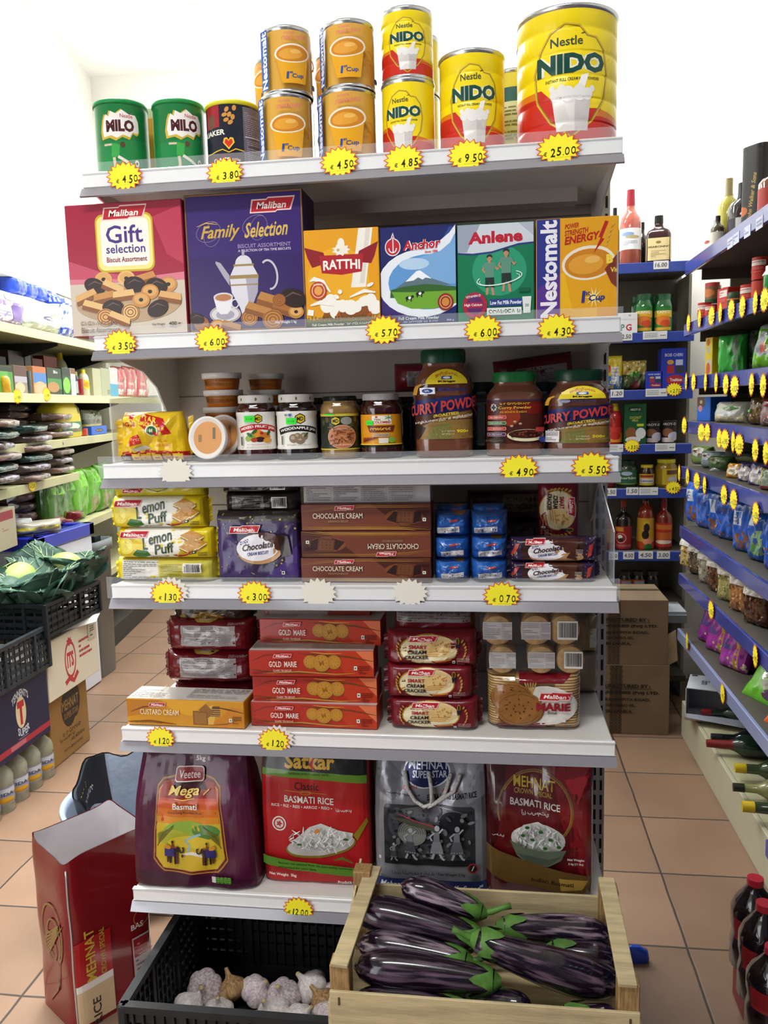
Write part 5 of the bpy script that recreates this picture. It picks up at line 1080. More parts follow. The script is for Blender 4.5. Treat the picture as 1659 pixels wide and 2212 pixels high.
boxat('biscuit_carton', 'shadowed tea biscuit box lying on top, close under the rail', 572, 800, 1312, 1337, 5, 1.66, .07, '6a1c14', lambda a, W: (a.rect(0, 0, W, 100, '#701e16'), a.rect(W*.04, 15, W*.6, 75, '#7c6c68')), 0, GM)  # darker red than the stack below, shade put into its colours
def art_redback(a, W):
    a.rect(0, 0, W, 100, '#6c121c'); a.poly([(0,0),(W*.12,0),(W*.05,100),(0,100)], '#540c14'); a.poly([(W*.3,100),(W*.62,100),(W*.52,91),(W*.38,92)], '#c4a84a'); a.poly([(W*.34,100),(W*.58,100),(W*.5,95),(W*.4,95)], '#d8c89a')
    a.rect(W*.20, 22, W*.82, 84, '#b3abab'); a.fine(W*.21, 25, W*.60, 82, 11, '#7c7678', 3, .4); a.fine(W*.62, 25, W*.80, 82, 11, '#8a8486', 5, .4); a.squig(W*.75, W*.94, 92, 6, '#c8b8b4', 2)
RG = dict(pu=6, pv=4.5, fin='5e101a', sheen=lambda c: M(c, .2, coat=.5, bump=.25, bscale=30), amp=.004)
pack('biscuit_packet', 'glossy dark red packet second from the top, its white panel facing out', 'biscuit packet', 353, 542, 1342, 1412, 5, 1.67, .09, '6c121c', art_redback, seed=2, **RG)
pack('biscuit_packet', 'glossy dark red packet third from the top, its left end sticking out', 'biscuit packet', 350, 545, 1412, 1480, 5, 1.67, .09, '6c121c', art_redback, seed=5, **RG)
pack('biscuit_packet', 'dark red packet with a barcode behind the custard cream box', 'biscuit packet', 372, 548, 1480, 1535, 5, 1.68, .09, '5e101a', lambda a, W: (a.rect(0, 0, W, 100, '#5e101a'), a.bars(W*.12, 25, W*.36, 75, 5), a.rect(W*.62, 20, W*.98, 66, '#b0a8a8')), seed=7, **RG)
pack('biscuit_packet', 'dark red packet at the bottom of the red stack, hidden by the custard box', 'biscuit packet', 372, 545, 1535, 1575, 5, 1.69, .08, '5e101a', seed=9, **RG)
pack('biscuit_packet', 'gold topped packet on the red stack, close under the rail', 'biscuit packet', 372, 535, 1305, 1342, 5, 1.69, .08, '2c2418', lambda a, W: (a.rect(0, 0, W, 100, '#33291c'), a.poly([(W*.2,0),(W*.75,0),(W*.6,50),(W*.3,55)], '#8a6a24'), a.poly([(W*.05,0),(W*.14,60),(W*.2,0)], '#8a7a4a')), seed=11, pu=6, pv=4, fin='2c2418', amp=.005)
CRK = 'cream cracker packets'
pack('biscuit_packet', 'dark red cream cracker packet at the bottom of its stack of three', 'biscuit packet', 842, 1032, 1511, 1582, 5, 1.58, .06, '6e1420', art_cracker, CRK, pu=14, pv=8, fin='5a101a', seed=3)
pack('biscuit_packet', 'dark red cream cracker packet in the middle of its stack of three', 'biscuit packet', 835, 1020, 1439, 1511, 5, 1.58, .06, '6e1420', art_cracker, CRK, pu=14, pv=8, fin='5a101a', seed=5)
pack('biscuit_packet', 'dark red cream cracker packet at the top of its stack of three', 'biscuit packet', 835, 1030, 1366, 1439, 5, 1.585, .06, '6e1420', art_cracker, CRK, pu=14, pv=8, fin='5a101a', seed=8, amp=.003)
pack('biscuit_packet', 'dark red packet with a silver panel lying above the cracker packets under the rail', 'biscuit packet', 850, 1025, 1322, 1366, 5, 1.62, .07, '5a101a', lambda a, W: (a.rect(0, 0, W, 100, '#5e121c'), a.rect(W*.03, 48, W*.95, 100, '#7c7474'), a.fine(W*.05, 52, W*.9, 96, 4, '#5c5454', 3, .4), a.rect(W*.03, 8, W*.95, 22, '#6e6264')), seed=4, pu=8, pv=5)
def art_marie(a, W):
    a.rect(0, 0, W, 100, '#a88452')
    for x0, x1 in ((0,.30),(.72,1)):
        for k in range(22): y = k*4.6; a.rect(W*x0, y, W*x1, y+3.1, ('#c9a878','#b8945f')[k % 2]); a.rect(W*x0, y+3.1, W*x1, y+4.6, '#6a4a2a')
    a.poly([(W*.34,100),(W*.90,100),(W*.80,86),(W*.34,86)], '#74121c'); a.poly([(W*.12,12),(W*.62,14),(W*.62,0),(W*.10,0)], '#74121c')
    a.ell(W*.60, 46, W*.36, 36, '#dcd4cc'); [a.line([(W*.46,60),(W*(.40+.03*k),88)], 2.2, '#b08a4a') for k in range(5)]
    for x, y, r in ((.26,60,27),(.34,40,31)): a.ell(W*x, y-2, W*r/118, r, '#5e3a1c'); a.ell(W*x, y, W*r/120, r, '#8f5f2e'); a.ring(W*x, y, W*r/140, r*.86, 1.4, '#75491f'); [a.ell(W*x+W*r/250*math.cos(k)*q, y+r*.5*math.sin(k)*q, 1.3, 1.6, '#4e2e14') for k in (0,.8,1.6,2.4,3.2,4,4.8,5.6) for q in (.5,1.1)]
    maliban(a, W*.71, 63, 14, W*.33); a.text('MARIE', W*.70, 45, 15, '#8f1828', w=W*.36, bold=.05); a.text('Biscuit', W*.69, 34, 6, '#4a4040', w=W*.1); a.rect(W*.80, 18, W*.83, 23, '#e0e0d8'); a.fine(W*.82, 10, W*.92, 17, 2, '#5a4a34', 2)
FILMM = lambda c: M(c, .2, coat=.8, bump=.12, bscale=45)
pack('biscuit_packet', 'round tea biscuit pack standing upright, biscuits showing at its sides', 'biscuit packet', 1053, 1256, 1458, 1581, 5, 1.60, .075, 'b8945f', art_marie, pu=9, pv=12, amp=.002, seed=4, sheen=FILMM)
def biscuit_rolls(label, px0, px1, yt, yb, Y):
    ym = (yt+yb)/2; x0, x1 = PY(px0, ym, Y).x, PY(px1, ym, Y).x; z0, z1 = PY((px0+px1)/2, yb, Y).z, PY((px0+px1)/2, yt, Y).z
    t = thing('biscuit_packet', label, 'biscuit packet', ((x0+x1)/2, Y, z0+.001), 0, 'clear packs of round biscuits'); r = (z1-z0)/2-.001; n = 3; w = x1-x0
    for i, u in enumerate((-.5+r/w*1.05, .06, .5-r/w*.95)):
        mb = MB(); m = M('c39a64', .6, vary=.3, vscale=60); yy = .004*i; x = u*w
        for k in range(9):
            y = yy+k*.0085; mb.tube([(x,y,r),(x,y+.001,r),(x,y+.0062,r),(x,y+.007,r)], [r*.93, r, r, r*.93], m, 28)
        mb.build('biscuit_roll', t)
        mb = MB(); a = Art(100, 70)
        if i < 2: a.rect(0, 0, 100, 70, '#c4bebc'); a.fine(3, 4, 60, 66, 9, '#8a8688', i+2, .35); a.fine(64, 4, 97, 66, 9, '#8a8688', i+5, .35)
        else: a.bars(0, 0, 100, 70, 3)
        q = .95 if i < 2 else .62
        a.put(mb, lambda u, v, o: (x+(u-.5)*2*r*q*(1 if i < 2 else 1.05)+(.0 if i < 2 else .006), yy-.0016-o, r+(v-.5)*1.25*r*(q if i < 2 else 1))); mb.build('printed_label', t)
    W_, H_ = w, 2*r
    mb = pouch_mesh(w+.006, 2*r+.002, .024, 'f0f0f0', None, 10, 6, .001, 3, sheen=lambda c: M(c, .1, alpha=.03), back=False); o = mb.build('clear_wrap', t, (0, .008, 0)); return t
biscuit_rolls('clear pack of round biscuits lying on the upright tea biscuit pack, lower one', 1054, 1262, 1397, 1457, 1.60)
biscuit_rolls('clear pack of round biscuits lying uppermost, under the rail', 1040, 1252, 1330, 1396, 1.615)
pack('biscuit_packet', 'taped clear packet at the back right end beside the upright', 'biscuit packet', 1240, 1292, 1335, 1412, 5, 1.80, .05, '8a7a5c', lambda a, W: (a.rect(0, 0, W, 100, '#8f7d5e'), a.rect(W*.66, 15, W*.95, 70, '#d8d4bc'), a.ell(W*.3, 50, W*.24, 34, '#a8895c')), pu=5, pv=4, seed=2)
pack('biscuit_packet', 'taped clear packet under the one at the back right end beside the upright', 'biscuit packet', 1200, 1292, 1412, 1530, 5, 1.80, .06, '9a8a6a', None, pu=5, pv=4, seed=3)

# ================================================================== lowest shelf: rice bags
def ricebag(name, label, px0, px1, yt, yb, Y, d, prof, n, col, art, rz=0., sheen=None, facez=(0, 1), inset=.96, zb=None, amp=.0035, seed=1):
    """prof: (height share, half width share, half depth share)"""
    ym = (yt+yb)/2; x0, x1 = PY(px0, yb-60, Y).x, PY(px1, yb-60, Y).x; z0 = SZ[6] if zb is None else zb; h = PY((px0+px1)/2, yt, Y).z-z0; w = (x1-x0)
    lv0 = [(h*z, w/2*a, d/2*b) for z, a, b in prof]; lv = []     # finer levels
    for i in range(len(lv0)-1):
        for k in range(3): f = k/3; lv.append(tuple(lv0[i][j]+(lv0[i+1][j]-lv0[i][j])*f for j in range(3)))
    lv.append(lv0[-1]); sh = sheen or (lambda c: M(c, .32, coat=.25, bump=.2, bscale=14))
    t = thing(name, label, 'rice bag', ((x0+x1)/2, Y+d/2, z0+.0004), rz)
    wob = lambda x, z: _ns.noise(Vector((x*18+seed*5, z*13, seed)))*amp*2+_ns.noise(Vector((x*45+seed, z*36, seed*2)))*amp*.6
    mb = MB(); vs = []; xs = [-1.]+[-.992]+[inset*(2*i/26-1) for i in range(27)]+[.992]
    prof_ = [(x, -(1-abs(x)**n)**(1/n)) for x in xs]; prof_ += [(-x, -y) for x, y in prof_]; seg = len(prof_)
    for (z, a, b) in lv:
        for x, st in prof_: vs.append((a*x, b*st+(wob(a*x, z) if st < 0 else -wob(-a*x, z+3))*abs(st), z))
    mb.add(vs, [(i*seg+k, i*seg+(k+1) % seg, (i+1)*seg+(k+1) % seg, (i+1)*seg+k) for i in range(len(lv)-1) for k in range(seg)], sh(col), True)
    mb.add(vs[:seg], [tuple(range(seg))[::-1]], sh(col)); mb.add(vs[-seg:], [tuple(range(seg))], sh(col))
    mb.build('bag', t)
    z0f, z1f = facez[0]*h, facez[1]*h; base = face(lv, n, z0f, z1f, inset)
    a = Art(100*w*inset/(z1f-z0f), 100.); art(a, a.W); mb = MB()
    def fn(u, v, o):
        x, y, z = base(u, v, 0); st = max(0, 1-abs((2*u-1)*inset)**n)**(1/n); return (x, y+wob(x, z)*st-o, z)
    a.put(mb, fn, (1/26, [(z-z0f)/(z1f-z0f) for z, _, _ in lv if z0f < z < z1f]), d0=.0012, dl=.0001, sheen=sh); mb.build('printed_front', t)
    return t
BAGP = [(0,.96,.92),(.02,1.,1.),(.12,1.,1.),(.4,.98,.98),(.6,.94,.86),(.75,.90,.66),(.88,.85,.40),(.96,.83,.2),(1.,.82,.08)]
def elephant(a, x, y, s, dr):
    k = '#1c1416'; X = lambda q: x+dr*q*s
    a.ell(x, y, 1.0*s*5, 3.6*s, k); a.ell(X(4.6), y+1.6*s, 2.1*s, 2.2*s, k)
    for q, hh in ((-3.4,8),(-1.4,8.6),(2.2,9.4),(3.8,9.2)): a.rect(min(X(q),X(q+1.5)), y-hh*s, max(X(q),X(q+1.5)), y, '#5a2c1c' if q in (-3.4,3.8) else k)
    a.line([(X(6),y+1.2*s),(X(7.6),y-.6*s),(X(9),y-.2*s),(X(9.4),y+2*s),(X(8.6),y+3.4*s)], 1.2*s, k)
    a.poly([(X(-4.6),y+3*s),(X(2.4),y+3*s),(X(2.6),y-3*s),(X(-5),y-3.4*s)], '#2c2a6a'); a.ell(X(-2.4), y+4*s, 2.6*s, 1.6*s, '#c9882a', dr*-18); a.poly([(X(.6),y+3*s),(X(2.4),y+3*s),(X(1.6),y+7.4*s),(X(.8),y+7*s)], '#7a3020'); a.ell(X(1.4), y+7.8*s, .9*s, 1.0*s, '#2a1614')
    a.line([(X(3.0),y+3*s),(X(4.6),y+4.2*s)], .9*s, '#a83a24')
def art_veetee(a, W):
    a.rect(0, 0, W, 100, '#4a1030'); a.poly([(W*.55,100),(W*.9,100),(W*.8,50),(W*.62,60)], '#54163a'); a.poly([(0,12),(W,6),(W,0),(0,0)], '#3a0c26')
    a.text('5kg', W*.57, 97, 4.4, '#e6dcd8', w=W*.09, bold=.02); a.text('e', W*.65, 97.5, 3, '#b8a4a8')
    def frame(k, c): a.poly([(W*(.475+(x-.475)*k), 46+(y-46)*k) for x, y in ((.20,78),(.24,83),(.36,85.5),(.60,85.5),(.70,83),(.75,78),(.75,62),(.78,22),(.74,17),(.70,13),(.48,10.5),(.26,13),(.21,17),(.175,22),(.20,62))], c)
    frame(1.03, '#a87a34'); frame(1.0, '#6a1c1c'); frame(.955, '#c09a44'); frame(.935, '#b8401c')
    for y0, y1, c in ((62,68,'#c4501c'),(56,62,'#cc6a1e'),(51,56,'#d28424')): a.poly([(W*.205,y0),(W*.735,y0),(W*.735,y1),(W*.205,y1)], c)
    a.poly([(W*.225,70),(W*.72,70),(W*.71,81),(W*.60,83.5),(W*.36,83.5),(W*.24,81)], '#8a2414'); a.poly([(W*.3,76),(W*.64,76),(W*.60,83.5),(W*.36,83.5)], '#3a1414')
    a.poly([(W*.205,51),(W*.74,51),(W*.765,24),(W*.70,15),(W*.48,12.8),(W*.25,15),(W*.19,24)], '#c9a82a'); a.ell(W*.46, 44, W*.20, 9, '#8aa83a'); a.ell(W*.62, 45, W*.12, 5.5, '#4f7c34'); a.ell(W*.34, 40, W*.14, 6, '#a8a834'); a.ell(W*.5, 36, W*.2, 5, '#d0b42e')
    a.line([(W*.58,43),(W*.50,40),(W*.44,37),(W*.48,33),(W*.46,28)], 1.8, '#8ab0bc'); a.line([(W*.42,26),(W*.5,27),(W*.66,24)], 3, '#ddd6c8', True)
    for sx in (-1, 1):
        c = W*.475
        a.line([(c+sx*W*.27,32),(c+sx*W*.22,42),(c+sx*W*.12,50)], 1.1, '#2a4a24', True)
        for k in range(9): a.line([(c+sx*W*.26,34+k),(c+sx*W*(.20-.01*k),40+k*1.1)], .5, '#6a6a24')
    elephant(a, W*.325, 28.5, 1.05, 1); elephant(a, W*.645, 28.5, 1.05, -1); a.ell(W*.42, 25.5, .9, 1.2, '#2a1c1a')
    a.rrect(W*.355, 82.5, W*.615, 93, 2.4, '#dccfc8'); a.rrect(W*.362, 83.2, W*.608, 92.3, 2.1, '#8a1c24'); a.text('Veetee', W*.485, 87.6, 5.4, '#eee4da', w=W*.19, bold=.005)
    a.text('Mega', W*.44, 75.5, 9.2, '#e0c468', w=W*.27, bold=.02, shear=.3); a.line([(W*.36,70.6),(W*.44,69.4),(W*.54,71)], .8, '#e0c468', True); [a.ell(W*(.62+.012*k), 74+k*.9, 1.1, .5, '#c9a85c', 50) for k in range(4)]
    a.text('Basmati', W*.455, 65, 4.6, '#e8dccc', w=W*.21, bold=.02, outline='#2a1c1c', ow=.02); a.text('Extra Long Premium Rice', W*.455, 60, 2.2, '#4a2c24', w=W*.29)
    a.rect(W*.655, 5, W*.69, 10, '#cfcac4'); [a.rrect(W*(.693+.031*k), 5, W*(.722+.031*k), 10, .8, '#5c9a34') for k in range(4)]; a.fine(W*.69, 5.5, W*.82, 9.6, 3, '#2c4a1c', 3, .3)
def rice(a, cx, cy, rx, ry, n, c1, seed):
    rd = random.Random(seed)
    for k in range(n):
        r, q = math.sqrt(rd.random()), rd.uniform(0, 6.28); x, y = cx+rx*r*math.cos(q), cy+ry*r*math.sin(q); t = rd.uniform(-1.2, 1.2)+1.57; l = rd.uniform(1.6, 3.2)
        a.line([(x-l*math.cos(t), y-l*math.sin(t)), (x-l*.4*math.cos(t+.1), y-l*.4*math.sin(t+.1)), (x+l*math.cos(t), y+l*math.sin(t))], rd.uniform(.8, 1.2), rd.choice(c1), True)
WHT = ('#dedcd8','#c4c2c0','#ecebe8','#a8a6a6','#d2d0ce')
def art_satkar(a, W):
    a.rect(0, 0, W, 100, '#a8191c'); a.rect(0, 86, W, 100, '#14120f'); a.poly([(0,85),(W,80),(W,86),(0,90)], '#5f8a2a'); a.poly([(0,90),(W,86),(W,100),(0,100)], '#14120f')
    a.text('Satkar', W*.46, 95.5, 11, '#d8a834', w=W*.48, bold=.03, slope=-.02); a.line([(W*.50,99),(W*.47,93),(W*.50,89)], 3, '#b8281c', True); a.text('SUPERIOR QUALITY GREAT TASTE', W*.45, 86.4, 1.8, '#2c4414', w=W*.38, slope=-.02)
    a.text('Classic', W*.43, 77, 6, '#2c0a0c', w=W*.23, bold=.005, slope=-.02); a.line([(W*.22,73.5),(W*.46,72),(W*.62,71.5)], .5, '#b8862c'); a.ring(W*.42, 72, 4, 1.4, .5, '#b8862c', 0, 180, 540)
    a.text('BASMATI RICE', W*.45, 66.6, 5.2, '#e6dfd4', w=W*.47, bold=.015, slope=-.03); a.text('RICE • RIZ • REIS • ARROZ • RISO •', W*.38, 61.4, 2.2, '#e0c9c0', w=W*.58, slope=-.03); a.text('الرز بسمتي', W*.78, 59.6, 3.2, '#e0d8d0', w=W*.15)
    a.ell(W*.16, 47.5, W*.068, 5.8, '#d8d0c8'); a.ell(W*.16, 47.5, W*.055, 4.7, '#a8191c'); a.ell(W*.16, 47.5, W*.042, 3.6, '#d0c4bc'); a.star(W*.16, 47.5, W*.035, 2.8, 5, .5, '#a03030')
    a.poly([(W*.86,40),(W*.99,54),(W,50),(W*.90,36)], '#8a7420'); a.ell(W*.55, 31, W*.34, 9.5, '#7a6a24', 10); a.ell(W*.55, 32, W*.325, 8.6, '#b8b4ae', 10); a.poly([(W*.28,34),(W*.45,46),(W*.56,49),(W*.72,44),(W*.86,42),(W*.84,33)], '#c9c6c2')
    rice(a, W*.55, 37, W*.29, 9, 110, WHT, 4); a.ell(W*.53, 45, 2.2, 1.5, '#c9782a', 40); a.ell(W*.80, 39, 2, 1, '#2f5c2a'); a.ell(W*.36, 34, 1.8, .9, '#3a6a2a'); a.line([(W*.68,22),(W*.76,24),(W*.86,20.5)], 2, '#3c6a24', True)
    a.poly([(0,24),(W*.3,20),(W,15.5),(W,8.5),(W*.3,13),(0,17)], '#4f7c24'); a.text('Basmati rice selected from the best quality harvested', W*.50, 16.8, 2.2, '#1c2c10', w=W*.70, slope=-.055); a.text('and packed for your taste', W*.33, 14.4, 2.0, '#1c2c10', w=W*.36, slope=-.055)
    a.text('Net Weight  5kg', W*.19, 9, 2.8, '#e6dcd4', w=W*.26, slope=-.05); a.text('Produce of India', W*.84, 5, 2.3, '#e6dcd4', w=W*.25, bold=.01)
def dancer(a, x, y, s, c='#b9b9bc', k='#55555a'):
    a.poly([(x-2*s,y),(x+2*s,y),(x+3.6*s,y-7*s),(x-3.6*s,y-7*s)], k); a.poly([(x-1.4*s,y+5*s),(x+1.4*s,y+5*s),(x+1.6*s,y),(x-1.6*s,y)], '#8a8a90'); a.ell(x+.3*s, y+7*s, 1.3*s, 1.6*s, c)
    a.line([(x-1.2*s,y+4.6*s),(x-3.4*s,y+2.6*s),(x-2.4*s,y+.4*s)], .9*s, c); a.line([(x+1.2*s,y+4.6*s),(x+3.4*s,y+7*s)], .9*s, c); a.line([(x-1.4*s,y-7*s),(x-2.6*s,y-10*s)], 1.2*s, c); a.line([(x+1.4*s,y-7*s),(x+3*s,y-9.6*s),(x+4*s,y-10*s)], 1.2*s, c)
    for q in range(5): a.ell(x-2.6*s+q*1.3*s, y-6*s, .35*s, .35*s, c)
def art_superstar(a, W):
    a.rect(0, 0, W, 100, '#8c8c92'); a.poly([(W*.1,100),(W*.3,84),(W*.16,70),(0,78),(0,100)], '#77777d'); a.poly([(W*.7,100),(W,100),(W,76),(W*.84,70)], '#a4a4aa')
    a.ell(W*.47, 92, W*.22, 12, '#d8d8de'); a.ell(W*.47, 92, W*.205, 11, '#20254f'); a.text('MEHNAT', W*.49, 96.5, 6.4, '#c4c6d2', w=W*.38, bold=.01); a.text('SUPER STAR', W*.50, 90, 5, '#c4c6d2', w=W*.32)
    a.text('حصاد', W*.32, 81, 4, '#b03030', w=W*.13); a.text('مذهل لذت', W*.70, 79, 4, '#b03030', w=W*.17); a.text('أرز بسمتي طويل الحبة', W*.24, 76, 2.8, '#2a2a2e', w=W*.34, slope=-.06); a.text('EXTRA LONG BASMATI RICE', W*.70, 75, 4.6, '#2a2a2e', w=W*.45, bold=.02, slope=.12)
    a.rrect(W*.08, 20, W*.90, 68, 3, '#3c3c40'); a.ell(W*.5, 60, W*.34, 7, '#6c6c70'); a.ell(W*.72, 55, W*.14, 9, '#2c2c30'); a.ell(W*.2, 54, W*.08, 12, '#55555a'); a.ell(W*.5, 30, W*.36, 8, '#55555a'); a.rect(W*.08, 20, W*.90, 25, '#2e2e32')
    rd = random.Random(12)
    for k in range(70): x, y = W*rd.uniform(.1,.88), rd.uniform(26,66); a.ell(x, y, rd.uniform(.8,3), rd.uniform(.6,2), rd.choice(('#77777c','#2c2c30','#8c8c92','#4a4a50')), rd.uniform(0,180))
    a.ell(W*.34, 47, W*.13, 10, '#8c8c86'); [a.ring(W*.34, 47, W*.02*q, 1.6*q, .5, '#55554f', 0, 0, 180) for q in (2,3,4,5,6)]; a.poly([(W*.12,60),(W*.5,56),(W*.62,48),(W*.3,54)], '#5c5a4a'); a.line([(W*.22,62),(W*.42,56),(W*.54,53)], .8, '#b8445c')
    dancer(a, W*.32, 40, 1.35); dancer(a, W*.56, 42, 1.45, '#c4c4c8', '#9a9aa0'); dancer(a, W*.74, 42, 1.45, '#b4b4b8', '#6c6c72'); dancer(a, W*.17, 33, .75)
    a.text('الوزن الصافي ٥ كيلو / Net Weight 5 kg', W*.48, 15.5, 3.6, '#2c2c30', w=W*.66); a.ell(W*.88, 21, W*.05, 4.2, '#a03c3c'); a.ell(W*.88, 21, W*.035, 3, '#2c2226'); a.line([(W*.87,19),(W*.89,23)], .8, '#d8d0d0'); a.rect(W*.035, 26, W*.055, 28.5, '#e8e8e8')
    a.rect(0, 0, W, 11, '#222a5c'); a.text('Mehnat Ka', W*.19, 6.4, 4.6, '#c8cad8', w=W*.3, shear=.3); a.text('Mehnat Ka Swaad"', W*.74, 5.4, 4.6, '#c8cad8', w=W*.46, shear=.3, slope=.02)
def art_crown(a, W):
    a.rect(0, 0, W, 100, '#5a1016'); a.poly([(W*.62,100),(W,100),(W,10),(W*.9,22),(W*.72,60)], '#7c161c'); a.poly([(W*.75,88),(W*.98,92),(W*.88,72)], '#a8222a'); a.poly([(0,100),(W*.2,100),(W*.1,40),(0,30)], '#3f0c10')
    a.ring(W*.47, 66, W*.36, 27, 1.2, '#7a5c2c', 0, -70, 200); a.ring(W*.47, 66, W*.345, 25.8, .5, '#a8843c', 0, -60, 150)
    a.text('MEHNAT', W*.46, 84.5, 7, '#bfa23a', w=W*.40, bold=.015, slope=-.06); a.text('CROWN SPECIAL', W*.45, 78.4, 3.6, '#a88a34', w=W*.37, slope=-.07); a.text('BASMATI RICE', W*.47, 70.8, 5, '#cfc6c0', w=W*.48, bold=.02, slope=-.08); a.text('أرز بسمتي', W*.47, 64.4, 4.6, '#c8beba', w=W*.27)
    a.ell(W*.50, 45, W*.26, 12, '#c4c2ba'); a.poly([(W*.24,44),(W*.36,56),(W*.5,58.5),(W*.62,54),(W*.76,42)], '#ccc9c2'); rice(a, W*.5, 49, W*.22, 8.5, 110, WHT, 8)
    for x, y in ((.40,56),(.53,53),(.45,47),(.62,48),(.57,41),(.70,43),(.36,50)): a.ell(W*x, y, 1.6, 1.2, '#2f5a2c')
    a.poly([(W*.23,45),(W*.36,41),(W*.55,38.5),(W*.77,41),(W*.72,33),(W*.60,27.5),(W*.42,28),(W*.30,34)], '#55604f'); a.poly([(W*.3,36),(W*.6,33),(W*.74,37),(W*.60,28),(W*.42,29)], '#434c40')
    a.poly([(0,40),(W*.22,34),(W*.6,27),(W,22),(W,8),(W*.6,10),(W*.2,14),(0,20)], '#5c4420'); a.poly([(W*.7,20),(W*.98,19),(W*.92,12),(W*.72,11)], '#a8843c'); a.text('Indian Basmati', W*.64, 16.4, 3, '#2e1c10', w=W*.4, bold=.02, slope=-.05)
    a.text('Net Weight:', W*.86, 34, 2.2, '#e0d4d0', w=W*.16, bold=.02); a.text('5 kg (11 lbs)', W*.86, 31, 2, '#e0d4d0', w=W*.14, bold=.02); a.text('صافي', W*.12, 48, 2.4, '#c8beba', w=W*.12)
t = ricebag('rice_bag', 'dark maroon rice bag with an orange elephant picture at the left end', 284, 552, 1618, 1938, 1.556, .13, BAGP, 7, '4a1030', art_veetee, R_(2), facez=(.02, .90))
mb = MB(); mb.grid(lambda u, v: (.1195-.002*v*v*6, -.046+.028*u+.02*v+.006*math.sin(v*6), .05+.19*v), 2, 14, M('b8a8ac', .5)); mb.build('paper_seam', t)
ricebag('rice_bag', 'red rice bag with a black head and a spoon of white rice', 566, 800, 1595, 1908, 1.60, .11, [(0,.97,.9),(.02,1,1),(.5,1,1),(.75,.99,.9),(.9,.98,.6),(1,.96,.2)], 8, 'a8191c', art_satkar, R_(1), facez=(.0, .865), amp=.002, seed=3)
FO = lambda c: M(c, .24, metal=.35, bump=.3, bscale=16)
t = ricebag('rice_bag', 'silver foil rice bag with a rope handle and grey dancing figures', 808, 1056, 1612, 1926, 1.60, .12, [(0,.96,.9),(.02,1,1),(.12,1,1),(.5,1,1),(.7,.98,.85),(.85,.96,.55),(1,.9,.15)], 6, '8c8c92', art_superstar, 0, FO, (0, .87), seed=5, amp=.004)
rm = M('c9c4be', .8, bump=.5, bscale=200)
for s in (0, 1):
    P = [(-.052+.05*s, -.045, .255), (-.046+.05*s, -.062, .225), (-.030+.035*s, -.066, .200), (-.012+.01*s, -.067, .188), (.012, -.066, .196), (.03+.02*s, -.06, .21+.01*s), (.045+.02*s, -.05, .255)]
    MB().tube(P, .0042, rm, 8).build('rope_handle', t)
ricebag('rice_bag', 'shiny dark red rice bag with a bowl of rice at the right end', 1052, 1286, 1612, 1928, 1.59, .12, [(0,.95,.9),(.02,1,1),(.12,1,1),(.5,1,1),(.7,.99,.8),(.86,1.02,.5),(1,.98,.15)], 6, '5a1016', art_crown, R_(-5), lambda c: M(c, .2, coat=.8, bump=.3, bscale=14), (0, .87), seed=7)

# ================================================================== in front of the gondola
def lattice(mb, P0, P1, H, m, nu, rows, th=.004, rim=.014, solid=.0):
    """openwork crate wall from P0 to P1 (x, y, z0), height H"""
    P0, P1 = Vector(P0), Vector(P1); d = P1-P0; z = Vector((0,0,1))
    mb.bar(P0+z*(H-rim/2), P1+z*(H-rim/2), th*4.2, rim, m); mb.bar(P0+z*rim/2, P1+z*rim/2, th*2, rim, m)
    for i in range(nu+1):
        q = P0+d*(i/nu); big = i % 6 == 0; mb.bar(q+z*rim, q+z*(H-rim), th*(4 if big else 1.3+solid*1.6), th*(3 if big else 1.), m, up=d.normalized())
    for r in range(1, rows): mb.bar(P0+z*(H*r/rows), P1+z*(H*r/rows), th*.7, H/rows*(.5+.25*solid), m)
def plastic_crate(label, origin, w, d, h, col, rz=0., nu=24, rows=6, solid=0):
    t = thing('plastic_crate', label, 'crate', origin, rz); m = M(col, .45, vary=.25, vscale=30)
    for nm, a, b, n in (('front',(0,0,0),(w,0,0),nu),('back',(0,d,0),(w,d,0),nu),('left',(0,0,0),(0,d,0),int(nu*d/w)),('right',(w,0,0),(w,d,0),int(nu*d/w))):
        mb = MB(); lattice(mb, a, b, h, m, n, rows, solid=solid); mb.build('side_panel', t)
    mb = MB(); mb.box(0, 0, 0, w, d, .006, m); mb.build('base', t)
    for x in (0, w):
        for y in (0, d): MB().box(x-.009, y-.009, 0, x+.009, y+.009, h, m, .003).build('corner_post', t)
    return t
plastic_crate('black openwork plastic crate of garlic under the lowest shelf', (-.70, 1.315, .075), .60, .40, .215, '24272a', nu=30, rows=8, solid=1)
# lower crate carrying the aubergine box (unseen, added as its support)
o_ = plastic_crate('unseen dark plastic crate added underneath to support the wooden aubergine crate', (-.075, 1.25, .0), .31, .30, .30, '22252a', nu=12, rows=6)
# garlic
def garlic_mesh(seed, col, col2):
    rd = random.Random(seed); mb = MB(); r = 1.; k = rd.choice((7, 8, 9)); ph = rd.random()*6
    prof = [(0,.12),(.02,.3),(.06,.62),(.16,.88),(.32,1.),(.5,.97),(.68,.78),(.82,.48),(.92,.27),(1.0,.19),(1.12,.15),(1.25,.13)]
    vs = []; seg = 40
    for z, q in prof:
        for i in range(seg):
            t = 2*math.pi*i/seg; b = 1+.13*(abs(math.cos(k*t/2+ph))**.6-.7)*(1 if .05 < z < .85 else .3); e = 1+.06*math.sin(t*2+ph); vs.append((q*b*e*math.cos(t), q*b*e*math.sin(t), z*1.55))
    m = M(col, .55, vary=.5, vscale=2.6, col2=col2, stretch=(3., 3., .35))
    mb.add(vs, [(i*seg+j, i*seg+(j+1) % seg, (i+1)*seg+(j+1) % seg, (i+1)*seg+j) for i in range(len(prof)-1) for j in range(seg)], m, True)
    return mb
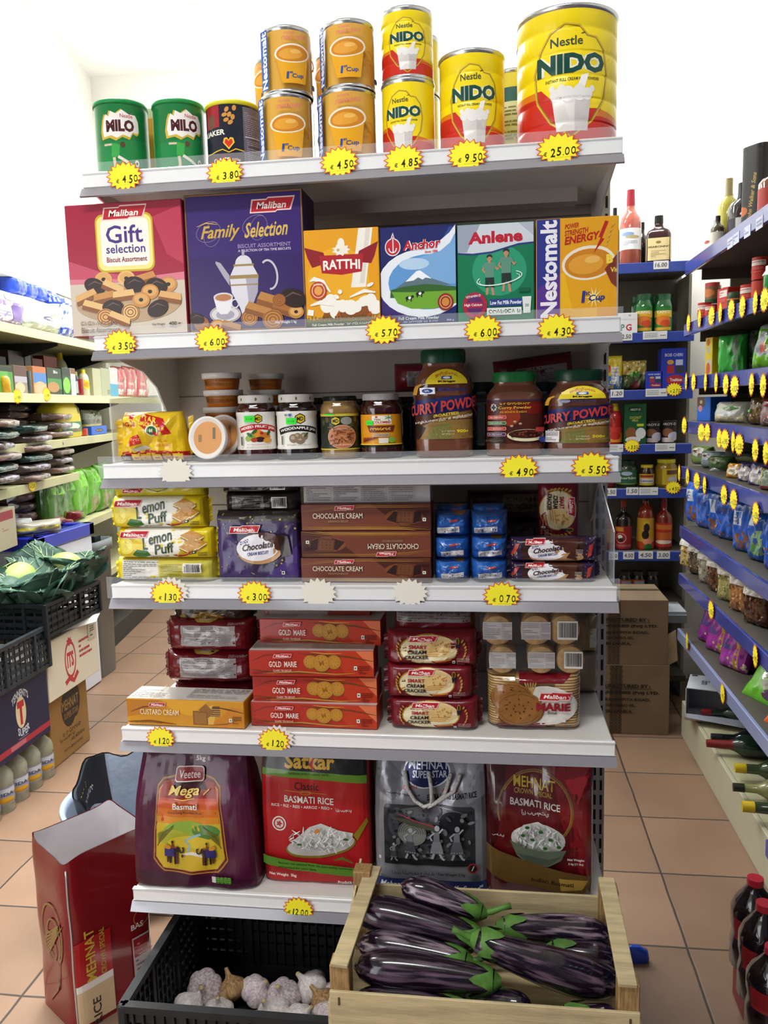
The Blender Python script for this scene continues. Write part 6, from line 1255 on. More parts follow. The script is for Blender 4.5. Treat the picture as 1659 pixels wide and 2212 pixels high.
GAR = [garlic_mesh(1, 'ece2de', 'b89cac'), garlic_mesh(2, 'f4eee8', 'd8c8ca'), garlic_mesh(3, 'c8a272', '8f6a44'), garlic_mesh(4, 'efe4e0', 'c8aebc')]
GL = [(445,2168,37,0,(-28,8),'leftmost purple white garlic bulb of the back row, its stub facing forward'),(505,2165,32,2,(15,-20),'brown shrivelled garlic bulb in the back row'),(556,2168,32,3,(-10,24),'pale garlic bulb in the back row just right of the brown one'),
      (614,2182,35,0,(-18,-4),'purple tinged garlic bulb with a brown stub, fourth in the back row'),(672,2160,33,1,(-8,-22),'garlic bulb with a long neck leaning left beside the wooden crate'),(410,2205,34,1,(24,30),'white garlic bulb at the front left corner of the crate'),
      (472,2212,31,1,(-8,5),'white garlic bulb beside the front left corner bulb'),(590,2222,36,1,(-12,-10),'large white garlic bulb at the front middle of the crate'),(652,2232,34,1,(-6,22),'garlic bulb with a pale neck pointing right, front right'),
      (700,2190,30,2,(8,-30),'tan garlic bulb against the wooden crate'),(712,2222,32,3,(4,14),'pale garlic bulb tucked against the wooden crate'),(722,2165,24,0,(6,10),'purple garlic bulb mostly hidden behind the wooden crate')]
for i, (px, py, rp, v, (tx_, ty_), lab) in enumerate(GL):
    p = PZ(px, py, .085); r = rp*p.y/FPX*1.22
    b = GAR[v]; t = thing('garlic_bulb', lab, 'garlic', (p.x, p.y, .085+r*.85), 0, 'garlic bulbs in the black crate')
    t.scale = (r, r, r); t.rotation_euler = (R_(-tx_*1.7), R_(ty_*1.5), 0); o = b.build('bulb', t, (0, 0, -.62))
    MB().loft([(1.88,.13,.13),(1.95,.13,.12),(1.98,.08,.08)], M('c9b080', .8), 2, 12).build('stem', t, (0, 0, -.62))
p = PZ(552, 2195, .085); mb = MB()
mb.grid(lambda u, v: (.03*(u-.5), .02*(v-.5), .006+.009*math.sin(3.1*u)*math.sin(3.1*v)), 8, 6, M('e6dfd6', .6)); tag(mb.build('garlic_skin', None, (p.x, p.y, .083), .5), 'loose curl of white garlic skin on the crate floor', 'garlic skin')

# wooden crate of aubergines
WOOD = M('d2bd92', .65, vary=.28, vscale=6, stretch=(1.5, 14, 14), bump=.12, bscale=40); WOODE = M('b08c5a', .7, vary=.4, vscale=30, stretch=(9, 9, 1.2))
wx0, wx1, wy0, wy1 = -.287, .226, 1.25, 1.505
t = thing('wooden_crate', 'pale slatted wooden crate of striped aubergines in front of the lowest shelf', 'crate', (wx0, wy0, .305)); T_ = Matrix.Translation((-wx0, -wy0, -.305))
def wpart(nm, f):
    mb = MB(); mb.T = T_; f(mb); return mb.build(nm, t)
zt_ = .402
o = wpart('front_board', lambda m: m.box(wx0, wy0-.006, .31, wx1, wy0, zt_, WOOD, .001))
STP = M('5a4a34', .6)
for sx in (wx0+.016, wx1-.016):
    for zz in (.335, .385): wpart('staple', lambda m: m.box(sx-.0015, wy0-.0075, zz-.007, sx+.0015, wy0-.006, zz+.007, STP))
wpart('back_board', lambda m: m.box(wx0+.01, wy1, .34, wx1-.01, wy1+.006, .437, WOOD, .001))
for x, y, h, nm in ((wx0, wy0, .446, 0), (wx1-.034, wy0, .446, 0), (wx0+.004, wy1-.034, .482, 0), (wx1-.036, wy1-.034, .47, 0)):
    wpart('corner_post', lambda m: m.box(x, y, .31, x+.034, y+.034, h, WOODE, .0015))
wpart('base_slats', lambda m: m.box(wx0+.002, wy0+.002, .306, wx1-.002, wy1, .316, WOOD))
for x, dx in ((wx0+.001, -.006), (wx1-.001, .0)):
    wpart('side_board', lambda m: m.box(x+dx, wy0, .325, x+dx+.005, wy1, .375, WOOD))
wpart('side_rail', lambda m: m.bar((wx0+.018, wy0-.004, .448), (wx0+.040, wy1+.004, .472), .030, .007, WOOD, ch=.001))
wpart('side_rail', lambda m: m.bar((wx1-.020, wy0-.004, .448), (wx1-.020, wy1+.004, .473), .030, .007, WOOD, ch=.001))
wpart('split_slat', lambda m: m.bar((wx0-.003, wy0+.03, .33), (wx0+.012, wy1+.02, .472), .004, .024, WOOD))
# aubergines
AUB = M('180e1a', .18, coat=.5, vary=.6, vscale=3.6, stretch=(1.6, 34, 34), col2='6a5464'); AUBS = M('1c1020', .18, coat=.5, vary=.8, vscale=3.2, stretch=(1.6, 36, 36), col2='b09aa6')
for m_ in (AUB, AUBS):
    for n_ in m_.node_tree.nodes:
        if n_.type == 'MAP_RANGE': n_.inputs[1].default_value = .50; n_.inputs[2].default_value = .68
CALX = M('5c8a3c', .5, vary=.35, vscale=40)
def aubergine(label, p, q, r, mat=AUB, bend=.01, stem=None, up=0.):
    """p blossom end, q stem end (world points)"""
    p, q = Vector(p), Vector(q); d = q-p; L = d.length; X = d.normalized(); Z = (Vector((0,0,1))-X*X.z).normalized(); Y = Z.cross(X)
    t = thing('aubergine', label, 'aubergine', p, 0, 'striped aubergines in the wooden crate'); mtx = Matrix((X, Y, Z)).transposed().to_4x4(); mtx.translation = p; t.matrix_world = mtx
    N = 22; pts = []; rs = []
    for i in range(N+1):
        f = i/N; pts.append((L*f, bend*math.sin(math.pi*f), up*math.sin(math.pi*f)))
        rs.append(r*(math.sqrt(max(0, 1-(1-min(f/.30, 1))**2))*(1-.42*max(0, (f-.35)/.65)**1.3)) if f > 0 else r*.06)
    MB().tube(pts, rs, mat, 26).build('fruit', t)
    mb = MB(); re = rs[-1]; e = Vector(pts[-1]); vs = []; K = 30
    for j, (back, k) in enumerate(((-.030, 1.14), (-.016, 1.10), (-.004, .95), (.006, .60), (.012, .30))):
        for i in range(K):
            th = 2*math.pi*i/K; lobe = .5+.5*math.cos(5*th); b = back*(.35+1.1*lobe) if j == 0 else back*(.7+.5*lobe) if j == 1 else back
            kk = (rs[max(0, int(N*(1+b/L)))] if b < 0 else re)*k+.001; vs.append((e.x+b, e.y+kk*math.cos(th), e.z+kk*math.sin(th)))
    mb.add(vs, [(j*K+i, j*K+(i+1) % K, (j+1)*K+(i+1) % K, (j+1)*K+i) for j in range(4) for i in range(K)], CALX, True); mb.build('calyx', t)
    s = Vector(stem) if stem else Vector((.04, .01, .012)); MB().tube([e, e+s*.3+Vector((.004,0,0)), e+s*.7, e+s], [re*.34, .0062, .0048, .0062], CALX, 10).build('stem', t)
    return t
def W2(px, py, Y): return PY(px, py, Y)
aubergine('whitish striped aubergine lying uppermost against the back board', W2(866,1912,1.465), W2(1040,1972,1.455), .029, AUBS, .004, (.050, .010, .028))
aubergine('large dark aubergine whose tip pokes out through the left side', W2(762,1962,1.43), W2(1035,2030,1.40), .036, AUB, .004)
aubergine('striped aubergine lying along the right half of the back, stem to the left', W2(1326,2024,1.44), W2(1085,2002,1.42), .031, AUBS, -.006, (.03, .0, -.02))
aubergine('long dark aubergine running to the right front, bright green cap at the centre', W2(1345,2128,1.345), W2(1030,2030,1.345), .036, AUB, .012, (.046, .0, .006))
aubergine('aubergine along the left wall with its cap in the middle of the crate', W2(772,2038,1.37), W2(1010,2078,1.34), .030, AUBS, .004)
aubergine('dark aubergine in the left foreground behind the front board', W2(764,2088,1.315), W2(1068,2120,1.31), .034, AUB, .006, (.02, .0, -.03))
aubergine('aubergine half buried at the right, its cap below the back right one', W2(1335,2075,1.40), W2(1190,2052,1.40), .028, AUB, .003)
aubergine('half hidden aubergine at the front left, low behind the front board', W2(768,2152,1.285), W2(1010,2180,1.285), .022, AUB, .003)
aubergine('aubergine end showing low in the front middle of the crate', W2(1150,2178,1.285), W2(1010,2150,1.33), .026, AUB, .003)
aubergine('aubergine at the front right corner with a leafy green cap', W2(1345,2205,1.285), W2(1215,2190,1.285), .024, AUBS, .003)
tag(MB().loft([(0,.03,.012),(.01,.034,.014),(.03,.03,.012),(.04,.01,.005)], M('2a4ac0', .25, coat=.5), 3, 20).build('plastic_wrapper', None, PZ(1372, 2075, 0)), 'scrap of blue plastic wrapper on the floor right of the wooden crate', 'wrapper')

# tall open rice sack standing on the floor at the left
bx = -.955; by = 1.69
t = thing('rice_sack', 'tall open shiny red rice sack standing on the floor at the front left', 'rice sack', (bx, by, 0), R_(55))
RS = lambda c: M(c, .22, coat=.6, bump=.45, bscale=9); seg = 72; vs = []
lvz = [(0,.94),(.02,1.),(.3,1.),(.6,1.),(.85,.98),(1.,.98)]; sw, sd = .105, .088
def sack_pt(th, f, inn=0., k=None):
    ct, st = math.cos(th), math.sin(th); n = 7.; sc = 1.
    x = (sw-inn)*sc*math.copysign(abs(ct)**(2/n), ct); y = (sd-inn)*sc*math.copysign(abs(st)**(2/n), st)
    top = .418+.007*math.sin(th+.75)+.007*math.sin(3*th)
    z = top*f; wv = .006*math.sin(f*9+th*3)+.008*math.sin(f*17+th*2)*f
    return (x*(1+wv*2), y*(1+wv*2)-.03*f*f*0, z)
rows = 26
vs = [sack_pt(2*math.pi*k/seg, j/rows) for j in range(rows+1) for k in range(seg)]
mb = MB(); mb.add(vs, [(j*seg+k, j*seg+(k+1) % seg, (j+1)*seg+(k+1) % seg, (j+1)*seg+k) for j in range(rows) for k in range(seg)], RS('7c141c'), True)
mb.add(vs[:seg], [tuple(range(seg))[::-1]], RS('7c141c')); mb.build('sack', t)
mb = MB(); vs = [sack_pt(2*math.pi*k/seg, .3+.7*j/10-.001, .003) for j in range(11) for k in range(seg)]
mb.add(vs, [(j*seg+k, (j+1)*seg+k, (j+1)*seg+(k+1) % seg, j*seg+(k+1) % seg) for j in range(10) for k in range(seg)], M('cfc9cc', .3, bump=.4, bscale=12), True); mb.build('lining', t)
def sackface(side):
    def fn(u, v, o):
        q = (2*u-1)*.95; w_ = math.copysign(abs(q)**3.5, q if not side else -q); th = -math.acos(max(-1, min(1, w_))) if not side else math.pi-math.asin(max(-1, min(1, w_)))
        x, y, z = sack_pt(th, v*.985); return (x-(o if side else 0), y-(0 if side else o), z)
    return fn
def sart(f, side, nm, k=1.):
    a = Art(100*k, 100); f(a, a.W); mb = MB(); a.put(mb, sackface(side), (1/24, 1/26), d0=.0022, dl=.00015, sheen=RS); mb.build(nm, t)
def fr(a, W):   # the wider front panel
    a.rect(W*.02, 3, W*.46, 52, '#a8181e'); a.rect(W*.02, 3, W*.46, 27, '#e4ddd8'); a.rect(W*.02, 3, W*.46, 23, '#c9b08c'); a.text('RICE', W*.24, 8, W*.10, '#3a3430', w=16, bold=.02, rot=90)
    a.text('MEHNAT', W*.20, 42, W*.115, '#c9a83a', w=30, bold=.02, rot=90); a.text('CROWN SPECIAL', W*.35, 41, W*.065, '#b8983a', w=27, rot=90)
    a.text('BAS', W*.80, 44.5, 3.4, '#d8ccc8', w=W*.16, bold=.02); a.ring(W*.86, 49, W*.10, 5, .5, '#a8783c'); a.rect(W*.72, 0, W*.98, 38, '#b8a8a8'); a.rect(W*.735, 0, W*.98, 37, '#8c1c24'); a.rect(W*.735, 0, W*.98, 26, '#b4a8a6'); a.fine(W*.75, 2, W*.97, 25, 9, '#6a5c5c', 2, .4); a.fine(W*.76, 28, W*.97, 36, 4, '#b8888a', 2, .4)
def gold(a, W):
    for cx, cy, r in ((.55,52,18),(.6,50,12),(.5,44,9)): a.ring(W*cx, cy, W*r/100*1.6, r, 1.2, '#7a6224', 0, -60, 250)
    for k in range(7): a.line([(W*.4,38+2*k),(W*(.6+.03*k),48+2.2*k),(W*(.85-.02*k),62-1.2*k)], 1.8, '#846a28', True)
    a.line([(W*.3,6),(W*.6,20),(W*.7,38)], 2.5, '#6e4a24', True)
sart(fr, 0, 'printed_front', .5); sart(gold, 1, 'printed_side', .5)
MB().tube([tuple(x*1.01 if i < 2 else x for i, x in enumerate(sack_pt(R_(-135), f))) for f in [j/24 for j in range(24)]], .0024, M('c9c4c4', .25, metal=.6), 6).build('seam', t)

# round tub with an open paper sack in it, behind the rice sack
t = thing('round_tub', 'round pale blue tub on the floor behind the red sack', 'tub', (-1.055, 2.14, 0)); mb = MB(); tm = M('8f9bb4', .35)
mb.loft([(0,.14,.14),(.01,.15,.15),(.25,.195,.195),(.262,.207,.207),(.27,.205,.205),(.265,.192,.192),(.25,.188,.188),(.02,.145,.145)], tm, 2, 48, capt=True); mb.build('bowl', t)
t = thing('paper_sack', 'open grey paper sack with a black printed edge, crumpled inside the round tub', 'sack', (-1.055, 2.14, .03)); mb = MB(); seg = 60
def pk(k, f, inn=0):
    th = 2*math.pi*k/seg; r = .125+.045*f-inn; hz = .27+.05*math.sin(th-.9)+.014*math.sin(5*th)+.006*math.sin(11*th); return (r*math.cos(th)*(1+.04*math.sin(4*th+f*4)), r*math.sin(th)*(1+.04*math.sin(3*th+f*5)), .004+hz*f)
vs = [pk(k, j/8) for j in range(9) for k in range(seg)]; mb.add(vs, [(j*seg+k, j*seg+(k+1) % seg, (j+1)*seg+(k+1) % seg, (j+1)*seg+k) for j in range(8) for k in range(seg)], M('1c1a1e', .5), True)
def lab(a, W): a.text('RICE', W*.5, 88, 5, '#c9b43a', w=W*.16, bold=.03); a.squig(W*.36, W*.62, 80, 4, '#c4c0bc', 3); a.squig(W*.38, W*.64, 73, 4, '#b0aca8', 5)
a = Art(200, 100); lab(a, 200); a.put(mb, lambda u, v, o: (lambda q: (q[0]*1.01, q[1]*1.01, q[2]))(pk(30+u*24, v)), (1/24, 1/8), d0=.001); mb.build('paper', t)
mb = MB(); vs = [pk(k, j/8*.99, .004) for j in range(9) for k in range(seg)]; mb.add(vs, [(j*seg+k, (j+1)*seg+k, (j+1)*seg+(k+1) % seg, j*seg+(k+1) % seg) for j in range(8) for k in range(seg)], M('858e9c', .5, bump=.5, bscale=16), True)
a = Art(100, 100); a.poly([(38,58),(52,66),(56,78),(44,70)], '#c9c2b4'); a.poly([(40,30),(54,36),(66,64),(60,66),(46,44)], '#bdb9a8'); a.line([(50,34),(64,44)], 3, '#b8688a'); a.put(mb, lambda u, v, o: (lambda q: (q[0]*.985, q[1]*.985, q[2]))(pk(8+u*16, v, .006)), (1/16, 1/8), d0=.001)
a = Art(140, 100); a.rect(0, 55, 140, 100, '#1f1d22'); a.line([(0,56),(40,50),(80,58),(140,52)], 5, '#8c8f98'); a.squig(30, 110, 74, 7, '#c4c0bc', 4); a.text('PURE', 74, 86, 6, '#c9b43a', w=30, bold=.03); a.put(mb, lambda u, v, o: (lambda q: (q[0]*.975, q[1]*.975, q[2]))(pk(40-u*16, v, .008)), (1/16, 1/8), d0=.001); mb.build('lining', t)
# ================================================================== small stock for the wall shelving
def prism(mb, pts2, z0, z1, mat):
    n = len(pts2); mb.add([(x, y, z0) for x, y in pts2]+[(x, y, z1) for x, y in pts2], [tuple(range(n))[::-1], tuple(range(n, 2*n))]+[(i, (i+1) % n, n+(i+1) % n, n+i) for i in range(n)], mat)
BOT = {'wine': [(0,.9),(.02,1),(.55,1),(.62,.92),(.70,.55),(.75,.38),(.97,.34),(1,.34)], 'spirit': [(0,.92),(.02,1),(.60,1),(.68,.85),(.74,.42),(.80,.34),(1,.32)], 'squeeze': [(0,.9),(.03,1),(.5,.94),(.7,.9),(.8,.7),(.86,.4),(1,.36)],
       'cola': [(0,.85),(.04,1),(.3,1),(.4,.92),(.5,1),(.66,1),(.76,.82),(.86,.5),(.92,.34),(1,.33)], 'jar': [(0,.9),(.03,1),(.72,1),(.82,.86),(.86,.8),(1,.8)], 'can': [(0,.96),(.02,1),(.98,1),(1,.96)], 'oil': [(0,.9),(.03,1),(.2,.97),(.25,1),(.35,.97),(.4,1),(.5,.97),(.55,1),(.70,1),(.80,.8),(.9,.4),(1,.36)]}
def bottle(name, label, cat, loc, r, h, kind, col, cap=None, capz=.84, lab=None, lz=(.15,.5), rz=0., rot=None, group=None, art=None, n=2., asp=1., mat=None, seg=24):
    t = thing(name, label, cat, loc, rz, group); m = mat or M(col, .1, coat=.8)
    lv = [(h*z, r*q, r*q*asp) for z, q in BOT[kind]]
    cz = capz*h; mb = MB(); mb.loft([l for l in lv if l[0] < cz]+[(cz,)+tuple(face_at(lv, cz))], m, n, seg); mb.build('body', t)
    if cap:
        mb = MB(); cl = [(cz,)+tuple(1.06*x for x in face_at(lv, cz+.001))]+[(z, a*1.06, b*1.06) for z, a, b in lv if z > cz]; mb.loft(cl, M(cap, .35), 2, seg); mb.build('cap', t)
    if lab:
        z0, z1 = lz[0]*h, lz[1]*h; a = Art(100*math.pi*r/(z1-z0), 100.); a.rect(0, 0, a.W, 100, lab); art and art(a, a.W); mb = MB(); a.put(mb, wrap(lv, n, z0, z1, 200), (.05, [(z-z0)/(z1-z0) for z, _, _ in lv if z0 < z < z1]), d0=.0006); mb.build('label', t)
    if rot: t.rotation_euler = rot
    return t
def face_at(lv, z):
    for i in range(len(lv)-1):
        a, b = lv[i], lv[i+1]
        if z <= b[0] or i == len(lv)-2: f = min(1, max(0, (z-a[0])/max(b[0]-a[0], 1e-9))); return a[1]+(b[1]-a[1])*f, a[2]+(b[2]-a[2])*f
def blocks(*spec):
    """simple printed face: (x0, y0, x1, y1, colour) in hundredths"""
    def f(a, W):
        for s in spec:
            if s[0] == 'e': a.ell(W*s[1]/100, s[2], W*s[3]/100, s[4], s[5])
            elif s[0] == 't': a.text(s[1], W*s[2]/100, s[3], s[4], s[5], w=W*s[6]/100, bold=.03)
            elif s[0] == 'f': a.fine(W*s[1]/100, s[2], W*s[3]/100, s[4], s[5], s[6], int(s[1]+s[2]), .4)
            elif s[0] == 'n':
                rd = random.Random(int(s[6])); cs = s[5]
                for k in range(int(s[7])): a.ell(W*rd.uniform(s[1], s[3])/100, rd.uniform(s[2], s[4]), rd.uniform(1.5, 5), rd.uniform(1.5, 4), rd.choice(cs), rd.uniform(0, 180))
            else: a.rect(W*s[0]/100, s[1], W*s[2]/100, s[3], s[4])
    return f
FILM = lambda c: M(c, .2, coat=.6, bump=.25, bscale=30)

# ------------------------------------------------------------------ back wall shelving with blue price rails
BLUE = M('33479c', .35, coat=.3); BLUEL = M('4a5cb8', .3, coat=.4); DKST = M('57534c', .6)
BX0, BX1, BY, BYB = .28, .845, 3.70, 4.06
BZ = [PY(1420, y, BY).z for y in (565, 716, 840, 958, 1054, 1190)]
S = thing('wall_shelving', 'shelving with blue price rails against the back wall right of the gondola', 'shelving', (BX0, BYB, 0)); ST = Matrix.Translation((-BX0, -BYB, 0))
def part(nm, par, Tm, f, *a): mb = MB(); mb.T = Tm; f(mb, *a); return mb.build(nm, par)
part('back_panel', S, ST, lambda m: m.box(BX0, BYB-.01, 0, BX1+.02, BYB, BZ[0]-.02, M('77736a', .6)))
part('side_panel', S, ST, lambda m: m.box(BX1+.002, BY+.12, 0, BX1+.014, BYB, BZ[0]-.04, M('8b877c', .6)))
part('upright', S, ST, lambda m: m.box(BX0-.03, BY+.03, 0, BX0, BY+.07, BZ[0]+.1, STEEL))
for z in BZ:
    sh = part('shelf', S, ST, lambda m: m.box(BX0, BY+.004, z-.03, BX1, BYB-.012, z-.002, DKST))
    part('price_rail', sh, ST, lambda m: m.box(BX0, BY-.006, z-.045, BX1, BY+.004, z-.002, BLUE, .002))
sh = part('shelf', S, ST, lambda m: m.box(BX0, BY+.004, .115, BX1, BYB-.012, .14, DKST))
def back_ticket(px, py, w, txt, label, h=.034):
    p = PY(px, py, BY-.0075); mb = MB(); mb.box(-w/2, 0, -h/2, w/2, .001, h/2, 'dfe0e2'); a = Art(100*w/h, 100)
    if txt: a.text(txt, a.W/2, 50, 55, '#5a5c66', w=min(a.W*.8, len(txt)*36), shear=.1)
    else: a.fine(a.W*.06, 20, a.W*.6, 85, 3, '#8c8e96', 3, .4); a.fine(a.W*.7, 30, a.W*.95, 60, 1, '#6c6e76', 4, .4)
    a.put(mb, flat(-w/2, w/2, -h/2, h/2, 0)); tag(mb.build('shelf_ticket', None, p), label, 'price ticket', 'white tickets on the blue rails')
for px, py, w, tx, lb in ((1428,572,.062,'16.00','handwritten 16.00 ticket on the top blue rail of the back shelving'),(1353,727,.05,'2.50','handwritten 2.50 ticket under the white tea box'),(1415,724,.10,'','printed ticket under the green juice jars'),
      (1333,850,.055,'1.20','handwritten 1.20 ticket under the yellow flour bag'),(1418,848,.09,'','printed ticket left of the yellow star under the blue boxes'),(1331,968,.06,'','printed ticket under the ketchup bottle'),(1437,966,.085,'','printed ticket under the dark coconut cans'),
      (1319,1063,.05,'2.50','handwritten 2.50 ticket under the green pickle jar'),(1366,1061,.052,'1.50','handwritten 1.50 ticket under the small yellow lidded jar'),(1401,1061,.08,'','printed ticket under the yellow mustard jar'),
      (1325,1201,.04,'2.50','handwritten ticket at the left end of the sauce bottle rail'),(1358,1200,.048,'4.50','handwritten 4.50 ticket under the dark soy sauce bottle'),(1395,1199,.062,'4.50','larger handwritten 4.50 ticket under the yellow labelled red bottle'),(1433,1199,.056,'3.00','handwritten 3.00 ticket under the red chili bottle')): back_ticket(px, py, w, tx, lb)
for px, py, tx, lb in ((1456,841,'2.70','yellow star price card under the tall blue pen box on the back shelving'),(1365,963,'3.50','yellow star price card under the coconut milk carton'),(1454,1053,'4.50','yellow star price card under the big yellow lidded jar')):
    o = star_mesh(tx, .036, .031, False, px).build('price_star', None, PY(px, py, BY-.0075)); tag(o, lb, 'price tag', 'price stars on the back shelving')
def bk(px0, px1, yt, k, dy=.03):
    Y = BY+dy; x0, x1 = PY(px0, yt+30, Y).x, PY(px1, yt+30, Y).x; z = BZ[k]-.0015; return (x0+x1)/2, Y, z, x1-x0, PY((px0+px1)/2, yt, Y).z-z
def bkbottle(name, label, cat, px0, px1, yt, k, kind, col, dy=.03, **kw):
    x, Y, z, w, h = bk(px0, px1, yt, k, dy); r = w/2; return bottle(name, label, cat, (x, Y+r*kw.get('asp', 1), z), r, h, kind, col, rz=math.atan2(-x, Y), **kw)
def bkbox(name, label, cat, px0, px1, yt, k, d, side, art, dy=.02, rz=0., **kw):
    x, Y, z, w, h = bk(px0, px1, yt, k, dy); return tag(carton_mesh(w, d, h, side, art, **kw).build(name, None, (x, Y+d/2, z), rz), label, cat)
def bkpouch(name, label, cat, px0, px1, yt, k, d, col, art, dy=.03, **kw):
    x, Y, z, w, h = bk(px0, px1, yt, k, dy); return tag(pouch_mesh(w, h, d, col, art, sheen=FILM, **kw).build(name, None, (x, Y+d/2, z)), label, cat)
bkbottle('wine_bottle', 'rose wine bottle with a red cap and white label on the top back shelf', 'bottle', 1343, 1390, 405, 0, 'wine', 'b05a4c', cap='9c2434', capz=.79, lab='e4e4e8', lz=(.2,.48), art=blocks(('e',42,72,18,10,'#8aa4cc'),('e',56,58,20,8,'#b8a878'),('f',30,20,70,42,3,'#a0a4b4')))
bkbottle('liqueur_bottle', 'square dark liqueur bottle with a black cap and cream label', 'bottle', 1400, 1454, 462, 0, 'spirit', '33181a', n=6., asp=.75, cap='14120f', capz=.83, lab='dcc893', lz=(.06,.52), art=blocks((0,0,22,100,'#33181a'),(78,0,100,100,'#33181a'),('t','DISARONNO',50,60,9,'#3a2a1c',46),('e',50,80,5,6,'#8a7440'),('f',36,16,64,46,4,'#a8966a')))
bkbottle('wine_bottle', 'dark bottle with a black cap half hidden behind the yellow malt carton', 'bottle', 1318, 1342, 447, 0, 'wine', '2c2c1c', cap='14161c', capz=.80, dy=.12)
bkbottle('liqueur_bottle', 'dark bottle in the gap behind the rose wine and the square bottle', 'bottle', 1378, 1402, 478, 0, 'spirit', '1c1412', cap='14120f', dy=.16)
bkbox('tea_box', 'white tea box lettered in green and red on the second back shelf', 'box', 1328, 1377, 676, 1, .10, 'dcdce0', blocks((0,0,100,100,'#dfe0e4'),('t','P',35,28,34,'#2c7a4a',16),('t','G',62,28,34,'#b8303a',26),('e',66,88,6,4,'#c49a9a'),(0,68,100,70,'#c4c4cc')))
for i, (a0, a1) in enumerate(((1376,1413),(1417,1455))):
    bkbottle('juice_jar', 'green juice powder jar with an orange label, '+('left','right')[i]+' one of the front pair', 'jar', a0, a1, 634, 1, 'jar', '1f6a34', n=2.6, cap='1c5c34', capz=.84, lab='2a7a34', lz=(.04,.68), art=blocks((18,55,82,82,'#dcb42a'),('t','TANG',50,76,12,'#e8e4d8',40),('e',50,42,24,20,'#d8782a'),('e',58,30,16,14,'#c84a24'),(24,2,76,14,'#d8a42a')), group='green juice jars')
    bkbottle('juice_jar', 'green juice powder jar in the back row behind the '+('left','right')[i]+' front jar', 'jar', a0-12, a1-14, 640, 1, 'jar', '1a5a2c', n=2.6, cap='164a2a', capz=.84, dy=.13, group='green juice jars')
bkpouch('flour_bag', 'yellow and blue bag with a white sticker on the third back shelf', 'bag', 1306, 1346, 768, 2, .05, 'd0b42a', blocks((0,0,100,100,'#d4bc30'),(0,0,100,42,'#2a6ab8'),('e',20,62,14,12,'#b8302a'),(36,18,78,68,'#d8dce4'),('f',38,20,76,66,5,'#a8acb8'),('t','TSTAR',30,10,10,'#d8b42a',40)), pu=6, pv=5, amp=.004)
bkpouch('sweet_bag', 'crinkled gold and green foil bag on the third back shelf', 'bag', 1343, 1399, 778, 2, .06, 'a8924a', blocks((0,55,100,100,'#b09a4c'),(0,0,100,52,'#3a4a24'),(30,44,72,62,'#3c7a34'),('e',54,14,20,16,'#6a1c1e'),('n',0,60,100,98,('#d8c478','#6a5a24','#e4d898'),3,22)), pu=5, pv=4, amp=.008, seed=5)
pens = blocks((0,0,100,100,'#2a3cb0'),('t','BOIS CHERI',50,84,8,'#c4c8dc',74),('e',36,66,14,6,'#c99a3c'),(22,38,52,58,'#a83038'),(58,38,94,56,'#3a3c48'),(58,58,88,72,'#b8c0d8'),('e',58,22,38,12,'#a82c34'),('t','Tradition',60,22,8,'#e4d8d8',50))
bkbox('tea_box', 'small blue tea box with red and black flags', 'box', 1395, 1431, 802, 2, .06, '2434a0', pens)
bkbox('tea_box', 'tall blue tea box with red and black flags at the end of its shelf', 'box', 1429, 1482, 752, 2, .09, '2434a0', pens)
bkbottle('ketchup_bottle', 'red ketchup bottle with a yellow cap beside the coconut carton', 'bottle', 1316, 1347, 872, 3, 'squeeze', 'b81f1f', n=2.4, cap='d8c42a', capz=.82, lab='c8302a', lz=(.05,.42), art=blocks((0,0,100,60,'#d88a2a'),('e',50,42,22,26,'#b8241c')))
bkbox('coconut_milk_carton', 'dark green coconut milk carton picturing coconuts', 'carton', 1349, 1396, 872, 3, .07, '1c4f30', blocks((0,0,100,100,'#1f5634'),(20,80,80,92,'#14301f'),('t','AROY-D',50,86,6,'#c4ccc4',50),('t','COCONUT',50,66,6,'#b8c04a',56),('t','MILK',50,59,6,'#b8c04a',30),('e',30,26,26,16,'#8a5a34'),('e',76,26,24,14,'#d8dce0'),('e',40,10,36,8,'#e0e2e0'),(58,44,90,50,'#c4c83a')))
for i, (a0, a1) in enumerate(((1397,1430),(1433,1464))):
    bkbottle('coconut_can', 'dark coconut milk can, '+('left','right')[i]+' of the pair beside the green carton', 'tin', a0, a1, 908+i*-2, 3, 'can', '1c1614', lab='2a1e1c', lz=(.03,.97), art=blocks((10,74,90,92,'#14100f'),('t','AROY-D',50,83,12,'#c8c4d0',60),('e',42,46,24,18,'#8a5a3c'),('e',70,28,24,20,'#c8c8dc'),(10,2,70,22,'#d4c4c4')), group='coconut milk cans')
bkbottle('pickle_jar', 'dark green pickle jar with a green label', 'jar', 1335, 1380, 996, 4, 'jar', '33402a', cap='16301f', capz=.85, lab='2c6a44', lz=(.12,.66), art=blocks(('e',50,76,16,14,'#b8c8dc'),('t','Gherkins',50,46,18,'#d8e0d0',60),(10,2,90,8,'#8a9a3a')))
bkbottle('spice_jar', 'small jar with a yellow lid and yellow label between two larger jars', 'jar', 1384, 1416, 1005, 4, 'jar', '3a2018', cap='d8c42c', capz=.88, lab='d8c02a', lz=(.1,.6), art=blocks((20,70,80,92,'#a8302a'),(18,20,82,60,'#d8d4dc'),('t','Lemon',50,40,18,'#5a3c6a',50)))
bkbottle('mustard_jar', 'large yellow pickle jar with a yellow lid at the right end', 'jar', 1420, 1467, 993, 4, 'jar', '9a7a1c', cap='d8c82c', capz=.87, lab='d0b82a', lz=(.1,.66), art=blocks((0,0,40,100,'#9a7a1c'),(52,64,92,92,'#6a4a2c'),('e',72,34,18,18,'#c4c4cc')))
bkbottle('chutney_jar', 'low red jar at the left end beside the green pickle jar', 'jar', 1304, 1330, 1030, 4, 'jar', '7a1f18')
